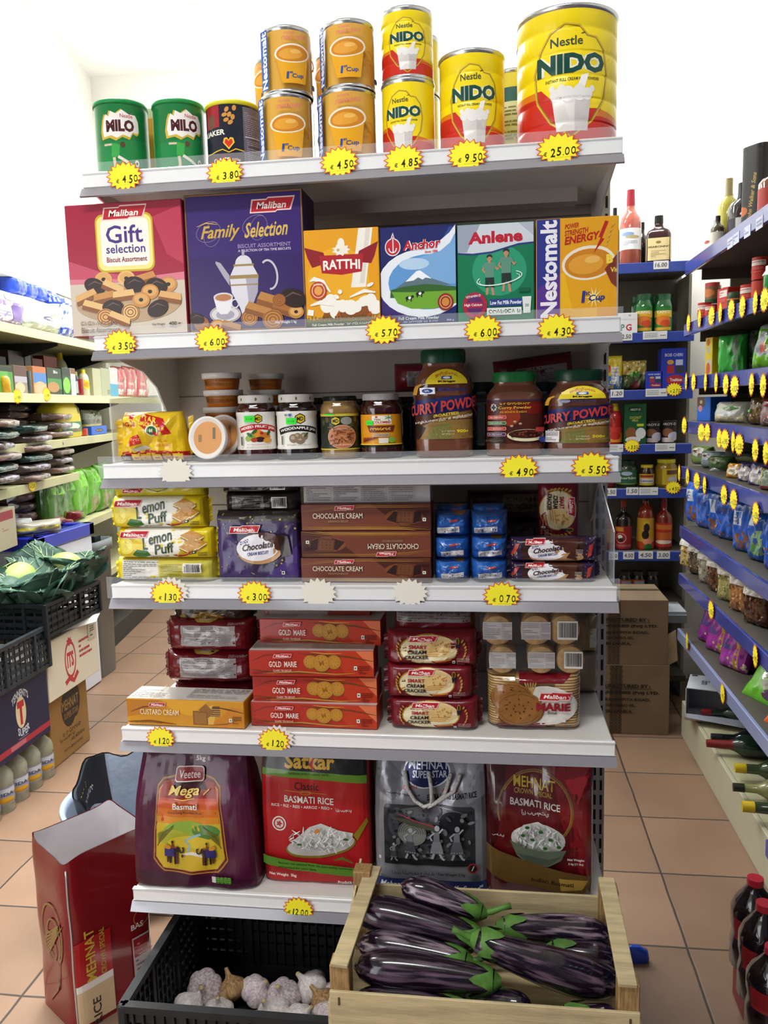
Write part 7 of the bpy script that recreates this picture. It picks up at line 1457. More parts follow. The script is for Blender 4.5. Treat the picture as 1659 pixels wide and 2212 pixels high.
bkbottle('sauce_bottle', 'red sauce bottle half hidden behind the gondola end, yellow band', 'bottle', 1300, 1328, 1105, 5, 'squeeze', '9a3418', cap='55585c', capz=.9, lab='b88a2c', lz=(.2,.55))
bkbottle('sauce_bottle', 'dark soy sauce bottle with a red label picturing a black and white bear', 'bottle', 1332, 1368, 1082, 5, 'spirit', '1c1416', cap='8a2c1c', capz=.86, lab='9c2226', lz=(.02,.48), art=blocks((10,78,50,96,'#c9882a'),('e',40,48,20,22,'#d8c8c8'),('e',40,48,18,20,'#9c2226'),('e',38,54,9,9,'#e0dcd8'),('e',42,40,8,9,'#1c1616'),('f',20,10,80,24,3,'#c89a94')))
bkbottle('sauce_bottle', 'red bottle with a yellow label picturing a green clad dancer', 'bottle', 1379, 1418, 1078, 5, 'squeeze', '8a2c14', cap='2a1c18', capz=.95, lab='c4982a', lz=(.0,.62), art=blocks((0,0,100,26,'#a83c1c'),('e',52,84,10,6,'#c8b82a'),('e',54,70,10,14,'#2a1c1c'),('e',50,48,12,14,'#1c1614'),('e',58,26,16,10,'#d8886a'),('e',60,8,14,12,'#2c6a2c')))
bkbottle('sauce_bottle', 'red chili sauce bottle with a red and orange label at the right end', 'bottle', 1420, 1456, 1076, 5, 'spirit', '7a2418', cap='8a1f1c', capz=.8, lab='b02c20', lz=(.06,.52), art=blocks((15,72,85,92,'#c9702a'),(20,30,85,60,'#b85a24'),('e',50,20,34,8,'#d8c8b8')))
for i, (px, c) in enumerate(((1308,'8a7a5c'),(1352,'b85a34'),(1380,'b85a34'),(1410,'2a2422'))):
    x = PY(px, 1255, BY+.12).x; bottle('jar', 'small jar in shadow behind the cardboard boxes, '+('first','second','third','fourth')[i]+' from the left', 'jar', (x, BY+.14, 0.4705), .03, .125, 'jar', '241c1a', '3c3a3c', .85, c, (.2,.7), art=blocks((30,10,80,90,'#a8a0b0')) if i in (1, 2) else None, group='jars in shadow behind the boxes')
sh = part('shelf', S, ST, lambda m: m.box(BX0, BY+.06, .445, BX1, BYB-.012, .47, DKST))

# cardboard cartons stacked on the floor
CARD = M('86735c', .75, vary=.14, vscale=8, bump=.05, bscale=60)
def art_mfr(a, W):
    for x, y0, y1 in ((.30, 0, 100),):
        a.rect(W*.33, 0, W*.47, 100, '#6a5948'); rd = random.Random(2)
        for k in range(26):
            for q in (.355, .40, .445): a.ring(W*q+(k % 2)*W*.01, 2+k*3.9, W*.016, 1.5, .9, '#3a2e26', n=8)
    a.text('MANUFACTURED BY :', W*.46, 70, 5.4, '#2c2420', w=W*.66, bold=.04); a.rect(W*.13, 65.6, W*.80, 66.3, '#2c2420'); a.text('LANKA CANNERIES (Pvt) LTD.', W*.42, 60, 5.6, '#2c2420', w=W*.94, bold=.05); a.text('40/75, NARAHENPITA ROAD,', W*.41, 50, 4.8, '#2c2420', w=W*.76, bold=.04); a.text('COLOMBO 05,', W*.44, 41.5, 4.8, '#2c2420', w=W*.36, bold=.04); a.text('SRI LANKA.', W*.44, 33, 4.8, '#2c2420', w=W*.31, bold=.04)
def art_tape(a, W):
    a.rect(W*.33, 0, W*.47, 100, '#5f4f40'); a.rect(0, 56, W, 66, '#5f4f40'); [a.ring(W*q, 4+k*5, W*.016, 1.6, .9, '#332822', n=8) for k in range(19) for q in (.36,.40,.44)]; [a.ring(W*.03*k, 61, W*.012, 2.6, .9, '#332822', n=8) for k in range(33)]
cx1 = PZ(1440, 1580, 0).x; fY = 3.36; hb = PY(1380, 1437, fY).z; ht = PY(1380, 1297, fY).z-hb
tag(carton_mesh(.36, .30, hb, CARD, art_mfr).build('cardboard_box', None, (cx1-.18, fY+.15, .0005)), 'brown taped cardboard carton on the floor, lower of two stacked', 'cardboard box', 'stacked brown cartons')
tag(carton_mesh(.36, .30, ht, CARD, art_mfr, top=art_tape).build('cardboard_box', None, (cx1-.19, fY+.152, hb+.001)), 'brown taped cardboard carton on top of the other taped carton', 'cardboard box', 'stacked brown cartons')
mb = MB(); p = PY(1437, 1440, fY+.02); mb.add([(0,0,0),(.055,.03,.02),(.06,.10,.13),(0,.1,.09),(0,.002,-.003),(.056,.03,.017),(.061,.10,.127),(0,.102,.087)], [(0,1,2,3),(7,6,5,4),(0,4,5,1),(1,5,6,2),(2,6,7,3),(3,7,4,0)], M('a08866', .75)); tag(mb.build('cardboard_flap', None, p), 'loose cardboard flap sticking out beside the stacked brown cartons', 'cardboard')
part('price_rail', sh, ST, lambda m: (m.box(BX0, BY-.12, .44, BX1-.03, BY+.06, .47, M('b4b8c0', .4), .002), m.box(BX0, BY-.126, .42, BX1-.03, BY-.12, .455, M('8f959f', .35), .001)))

# ------------------------------------------------------------------ right wall shelving
RX, RY1, RY0 = .735, 3.36, -.6  # near end runs on unseen past the camera to block stray light
RZ = [PX(px, py, RX).z for px, py in ((1486,566),(1490,697),(1484,814),(1484,908),(1474,1006),(1468,1132),(1462,1230),(1466,1356))]
RZ = [z for z in RZ]
S = thing('wall_shelving', 'long shelving with blue price rails along the right wall', 'shelving', (RX, RY1, 0)); ST = Matrix.Translation((-RX, -RY1, 0))
part('back_panel', S, ST, lambda m: m.box(XW-.02, RY0, 0, XW-.006, RY1, RZ[0]-.05, M('77736a', .6)))
part('end_panel', S, ST, lambda m: m.box(RX+.16, RY1-.012, 0, XW-.02, RY1, RZ[0]-.06, M('8f8a7c', .6)))
RAILB = M('3c4aa2', .22, coat=.6, vary=.25, vscale=4)
for i, z in enumerate(RZ):
    d = .02 if i < 7 else 0
    sh = part('shelf', S, ST, lambda m: m.box(RX+.006, RY0, z-.028, XW-.02, RY1, z-.002, DKST))
    part('price_rail', sh, ST, lambda m: m.box(RX-.006, RY0, z-.048, RX+.006, RY1, z-.001, RAILB if i < 7 else M('8c98c4', .2, coat=.6), .002))
    part('bracket', sh, ST, lambda m: [m.box(RX+.05, y, z-.07, XW-.02, y+.006, z-.028, DKST) for y in (RY1-.03, 2.3)])
dk = part('base_deck', S, ST, lambda m: m.box(RX+.035, RY0, .125, XW-.02, RY1+.005, .15, M('b8b494', .5)))
part('kick_plate', S, ST, lambda m: m.box(RX+.02, RY0, 0, RX+.034, RY1+.005, .15, M('b4b09a', .5), .002))
part('blue_kick_strip', S, ST, lambda m: m.box(RX+.012, RY0, .10, RX+.0195, 2.28, .148, BLUE, .001))
RS1 = [(1489,698),(1513,688),(1539,682),(1558,675),(1582,669),(1606,662),(1634,653),(1654,647)]; RS2 = [(1484,824),(1500,825),(1526,825),(1549,826),(1570,830),(1589,834),(1626,830),(1651,832)]
RS3 = [(1480,919),(1517,934),(1530,934),(1556,947),(1568,949),(1586,954),(1599,960),(1634,972),(1657,978)]; RS4 = [(1469,1022),(1487,1029),(1507,1039),(1524,1048),(1566,1069),(1587,1079),(1635,1108)]
ORD = ('first','second','third','fourth','fifth','sixth','seventh','eighth','ninth')
SM = [star_mesh(p, .034, .036, False, k+5) for k, p in enumerate(('2.50','1.95','3.20'))]
for rows, nm in ((RS1,'second'),(RS2,'third'),(RS3,'fourth'),(RS4,'fifth'),([(1538,1317),(1634,1417)],'seventh'),([(1486,1385),(1563,1498)],'lowest')):
    for i, (px, py) in enumerate(rows):
        p = PX(px, py, RX-.0085); o = SM[i % 3].build('price_star', None, p, -math.pi/2+R_(random.uniform(-6, 10)))
        o.location.x -= .003; tag(o, 'yellow star card, '+ORD[i]+' from far end of the '+nm+' right wall rail', 'price tag', 'price stars on the right wall')
for i, (px, py) in enumerate(((1577,525),(1590,515),(1614,500),(1640,482))):
    p = PX(px, py, RX-.0072); mb = MB(); mb.box(-.03, 0, -.016, .03, .001, .016, M('c4c8e0', .5)); a = Art(60, 32); a.fine(6, 8, 54, 26, 2, '#8a90b0', i); a.put(mb, flat(-.03, .03, -.016, .016, 0)); tag(mb.build('shelf_ticket', None, p, -math.pi/2), 'pale ticket, '+ORD[i]+' from the far end of the top rail on the right wall', 'price ticket', 'pale tickets on the top right rail')
def rr(px0, px1, yt, k, dx=.03):
    """stock on the right shelves: outline in the photo -> centre, size"""
    X = RX+dx; z = RZ[k]-.0015 if k < 8 else .1505; pm = (px0+px1)/2; c = PX(pm, yt+20, X); w = abs(PX(px0, yt+20, X).y-PX(px1, yt+20, X).y); return X, c.y, z, w, PX(pm, yt, X).z-z
def rbottle(name, label, cat, px, yt, k, r, kind, col, dx=.05, h=None, **kw):
    X, y, z, w, hh = rr(px-3, px+3, yt, k, dx); return bottle(name, label, cat, (X+r, y, z), r, h or max(.05, hh), kind, col, rz=-1.1, **kw)
def rbox(name, label, cat, px0, px1, yt, k, w, d, side, art, dx=.02, rz=-math.pi/2+.25, h=None):
    X, y, z, _, hh = rr(px0, px1, yt, k, dx); return tag(carton_mesh(w, d, h or max(.04, hh), side, art).build(name, None, (X+d/2+.02, y, z), rz), label, cat)
def rpouch(name, label, cat, px0, px1, yt, k, w, d, col, art=None, dx=.02, rz=-1.2, tilt=0., h=None, sheen=FILM, **kw):
    X, y, z, _, hh = rr(px0, px1, yt, k, dx); o = pouch_mesh(w, h or max(.05, hh), d, col, art, sheen=sheen, **dict(dict(pu=4, pv=4, amp=.006, nu=14, nv=10), **kw)).build(name, None, (X+d/2+.03, y, z)); o.rotation_euler = (R_(tilt), 0, rz); return tag(o, label, cat)
rbottle('spirit_bottle', 'clear bottle with a white label at the far end of the top right shelf', 'bottle', 1522, 478, 0, .04, 'spirit', 'd4d8d8', cap='c8ccd0', lab='e8e6e6', lz=(.05,.6), art=blocks(('e',50,70,10,8,'#b8504c')))
rbottle('spirit_bottle', 'small brown bottle with a black cap and silver band near the far end', 'bottle', 1535, 468, 0, .024, 'spirit', '4a3c28', dx=.015, cap='1c1c1e', lab='d8d4c8', lz=(.1,.5))
rbottle('spirit_bottle', 'bottle with a red cap peeping out behind the tall yellow bottle', 'bottle', 1580, 442, 0, .03, 'wine', 'b8bca0', dx=.16, cap='9c2434')
rbottle('spirit_bottle', 'tall yellow limoncello style bottle with a gold foil neck', 'bottle', 1552, 388, 0, .036, 'spirit', 'c4b84a', dx=.05, cap='a89a6c', capz=.76)
rbottle('spirit_bottle', 'round dark bottle with a black neck and white strip label', 'bottle', 1574, 398, 0, .048, 'spirit', '2c2428', dx=.06, cap='1c1e28', capz=.75, lab='d8d8dc', lz=(.08,.42), art=blocks((0,0,60,100,'#3a3440')))
t = thing('gift_tube', 'tall black whisky gift tube with gold script lettering', 'gift tube', (0,0,0)); X, y, z, w, h = rr(1590, 1636, 320, 0, .05); t.location = (X+.045, y, z); t.rotation_euler = (0, 0, -1.0); lv = [(0,.045,.045),(h-.012,.045,.045)]
mb = MB(); mb.loft(lv, M('1f1c1e', .35), 4, 32); a = Art(100*math.pi*.045/h, 100); a.rect(0, 0, a.W, 100, '#232022'); a.text('John Walker & Sons', a.W*.55, 42, 7, '#b8963c', w=58, rot=84, shear=.4); a.ell(a.W*.3, 26, 8, 6, '#c4641c'); a.put(mb, wrap(lv, 4, 0, h-.012), (.05, 0), d0=.0006); mb.build('tube', t); MB().loft([(h-.012,.046,.046),(h,.046,.046)], M('2c2a2c', .3, metal=.5), 4, 32).build('lid', t)
rbottle('spirit_bottle', 'amber whisky bottle with a red glowing label at the near end', 'bottle', 1640, 352, 0, .048, 'spirit', '7a3a20', dx=.02, cap='b8843a', capz=.82, lab='a82a24', lz=(.1,.5))
rbottle('spirit_bottle', 'dark green bottle behind the amber whisky bottle', 'bottle', 1652, 330, 0, .045, 'spirit', '2c3a30', dx=.17, cap='14181a')
redtin = blocks((12,62,88,86,'#d8cfc8'),('f',16,66,84,82,2,'#a83030'),('f',20,30,80,56,4,'#d87068'))
for lb, px, yt, r, h, dx in (('tall red tin at the back of the second right shelf, far one',1562,545,.052,.15,.16),('tall red tin at the back of the second right shelf, near one',1640,540,.052,.15,.16),('small red tin low on the second right shelf, beside the green jar',1600,612,.03,.075,.05),
       ('small shiny red tin, upper one of a pair near the green bottle',1624,588,.026,.07,.05),('red tin at the far corner of the second right shelf',1508,640,.026,.07,.02),('small tin with a tomato picture at the far end',1524,645,.022,.055,.03)):
    X, y, z, _, hh = rr(px-3, px+3, yt, 1, dx); zz = z+(.071 if 'upper one' in lb else 0); bottle('food_tin', lb, 'tin', (X+r, y, zz), r, h, 'can', 'a82420', lab='b82a24', lz=(.03,.97), art=redtin, rz=-1.1)
X, y, z, _, hh = rr(1621, 1627, 600, 1, .05); bottle('food_tin', 'small shiny red tin, lower one of a pair near the green bottle', 'tin', (X+.026, y, z), .026, .07, 'can', 'a82420', lab='b83428', lz=(.03,.97), rz=-1.1)
X, y, z, _, hh = rr(1521, 1527, 600, 1, .10)
for i in range(2): bottle('food_tin', 'vegetable tin with a green base in the far stack, '+('lower','upper')[i], 'tin', (X+.03, y, z+i*.086), .03, .085, 'can', '5a4a34', lab='7a5a3c', lz=(.03,.97), art=blocks((0,0,100,20,'#2c5030'),('e',50,50,30,20,'#c0703c'),(0,80,100,100,'#a83a3a')), rz=-1.1)
rbox('food_box', 'red food box with white lettering on the second right shelf', 'box', 1530, 1562, 624, 1, .07, .05, 'b82a24', blocks((0,0,100,100,'#bc2c26'),(20,66,92,92,'#d8d0cc'),('f',24,70,88,88,2,'#b83a34'),('f',30,40,80,60,4,'#d88078')))
rbottle('spice_jar', 'dark green jar with an orange band on the second right shelf', 'jar', 1571, 628, 1, .022, 'jar', '1f3a28', dx=.02, lab='26442e', lz=(.1,.9), art=blocks((0,50,100,58,'#c9822a')))
rbottle('detergent_bottle', 'green bottle with a white lid at the near end of the second right shelf', 'bottle', 1650, 575, 1, .036, 'jar', '2f9048', dx=.02, cap='dfe4e4', capz=.68)
rbox('cracker_box', 'tall narrow yellow box picturing prawn crackers', 'box', 1506, 1528, 730, 2, .05, .08, 'c4ac1c', blocks((0,0,100,100,'#c8b41e'),('e',40,88,26,9,'#b8522a'),('e',50,68,28,10,'#b0ac9c'),(20,8,96,42,'#b0a49a'),('e',46,18,30,16,'#b8502c')))
for i, (px, c, yt, lb) in enumerate(((1548,'3fae4c',725,'bright green slim bag, first along the third right shelf'),(1562,'2a6a4a',722,'teal green bag just behind the bright green slim bag'),(1585,'1f6030',716,'dark green glossy bag in the middle of the third right shelf'))):
    rpouch('snack_bag', lb, 'bag', px-8, px+8, yt, 2, .10, .05, c, blocks((0,0,100,100,'#'+c),(60,0,80,100,'#8a9a90')), dx=.03+.03*i, rz=-.75)
rpouch('snack_bag', 'big bright green bag with an oval grey window', 'bag', 1590, 1648, 698, 2, .14, .07, '62a81e', blocks((0,0,100,100,'#66ac22'),('e',46,52,34,28,'#8c969c'),('e',46,52,29,24,'#747e86'),('e',42,44,10,12,'#b84a3c'),('e',54,50,7,14,'#c4c06a'),(0,84,60,100,'#9aa4a4')), dx=.02, rz=-1.1, tilt=-8, wf=lambda v: 1-.3*v)
rpouch('snack_bag', 'dark green bag behind the big bright green bag', 'bag', 1630, 1659, 700, 2, .13, .06, '2c5a1c', None, dx=.12)
rpouch('snack_bag', 'bright green bag at the near end of the third right shelf', 'bag', 1652, 1670, 760, 2, .12, .06, '4f9a24', blocks((20,60,70,90,'#d8dcd8')), dx=.02)
rbox('snack_box', 'blue and brown box at the far end of the fourth right shelf', 'box', 1492, 1520, 858, 3, .10, .08, '1c50a8', blocks((0,0,100,100,'#2060c4'),(0,60,60,100,'#5a4434'),('e',24,52,16,14,'#c07a80'),('e',30,80,10,8,'#b8a088')))
rpouch('noodle_bag', 'clear bag of pale noodles with a green picture', 'bag', 1505, 1578, 868, 3, .17, .06, 'b8b8b4', blocks((0,0,100,100,'#bcbcb6'),(0,0,100,30,'#c4b894'),('e',60,60,26,10,'#5a8a4c'),('e',50,34,30,12,'#c8ccd4'),('n',0,0,100,40,('#d8d0b0','#c8c8c8','#a8a490'),2,20)), dx=.01, rz=-1.2, tilt=-14)
rpouch('mushroom_bag', 'long brown bag of dried mushrooms with a green sticker', 'bag', 1580, 1622, 858, 3, .09, .07, '7a5c40', blocks(('n',0,0,100,100,('#a8825c','#5a4230','#c4a078','#3c2c22'),5,60),(12,40,26,48,'#3ad84a')), dx=.02, rz=-1.0, tilt=-10)
rpouch('spice_bag', 'red and white bag of dried chili pieces near the end of the fourth right shelf', 'bag', 1614, 1668, 862, 3, .15, .06, '8a6a70', blocks(('n',0,0,100,60,('#b8322c','#c89a5c','#a88c94','#d8c8c4'),7,50),(20,66,80,100,'#7c1c2c'),(82,40,98,70,'#a02c84')), dx=.02, rz=-1.1, tilt=-10)
for i, (px0, px1, yt, c, c2) in enumerate(((1473,1500,964,'5f7a34','b0aca0'),(1498,1515,975,'7c8c90','a8b0b4'),(1515,1532,985,'3c5a2a','6a7c5c'))):
    rpouch('snack_bag', 'green and clear bag at the far end of the fifth right shelf, '+ORD[i]+' along', 'bag', px0, px1, yt, 4, .11, .06, c, blocks(('e',50,70,34,24,'#'+c2),('e',40,76,12,10,'#6a4a44')), dx=.03, rz=-1.1)
for i, z in enumerate((0, .02)): rpouch('snack_bag', 'flat grey packet lying on the fifth right shelf, '+('lower','upper')[i], 'bag', 1535, 1560, 1015, 4, .15, .03, '6c7474', blocks((0,40,100,60,'#a8b484')), dx=.06+.01*i, rz=-.7, tilt=-60, h=.12)
rpouch('snack_bag', 'orange packet with a pale round label on the fifth right shelf', 'bag', 1546, 1572, 1010, 4, .08, .03, 'd08a1c', blocks(('e',46,44,34,30,'#d8ccb4'),('f',26,34,66,54,3,'#7a6a54')), dx=.01, rz=-1.0, tilt=-16)
for i, (px, lb) in enumerate(((1578,'narrow white and blue packet beside the orange packet'),(1605,'wide white oval packet with a purple band'))):
    rpouch('snack_bag', lb, 'bag', px-10, px+14, 1000, 4, .07+.02*i, .03, '4a4a8c', blocks(('e',50,42,40,40,'#cfc8c8'),(34,70,84,84,'#5a3448'),('f',30,20,70,50,4,'#a09aa4')), dx=.01, rz=-1.1, tilt=-14)
rpouch('tea_bag_pack', 'large grey green packet with a red base, near end of fifth right shelf', 'bag', 1622, 1668, 1016, 4, .15, .04, '7a8478', blocks((0,0,100,16,'#8c1c34'),(0,16,8,100,'#b8a83c'),('n',10,18,98,98,('#a8b4a4','#5c6a60','#8c988c'),3,40)), dx=.01, rz=-1.15, tilt=-12, pu=9)
BLU = [blocks((0,0,100,100,'#1f5cc8'),('e',50,24,34,18,'#7a4a34'),(14,52,54,80,'#c4ccdc'),('f',18,56,50,76,3,'#6a7488')), blocks((0,0,100,100,'#2463d0'),('n',6,6,94,44,('#b8683c','#c88c4c','#7a4430'),4,16),(20,60,80,78,'#18449c')), blocks((0,0,100,100,'#2056b8'),('e',56,40,30,26,'#8aa878'),('e',44,30,20,16,'#5c8a4c'),(8,74,40,94,'#d4d8e0'))]
for i, (px, yt, dx) in enumerate(((1474,1062,.02),(1492,1098,.02),(1506,1102,.05),(1520,1128,.02),(1536,1135,.03),(1556,1118,.08),(1572,1160,.02),(1590,1150,.06),(1604,1185,.02),(1622,1175,.05),(1638,1215,.02),(1654,1190,.06))):
    X, y, z, _, hh = rr(px-6, px+6, yt, 5, dx); o = pouch_mesh(.11, .15+.02*(i % 3 == 0), .05, '1f5cc8', BLU[i % 3], 4, 4, .007, i, sheen=FILM, nu=14, nv=10).build('nut_bag', None, (X+.06, y, z), -1.15-.1*(i % 2)); tag(o, 'blue snack bag on the sixth right shelf, '+(ORD+('tenth','eleventh','twelfth'))[i]+' from the far end', 'snack bag', 'blue snack bags')
NUT = [('c8b070','8a6a30','e0d0a0'),('5a4838','a89a80','3c3028'),('a8a494','6a5c4c','d8d0c0'),('6a4028','8a5c3c','4a2c1c'),('b0a868','6a7a3c','d8d8b0'),('b8804a','8a5428','d8a870'),('5a3424','7a4c34','3c2418')]
for i, (px, yt) in enumerate(((1466,1170),(1483,1192),(1504,1215),(1524,1232),(1545,1262),(1572,1282),(1602,1310))):
    X, y, z, _, hh = rr(px-6, px+6, yt, 6, .015); hh = .155
    t = thing('nut_bag', 'clear bag of nuts with a pink header card, '+ORD[i]+' from the far end', 'snack bag', (X+.05, y, z), -1.1, 'nut bags with pink headers'); cs = ['#'+c for c in NUT[i]]
    pouch_mesh(.10, hh*.78, .05, NUT[i][0], blocks(('n',0,0,100,86,cs,i,90),(0,78,100,100,'#cfcac8')), 4, 4, .006, i, sheen=FILM, nu=14, nv=10).build('bag', t); mb = MB(); mb.box(-.042, -.004, hh*.74, .042, .004, hh, 'b88a98'); a = Art(100, 50); a.text('nuts', 50, 26, 18, '#6a3a4c', w=60); a.rect(0, 0, 100, 7, '#c9a03c'); a.put(mb, flat(-.042, .042, hh*.74, hh, -.004)); mb.build('header_card', t)
rpouch('snack_bag', 'white packet at the near end of the seventh right shelf', 'bag', 1648, 1668, 1382, 6, .10, .04, 'c8ccd4', blocks(('n',20,0,100,30,('#b8a05c','#d8c890'),3,12)), dx=.01)
for i, (px, yt, c, lb) in enumerate(((1500,1310,'8c2a90','purple and magenta bag at the far end of the lowest rail shelf'),(1516,1345,'9c3098','magenta bag, middle one of three on the lowest rail shelf'),(1545,1385,'9a349c','magenta bag with a yellow panel beside the bright green bag'))):
    rpouch('sweet_bag', lb, 'bag', px-14, px+14, yt, 7, .13, .06, c, blocks((0,0,100,100,'#'+c),(10,40,50,64,'#4a3a7c'),(60,0,76,100,'#b08a2c'),('n',40,0,100,24,('#d8c8a8','#b8a88c'),3,12)), dx=.01, rz=-1.1, tilt=-20, h=.15)
rpouch('seed_bag', 'bright green flat bag with a clear window lying on the lowest rail shelf', 'bag', 1570, 1640, 1440, 7, .18, .05, '5cae24', blocks((0,0,100,100,'#60b226'),('e',60,36,32,24,'#8c8a78'),('n',36,20,84,52,('#b8b4a4','#d8d8d0','#6a6458'),2,26),('e',66,10,18,6,'#4a2a54'),(20,70,80,82,'#4a4038')), dx=.01, rz=-1.2, tilt=-42, h=.26)
rpouch('orange_bag', 'flat orange packet at the near end of the lowest rail shelf', 'bag', 1640, 1675, 1528, 7, .18, .04, 'd85a18', blocks((0,0,100,100,'#d85c1a'),(46,0,50,100,'#d8b8a0')), dx=.01, rz=-1.2, tilt=-50, h=.2)
# base deck: beer carton and lying wine bottles
p = PX(1480, 1500, RX+.05); t = thing('beer_carton', 'open white and blue beer carton lying on the base deck', 'beer carton', (RX+.115, 3.2, .1505), -.3); w_, d_, h_ = .22, .17, .13
mb = MB(); mb.box(-w_/2, -d_/2, 0, w_/2, -d_/2+.003, h_*.2, 'c8ccd8'); mb.box(-w_/2, -d_/2, 0, -w_/2+.003, d_/2, h_, 'c8ccd8'); mb.box(-w_/2, d_/2-.003, 0, w_/2, d_/2, h_, 'b8bcc8'); mb.box(-w_/2, -d_/2, h_-.003, w_/2, d_/2, h_, 'd0d4e0'); mb.box(-w_/2, -d_/2, 0, w_/2, d_/2, .003, 'b0b4c0')
a = Art(140, 100); a.text('Corona', 74, 60, 26, '#23284c', w=88, bold=.03, shear=.2); a.text('Extra', 74, 30, 14, '#23284c', w=40, shear=.2); a.rect(4, 4, 16, 14, '#23284c'); a.put(mb, lambda u, v, o: (-w_/2+.003+(w_-.006)*v, d_/2-.003-(d_-.006)*u, h_+o))
a = Art(120, 100); a.ell(26, 60, 9, 13, '#1c1c24'); a.text('Corona', 70, 50, 22, '#3a4a7c', w=70, bold=.03); a.ell(96, 80, 5, 5, '#23284c'); a.put(mb, lambda u, v, o: (-w_/2-o, d_/2-.003-(d_-.006)*u, .004+(h_-.008)*v)); mb.build('carton', t)
MB().add([(w_/2,-d_/2,0),(w_/2+.0,-d_/2-.06,.02),(-w_/2,-d_/2-.05,.03),(-w_/2,-d_/2,0)], [(0,1,2,3)], M('c0c4d0', .6)).build('flap', t)
LY = (0, -math.pi/2, 0)
for i, (px, py, c, cap, r, L, lb) in enumerate(((1518,1545,'1c3024','7a2024',.036,.30,'green wine bottle with a blue neck lying just beside the beer carton'),(1540,1600,'1a1c20','26242c',.036,.30,'dark wine bottle lying in the shadow of the lowest rail'),(1530,1614,'1e3228','7c2426',.038,.30,'wine bottle with a long dark red cap pointing into the aisle'),
      (1592,1668,'3c4a30','c4ac24',.042,.28,'round green bottle with a yellow cap, far one of two lying'),(1588,1710,'8c8e5c','26281c',.036,.27,'pale bottle in a yellow raffia net lying between the yellow capped bottles'),(1608,1753,'34422c','c4a824',.044,.28,'round green bottle with a yellow cap, near one of two lying'))):
    q = PZ(px, py, .15+r); t = bottle('wine_bottle', lb, 'bottle', (q.x, q.y, .151+r), r, L, 'wine', c, cap=cap, capz=.72 if i == 2 else .88, lab=None if i != 4 else 'a8983c', lz=(.3,.6), rz=0, rot=LY)
    t.location.x += L; t.rotation_euler = (0, -math.pi/2, R_(-6))
# cola bottles at the front right
bx_ = PY(1625, 2100, 1.78)
MB_ = MB(); t = thing('added_bottle_crate', 'low red plastic crate added to hold up the dark cola bottles, below the picture edge', 'crate', (.60, 1.70, 0)); MB_.box(-.06, -.18, 0, .22, .14, .10, M('7a1a1e', .45), .006); MB_.build('crate', t)  # crate added below the frame so the bottles have something to stand on
CAPR = 'a02030'
for i, (px, py, Y, lb) in enumerate(((1632,1896,1.80,'dark cola bottle with a red cap standing furthest back at the front right'),(1652,1950,1.70,'dark cola bottle with a red cap in the middle of the front right group'),(1672,2045,1.60,'nearest dark cola bottle at the very edge of the picture'))):
    q = PY(px, py, Y); bottle('cola_bottle', lb, 'bottle', (q.x, q.y, .1005), .050, q.z-.1005, 'cola', '1a1214', cap=CAPR, capz=.93, lab='8a1c24', lz=(.36,.60), art=blocks(('t','Cola',50,50,50,'#d8d0d0',50)), rz=.5, group='cola bottles')
# ================================================================== left wall shelving
def LP(px, py, off=0.):
    """point of the photograph on the left shelving front (off = behind it)"""
    d = ray(px, py); x0, k = -2.04-off, -.16; t = (x0-3*k)/(d.x-k*d.y); return Vector((0, 0, CAM_H))+d*t
LA = math.atan(.16); LRZ = math.pi/2+LA          # items there face the aisle
LD = Vector((-math.sin(LA), math.cos(LA), 0)); LN = Vector((math.cos(LA), math.sin(LA), 0))
CREAM = M('b9b58c', .45, vary=.12, vscale=5); CREAML = M('d6d39c', .35)
S = thing('wall_shelving', 'cream metal shelving along the left wall', 'shelving', (LX(3), 3, 0), LA)   # local y runs along the aisle
def lb(mb, a0, a1, b0, b1, z0, z1, m): mb.box(b0, a0, z0, b1, a1, z1, m, .0015)
def lpart(nm, par, *a): mb = MB(); lb(mb, *a); return mb.build(nm, par)
lpart('back_panel', S, -2.2, 3.1, -.43, -.42, .1, 2.0, M('8f8d78', .6))
for y in (-.9, .1, 1.1, 2.1): lpart('upright', S, y-.02, y+.02, -.42, -.38, 0, 2.0, M('3a3a34', .6))
LZ = {}
for k, (px, py, y0, y1, dep) in {1: (60,708,-2.2,3.,.36), 2: (60,850,-2.2,3.,.36), 3: (210,940,-2.2,3.,.36), 4: (80,1040,-2.2,1.16,.36), 5: (150,1140,-2.2,3.,.40), 6: (150,1172,-2.2,3.,.44)}.items():
    z = LP(px, py).z; LZ[k] = z; LZ[k] = z
LZ[6] = .46
for k, (y0, y1, dep) in {1: (-2.2,3.,.42), 2: (-2.2,3.,.42), 3: (-2.2,3.,.42), 4: (-2.2,1.12,.42), 5: (.98,3.,.42), 6: (1.36,3.,.42)}.items():
    z = LZ[k]; sh = lpart('shelf', S, y0, y1, -.418, -.004, z-.03, z-.001, CREAM)
    lpart('price_rail', sh, y0, y1, -.004, .006, z-.042, z, CREAML if k < 3 else CREAM)
    mb = MB()
    for y in (-.9, .1, 1.1, 2.1):
        if y0 < y < y1: mb.add([(-.40,y,z-.03),(-.40,y,z-.15),(-.05,y,z-.045),(-.05,y,z-.03),(-.40,y+.01,z-.03),(-.40,y+.01,z-.15),(-.05,y+.01,z-.045),(-.05,y+.01,z-.03)], [(0,1,2,3),(7,6,5,4),(0,4,5,1),(1,5,6,2),(2,6,7,3),(3,7,4,0)], M('2f2f2c', .6))
    mb.build('bracket', sh)
lpart('base_plinth', S, 1.36, 3., -.42, .02, 0, .12, M('33312b', .6))
def ll(px0, px1, yt, k, off=.03):
    z = LZ[k]+.0004; a, b = LP(px0, yt+20, off), LP(px1, yt+20, off); pm = LP((px0+px1)/2, yt, off); return (a+b)/2, z, (b-a).length, max(.04, pm.z-z)
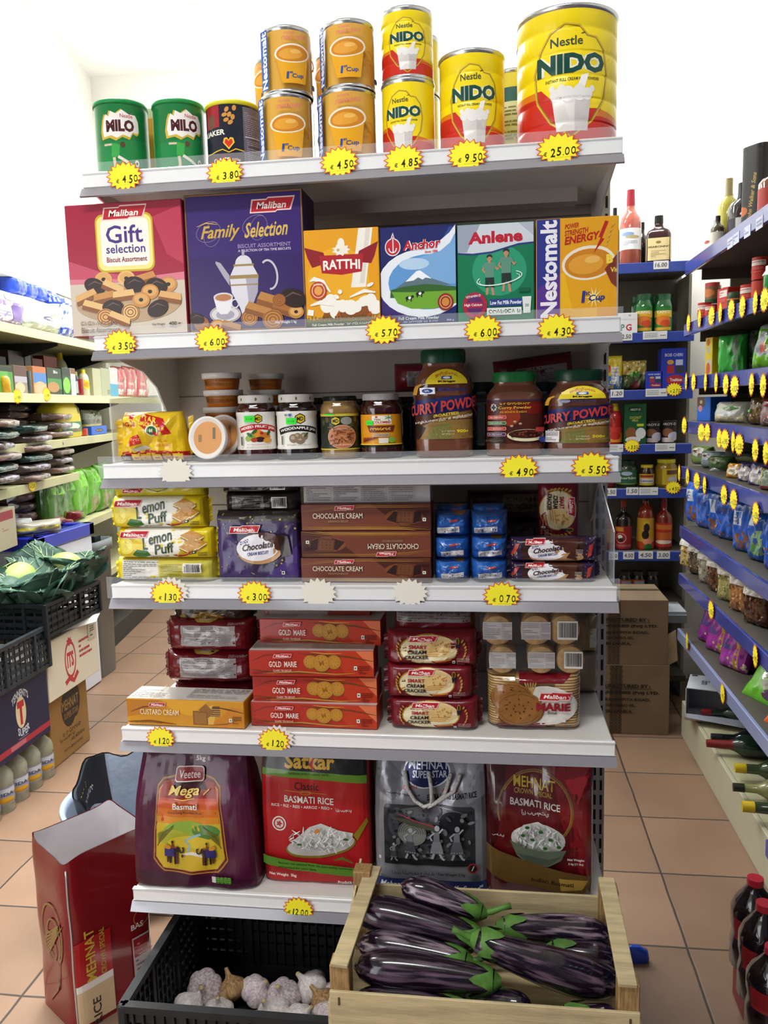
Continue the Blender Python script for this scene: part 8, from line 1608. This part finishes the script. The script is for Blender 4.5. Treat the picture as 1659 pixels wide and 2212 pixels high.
def lbox(name, label, cat, px0, px1, yt, k, d, side, art=None, off=.03, group=None, z=0., h=None, skew=0.):
    c, z0, w, hh = ll(px0, px1, yt, k, off); p = c-LN*(d/2); return tag(carton_mesh(w*.97, d, h or hh, side, art).build(name, None, (p.x, p.y, z0+z), LRZ+skew), label, cat, group)
def lpouch(name, label, cat, px0, px1, yt, k, d, col, art=None, off=.03, group=None, z=0., h=None, w=None, skew=0., tilt=0., **kw):
    c, z0, ww, hh = ll(px0, px1, yt, k, off); p = c-LN*(d/2)
    o = pouch_mesh(w or ww, h or hh, d, col, art, sheen=FILM, **dict(dict(pu=5, pv=4, amp=.005, nu=14, nv=10), **kw)).build(name, None, (p.x, p.y, z0+z)); o.rotation_euler = (R_(tilt), 0, LRZ+skew); return tag(o, label, cat, group)
def lbottle(name, label, cat, px, yt, k, r, kind, col, off=.03, z=0., h=None, group=None, **kw):
    c, z0, w, hh = ll(px-2, px+2, yt, k, off); p = c-LN*r; return bottle(name, label, cat, (p.x, p.y, z0+z), r, h or hh, kind, col, rz=LRZ-.5, group=group, **kw)
# top shelf
lpouch('paper_pack', 'purple and white paper pack at the left edge of the top left shelf', 'paper pack', -30, 57, 622, 1, .2, 'd4d4dc', blocks((0,0,100,100,'#dcdce4'),(0,8,100,66,'#7a58b4'),(20,12,60,52,'#c8c4d8'),('f',24,16,56,48,4,'#8a84a4'),('e',56,80,14,12,'#c49ab0'),(60,14,100,58,'#6c4aa8')), pu=10, pv=8)
lpouch('paper_pack', 'white wrapped pack with a dark blue mark on the top left shelf', 'paper pack', 57, 146, 645, 1, .22, 'd4d8d4', blocks((0,0,100,100,'#d8dcd8'),(0,0,100,26,'#a8aca4'),('e',52,44,14,6,'#2c3c7c'),('e',53,44,9,3,'#c8ccd0'),('e',46,58,16,3,'#8a909c')), pu=5, pv=4, amp=.012)
c, z0, w, hh = ll(52, 150, 603, 1, .06); zt = LZ[1]+ll(57, 146, 645, 1)[3]*.98
for i in range(4):
    p = c-LD*(w/2-.07-.135*i)-LN*.11; o = pouch_mesh(.13, .085, .16, '2c48b8', blocks((0,0,100,100,'#3050c4'),(20,20,44,80,'#24409c')) if i < 3 else blocks((0,0,100,100,'#2c4cc0'),(30,10,60,90,'#c8d0e4'),(38,20,54,60,'#b83a3a')), 8, 6, .004, i, sheen=FILM, nu=12, nv=8).build('tissue_pack', None, (p.x, p.y, zt), LRZ)
    tag(o, 'blue tissue pack lying on the white wrapped pack, '+ORD[i]+' from the left', 'tissue pack', 'blue tissue packs')
lpouch('tissue_pack', 'blue and white pack squeezed between the white pack and the gondola', 'tissue pack', 136, 176, 640, 1, .15, '3c5cc0', blocks((0,0,100,100,'#b8c4dc'),(0,0,100,24,'#2c48b8'),(0,76,100,100,'#2c48b8')), off=.02, amp=.01)
# second shelf: front row
row = [(-8,28,790,'4a8a3c',[(0,80,100,100,'#242c20'),(0,0,70,80,'#58a044')],'green food pouch at the left edge'),(30,58,790,'8a7a70',[(0,60,100,100,'#5a3c34'),(0,40,100,62,'#a8a4b0'),('e',40,20,40,20,'#c4b090')],'nut pouch with a grey band'),(44,62,792,'9aa880',[('e',50,80,40,18,'#d8dccc'),(0,30,100,60,'#7aa03c'),('e',60,20,44,20,'#8a5c48')],'pale green pouch with walnuts'),
       (71,100,792,'c08a5c',[(0,40,100,78,'#4a7ab8'),(0,78,100,100,'#b86a3c'),('e',50,20,50,26,'#d8a884')],'orange pouch with a blue banner'),(101,133,795,'2a3a2c',[(0,20,100,60,'#3c8044'),('e',40,28,40,20,'#a87c50'),('t','Bio',60,86,12,'#c4ccc0',30)],'dark green box picturing a bowl'),(134,152,795,'2f4a34',[('e',50,36,44,30,'#7ac44c'),(0,70,100,100,'#23302a')],'green box picturing leaves'),
       (153,163,796,'c4ccc4',[(0,80,100,100,'#7a4a34'),(10,10,60,60,'#a8b8b4')],'narrow white box with a brown top'),(200,218,796,'a8a888',[(0,0,100,100,'#aaa88a')],'plain beige box'),(218,238,796,'9ca084',[(60,6,90,24,'#7c806c')],'second beige box'),(236,254,795,'c8d0c0',[(0,0,100,44,'#4a94b0'),('t','SALT',50,72,14,'#a8b0a0',60)],'white and blue salt box')]
for i, (a0, a1, yt, c, sp, lb_) in enumerate(row): lbox('food_box', lb_+' in the front row of the second left shelf', 'food packet', a0, a1, yt, 2, .06, c, blocks((0,0,100,100,'#'+c), *sp), off=.03 if i != 2 else .06)
lbottle('squeeze_bottle', 'amber lemon shaped squeeze bottle by the green pouch', 'bottle', 22, 805, 2, .024, 'squeeze', 'd8a01c', off=.0)
lbottle('food_jar', 'dark slate jar between the two pouches on the second left shelf', 'jar', 66, 792, 2, .025, 'can', '3a4a4c')
lbottle('food_jar', 'small dark jar with an olive lid on the second left shelf', 'jar', 169, 803, 2, .024, 'jar', '2c3844', cap='8a8a34', lab='a8b4b8', lz=(.1,.6))
lbottle('food_tin', 'small dark red tin beside the mustard bottle', 'tin', 180, 812, 2, .026, 'can', '8c1c24', off=.01)
lbottle('squeeze_bottle', 'white mustard squeeze bottle with a yellow cap', 'bottle', 192, 798, 2, .032, 'squeeze', 'd4ccb0', cap='d8cc2a', lab='d8c43c', lz=(.25,.6), art=blocks(('e',50,50,20,30,'#d89a2a')))
for i, px in enumerate((262, 285, 310)): lpouch('sauce_pouch', 'dark red spouted pouch on the second left shelf, '+ORD[i]+' of three', 'pouch', px-13, px+13, 792, 2, .05, '9c1c28', blocks((0,0,100,100,'#a01e2a'),(10,8,60,26,'#c8b8b8'),('e',80,50,12,30,'#c0a8a4'),('t','sauce',40,44,8,'#d8b0b0',44)), group='dark red spouted pouches')
for i, (a0, a1, yt, c, lb_) in enumerate(((-6,14,770,'22282a','dark jar'),(18,52,758,'3a2c28','large dark jar'),(54,68,766,'4a5450','slate jar'),(70,93,775,'6a1c1c','dark red box'),(95,124,770,'7c2420','red box with a cup picture'))): lbox('food_box', lb_+' raised in the back row of the second left shelf', 'food packet', a0, a1, yt, 2, .06, c, blocks((0,0,100,100,'#'+c),(56,40,90,66,'#8a8080')), off=.24)
lbottle('squeeze_bottle', 'beige squeeze bottle with a yellow cap in the back row', 'bottle', 146, 762, 2, .05, 'squeeze', 'a8a87c', off=.22, cap='b8a42c')
for i, (px, py) in enumerate(((32,856),(96,852))): o = star_mesh('1.99', .036, .036, False, i).build('price_star', None, LP(px, py)+LN*.010, LRZ-.2); tag(o, 'yellow star price card on the second left rail, '+('under the green pouches','under the orange pouch')[i], 'price tag', 'price stars on the left wall')
o = star_mesh('2.10', .034, .036, False, 4).build('price_star', None, LP(64, 1047)+LN*.012, LRZ-.2); tag(o, 'yellow star price card on the lower left rail under the stacked flat packets', 'price tag', 'price stars on the left wall')
# third shelf
c, z0, w, hh = ll(128, 182, 864, 3, .02); p = c-LN*.075; t = thing('oil_jerrycan', 'big yellow oil jerrycan with a built in handle and green label', 'jerrycan', (p.x, p.y, z0), LRZ); lv = [(0,w*.47,.07),(.01,w*.5,.075),(hh*.42,w*.5,.075),(hh*.55,w*.48,.075),(hh*.78,w*.46,.07),(hh*.94,w*.36,.05),(hh,w*.2,.03)]
mb = MB(); mb.loft(lv, M('c9b61c', .35), 4, 36); a = Art(100, 60); a.rect(0, 0, 100, 60, '#3c7a4c'); a.ell(40, 34, 40, 20, '#c8d0c4'); a.rect(20, 4, 64, 22, '#2c6a40'); a.text('Royal', 62, 12, 12, '#b8344a', w=34, bold=.03); a.put(mb, wrap(lv, 4, hh*.14, hh*.42, 110), (.08, 0), d0=.001)
a = Art(20, 60); a.ell(10, 30, 8, 28, '#2a2408'); a.put(mb, lambda u, v, o: wrap(lv, 4, hh*.62, hh*.9, 150)(.72+.12*u, v, o), (.2, .1), d0=.001); mb.build('can', t); MB().loft([(hh,.02,.02),(hh+.02,.02,.02)], M('b03020', .4), 2, 16).build('cap', t)
lbottle('cleaner_can', 'plain red canister beside the yellow jerrycan', 'canister', 190, 922, 3, .036, 'can', 'b83418')
lbox('food_box', 'blue packet with a dark emblem on the third left shelf', 'food packet', 198, 232, 920, 3, .05, '2a5cb8', blocks((0,0,100,100,'#2c60c0'),('e',50,50,26,22,'#3a3434'),('t','STAR',50,50,14,'#b88a4c',40)))
lpouch('rice_pouch', 'clear pouch with a yellow lower half behind the blue packet', 'pouch', 186, 224, 885, 3, .06, '8a946c', blocks((0,0,100,40,'#c8b834'),(0,40,100,60,'#3c4434'),(0,60,100,100,'#7a8470')), off=.14)
# fourth shelf: stacks of flat packets
PK = [blocks((0,0,100,100,'#16302c'),('f',10,20,90,80,3,'#6a8a84')), blocks((0,0,100,100,'#6c5048'),(55,0,100,100,'#98908a'),(0,70,100,100,'#8a7c78')), blocks((0,0,100,100,'#4a3a3c'),(40,0,80,100,'#8a8494'))]
PKC = ('16302c', '5c4640', '3f3438')
def flatpack(label, px, py, w, d, h, ci, skew=0., off=-.02, name='spice_packet'):
    p = LP(px, py, off); a = PK[ci]; mb = pouch_mesh(w, h*1.2, d, PKC[ci], a, 9, 4, .004, px+py, sheen=FILM, nu=12, nv=6)
    o = mb.build(name, None, (p.x-LN.x*d/2, p.y-LN.y*d/2, p.z), LRZ+skew); return tag(o, label, 'flat packet', 'flat packets stacked on the left shelving')
n = 0
for col, (px, y0, step, cnt, w) in enumerate(((146,1022,-19.,7,.24),(96,1040,-21.,6,.25),(22,1046,-24.,6,.27))):
    for i in range(cnt):
        flatpack('dark flat packet in the '+('right','middle','left')[col]+' stack, left shelving, '+ORD[i]+' from bottom', px+random.randint(-4, 4), int(y0+step*i), w, .20, .034, (i+col) % 3 if col else 1+(i % 2), random.uniform(-.2, .2), (.0, -.05, -.07)[col])
for i in range(4): flatpack('silvery brown flat packet on the shelf behind the stacks, '+ORD[i]+' from the bottom', 62, int(935-15*i), .22, .16, .032, 2 if i % 2 else 1, .3, .16)
# fifth shelf: green bags and dark bundles
for i, (a0, a1, yt, c) in enumerate(((112,140,1030,'3c6a1c'),(140,160,1022,'4c8a20'),(158,196,1014,'66ac28'),(190,226,1008,'5ea424'),(216,250,1000,'4f8c20'))): lpouch('grain_bag', 'bright green folded bag on the lower left shelf, '+ORD[i]+' from the left', 'grain bag', a0, a1, yt, 5, .10, c, blocks((0,0,100,100,'#'+c),(10,6,60,40,'#8a8a50') if i > 2 else (0,0,1,1,'#'+c),('e',50,76,40,10,'#74bc30')), group='bright green bags', off=.02+.02*(i % 2), amp=.012, w=.24)
for i, (px, py, ci) in enumerate(((92,1122,1),(88,1102,2),(84,1080,1),(110,1125,1))): flatpack('brown flat bundle left of the green bags, '+ORD[i]+' from the bottom', px, py, .30, .22, .05, ci, .1, .10, name='spice_bundle')
for i, (px, py) in enumerate(((130,1138),(172,1122),(150,1150))): p = LP(px, py, .0); tag(pouch_mesh(.16, .05, .12, '6a1218', None, 4, 3, .01, i, sheen=FILM, nu=12, nv=8).build('chili_packet', None, (p.x-.05, p.y, max(p.z, LZ[5])), LRZ+.4*i), 'glossy maroon packet lying on the lower left shelf edge, '+ORD[i]+' of three', 'flat packet', 'maroon packets')
lbox('cereal_carton', 'beige carton with a dark red band behind the freezer', 'carton', -20, 34, 1100, 5, .08, 'a89c84', blocks((0,0,100,100,'#aca088'),(20,72,90,94,'#8c2a34'),('f',40,44,80,56,2,'#a85a54')), off=-.02)
p = LP(92, 1152, -.04); tag(pouch_mesh(.22, .06, .12, 'a8a494', blocks((0,40,100,60,'#c4b83c'),(0,0,100,40,'#8c8c84')), 4, 3, .012, 3, sheen=FILM, nu=14, nv=8).build('pasta_packet', None, (p.x-.03, p.y, p.z), LRZ-.9), 'crinkled silver and yellow packet slumped at the shelf edge', 'flat packet')
# floor goods at the left
def cratebox(label, cat, name, x1, y0, y1, z0, z1, w, side, art, front=None, rz=0.):
    """carton whose aisle face is the plane x = x1"""
    mb = MB(); mb.box(-w, 0, 0, 0, y1-y0, z1-z0, side, .003); a = Art(100*(y1-y0)/(z1-z0), 100); art(a, a.W); a.put(mb, lambda u, v, o: (o, .003+(y1-y0-.006)*u, .003+(z1-z0-.006)*v))
    if front: a = Art(100*w/(z1-z0), 100); front(a, a.W); a.put(mb, lambda u, v, o: (-w+.003+(w-.006)*u, -o, .003+(z1-z0-.006)*v))
    return tag(mb.build(name, None, (x1, y0, z0+.0006), rz), label, cat)
mx, my = PZ(115, 1664, 0).x, PZ(115, 1664, 0).y; hz = PY(115, 1512, my).z
def art_mehbox(a, W):
    a.ell(W*.5, 72, W*.20, 30, '#2a2420'); a.ell(W*.66, 76, W*.14, 26, '#2a2420'); a.text('MEHNAT', W*.54, 76, 15, '#9c7c44', w=W*.44, bold=.02, slope=.0); a.text('SUPER STAR', W*.55, 60, 9, '#8c6c3c', w=W*.38); a.squig(W*.3, W*.8, 36, 7, '#2e2620', 3); a.text('أرز بسمتي', W*.4, 30, 8, '#2e2620', w=W*.4); a.squig(W*.5, W*.85, 22, 6, '#2e2620', 7); a.squig(W*.3, W*.8, 12, 5, '#4a3c2c', 9)
CARDT = M('9c7846', .75, vary=.12, vscale=7)
cratebox('tan cardboard rice carton with a dark round emblem standing on the floor', 'cardboard box', 'cardboard_box', mx, my, my+.30, 0, hz, .36, CARDT, art_mehbox)
ix, iy = mx+.035, my-.04; iz = hz; ih = PY(118, 1392, iy).z
def art_its(a, W):
    a.ell(W*.42, 52, W*.11, 34, '#b83a40'); a.ell(W*.42, 52, W*.09, 28, '#d8d0bc'); a.text('ITS', W*.42, 52, 28, '#b83a40', w=W*.13, bold=.05); a.star(W*.42, 84, W*.06, 9, 7, .6, '#b83a40'); a.line([(W*.30,14),(W*.38,20),(W*.46,12),(W*.55,24)], 9, '#b83a40')
    for k in range(4): a.fine(W*.60, 44+9*k, W*.86, 51+9*k, 1, '#b83a40', k, .6)
    a.rect(W*.80, 66, W*.97, 96, '#c4bca8'); a.fine(W*.84, 72, W*.93, 92, 5, '#6a6458', 3)
cratebox('white fruit carton with red lettering between the tan carton and the cabbage crate', 'cardboard box', 'cardboard_box', ix, iy, iy+.40, iz, ih, .36, M('d8d0bc', .7), art_its, lambda a, W: (a.rect(0, 0, W, 100, '#cfc4bc'), a.line([(W*.88,0),(W*.86,50),(W*.88,100)], 2, '#8a807c')))
mb = MB(); mb.add([(0,0,.002),(.10,.26,.002),(.10,.30,.028),(.005,.12,.024)], [(0,1,2,3)], M('dfe0dc', .6)); tag(mb.build('paper_sheet', None, (ix-.06, iy+.06, ih)), 'white paper sheet sticking out from under the black cabbage crate', 'paper')
kz = ih+.014; kh = PY(135, 1310, iy).z-kz
KX0, KY0, KW, KD = ix-.56, iy-.02, .58, .42
o_ = plastic_crate('black openwork crate full of cabbages on the stacked cartons', (KX0, KY0, kz+.012), KW, KD, kh, '15181c', nu=14, rows=5)
CAB = M('4f6f5e', .45, vary=.5, vscale=9, col2='2c4a40', bump=.3, bscale=22); CABL = M('93ab58', .4, vary=.4, vscale=7, col2='bcc984'); VEIN = M('b4c8a0', .5)
def cabbage(label, x, y, z, r, light, seed):
    rd = random.Random(seed); t = thing('cabbage', label, 'cabbage', (x, y, z), rd.uniform(0, 6), 'cabbages in the black crate'); mb = MB(); vs = []; S_ = 28
    prof = [(r*math.sin(math.pi*k/14), -r*.9*math.cos(math.pi*k/14)) for k in range(15)]
    mb.add([(max(q, .001)*(1+.03*math.sin(5*2*math.pi*i/S_+k*.5))*math.cos(2*math.pi*i/S_), max(q, .001)*math.sin(2*math.pi*i/S_), zz) for k, (q, zz) in enumerate(prof) for i in range(S_)], [(k*S_+i, k*S_+(i+1) % S_, (k+1)*S_+(i+1) % S_, (k+1)*S_+i) for k in range(14) for i in range(S_)], CABL if light else CAB, True); mb.build('head', t)
    for k in range(6):
        th = 2*math.pi*k/6+rd.uniform(-.3, .3); lift = rd.uniform(.3, 1.15) if not light else rd.uniform(-.3, .2); L = r*rd.uniform(1.5, 1.9); wd = r*rd.uniform(1.2, 1.5); e = Vector((math.cos(th), math.sin(th), 0)); s = Vector((-e.y, e.x, 0))
        def P(u, v, o=0.):
            q = (u-.5)*2; ra = r*.55+L*v*.62; wv = wd*math.sin(math.pi*min(1, v*.78+.16))*(1-.1*v); ruf = r*.12*math.sin(11*q+seed)*abs(q)**1.5*(.3+v)
            return e*(ra*(1-.18*q*q))+s*(q*wv)+Vector((0, 0, -r*.35+r*lift*1.25*v+r*.5*math.sin(v*2.4)-r*.22*q*q*v+ruf+o))
        mb = MB(); mb.grid(P, 12, 10, CAB); mb.build('leaf', t)
        mb = MB(); mb.tube([P(.5, v/8, .003) for v in range(9)], [r*.045*(1-.09*i) for i in range(9)], VEIN, 6)
        for q in (-1, 1):
            for v0 in (.15, .35, .55): mb.tube([P(.5+q*.42*w_, min(1, v0+.42*w_), .003) for w_ in (0, .33, .66, 1)], [r*.022, r*.016, r*.011, r*.007], VEIN, 5)
        mb.build('leaf_vein', t)
cz0 = kz+kh-.01
for i, (px, py, Y, r, lt, lb_) in enumerate(((209,1238,3.12,.075,True,'pale cabbage head showing among dark leaves at the right end of the crate'),(155,1236,3.16,.085,False,'leafy cabbage at the back of the crate with strongly veined leaves'),(108,1280,2.90,.085,False,'large veined cabbage in the middle front of the crate'),(40,1262,2.98,.08,True,'pale cabbage head at the left end of the crate'),
     (10,1290,2.88,.085,False,'dark cabbage at the left edge of the picture'),(172,1290,2.92,.08,False,'dark cabbage at the front right corner of the crate, its leaf hanging over'),(92,1236,3.16,.08,False,'dark cabbage at the back left of the crate'))):
    p = PY(px, py, Y); cabbage(lb_, min(p.x, ix-.08), p.y, max(p.z-.01, cz0+.02)+(.03 if lt else 0), r*(1.15 if not lt else 1.), lt, i+2)
# empty dark crate on the navy beer carton on the oil bottles
tx0 = -1.695
zb = PY(70, 1575, 2.80).z
def art_beer(a, W):
    a.rect(0, 0, W, 100, '#1d2142'); a.rect(0, 8, W, 17, '#a82c3c'); a.rect(W*.40, 9, W*.62, 16, '#b86a74'); a.ell(W*.58, 58, W*.075, 24, '#d8c8a0'); a.text('T', W*.58, 57, 36, '#b02c34', w=W*.10, bold=.07); a.text("TENNENT'S", W*.58, 87, 12, '#c8ccd8', w=W*.24, bold=.03, arc=10); a.text('SUPER', W*.60, 27, 12, '#c8ccd8', w=W*.17, bold=.03, arc=-5); a.line([(W*.52,19.5),(W*.66,19.5)], 1, '#8a90ac')
tl = PY(90, 1440, 2.80).z
cratebox('navy beer carton with a red letter emblem resting on the oil bottles', 'beer carton', 'beer_carton', tx0, 2.36, 2.79, zb, tl, .30, '1d2142', art_beer)
plastic_crate('empty dark grey openwork crate on top of the navy beer carton', (tx0-.40, 2.34, tl+.0016), .41, .46, PY(85, 1352, 2.79).z-tl, '2c3136', nu=14, rows=6)
for j in range(2):
    for i in range(5):
        y = 2.435+.088*i; x = tx0-.045-.092*j; bottle('oil_bottle', 'cooking oil bottle under the navy carton, '+ORD[i]+' from the front, '+('aisle side row','inner row')[j], 'bottle', (x, y, .0005), .043, zb-.002, 'oil', 'b8b48c', cap='c8b83a', capz=.93, lab='8c94a8' if i else '7c84a4', lz=(.18,.52), art=blocks((20,60,80,92,'#b8bcc4'),('t','VIDA',50,60,20,'#3c4a7c',44),('e',50,24,26,18,'#c8962c')), rz=math.pi/2-.7, group='cooking oil bottles', mat=M('c9cbb4', .1, alpha=.42, coat=.9))
# chest freezer and grey tubs further back
p = PY(80, 1172, 3.36); q = PY(80, 1163, 3.36)
t = thing('chest_freezer', 'white chest freezer with a blue rim behind the cabbage crate', 'freezer', (p.x, 3.36, 0)); Z = q.z
MB().box(-.50, 0, 0, 0, .50, Z-.06, M('d4d8e4', .35), .01).build('body', t); mb = MB(); bl = M('2430a8', .3, coat=.4)
for bx in ((-.51,-.008,.01,.05),(-.51,.46,.01,.51),(-.51,-.008,-.46,.51),(-.04,-.008,.01,.51)): mb.box(bx[0], bx[1], Z-.06, bx[2], bx[3], Z, bl, .004)
mb.build('blue_rim', t); MB().box(-.46, .05, Z-.02, -.04, .46, Z-.012, M('3a4a8c', .1, alpha=.7)).build('sliding_lid', t); MB().box(-.09, -.0025, Z-.10, -.03, 0, Z-.08, M('6a6e78', .4)).build('badge', t)
tag(pouch_mesh(.16, .09, .10, 'd8dade', None, 3, 3, .012, 2, sheen=FILM).build('plastic_bag', None, (p.x-.16, 3.46, Z-.011)), 'white crumpled plastic bag on the freezer lid', 'bag')
def bin_(label, x, y, z, w, d, h, col, rz=0.):
    t = thing('storage_tub', label, 'tub', (x, y, z), rz); lv = [(0,w*.44,d*.44),(.005,w*.45,d*.45),(h*.92,w*.49,d*.49),(h*.92,w*.53,d*.53),(h,w*.53,d*.53),(h-.001,w*.48,d*.48),(.02,w*.44,d*.44)]
    MB().loft(lv, M(col, .3, alpha=.9, coat=.4), 6, 40).build('tub', t); return t
p2 = PY(200, 1230, 4.35); bin_('translucent grey storage tub behind the cabbage crate', -2.17, 3.98, 0, .26, .24, PY(200, 1172, 3.9).z, '6a7074')
z_ = PY(200, 1172, 3.9).z-.02; q = PY(196, 1160, 4.3)
mb = MB(); mb.box(-.09, 0, 0, .09, .06, z_+.02, '14181a', .003); a = Art(160, 100); a.rect(0, 60, 160, 100, '#101416'); a.rect(0, 0, 160, 56, '#3c8a34'); a.text('ES', 110, 80, 26, '#8ac46c', w=50, bold=.04, shear=.3); a.put(mb, flat(-.088, .088, z_-.18, z_+.018, 0)); tag(mb.build('produce_box', None, (-2.17, 3.98, .021), -.1), 'black and green printed produce box standing in the grey tub', 'box')
o = bpy.data.objects['cereal_carton']; H0 = max(v.co.z for v in o.data.vertices); dz = Z-.0118-o.location.z
if 0 < dz < H0*.8: o.location.z += dz; o.scale.z = (H0-dz)/H0
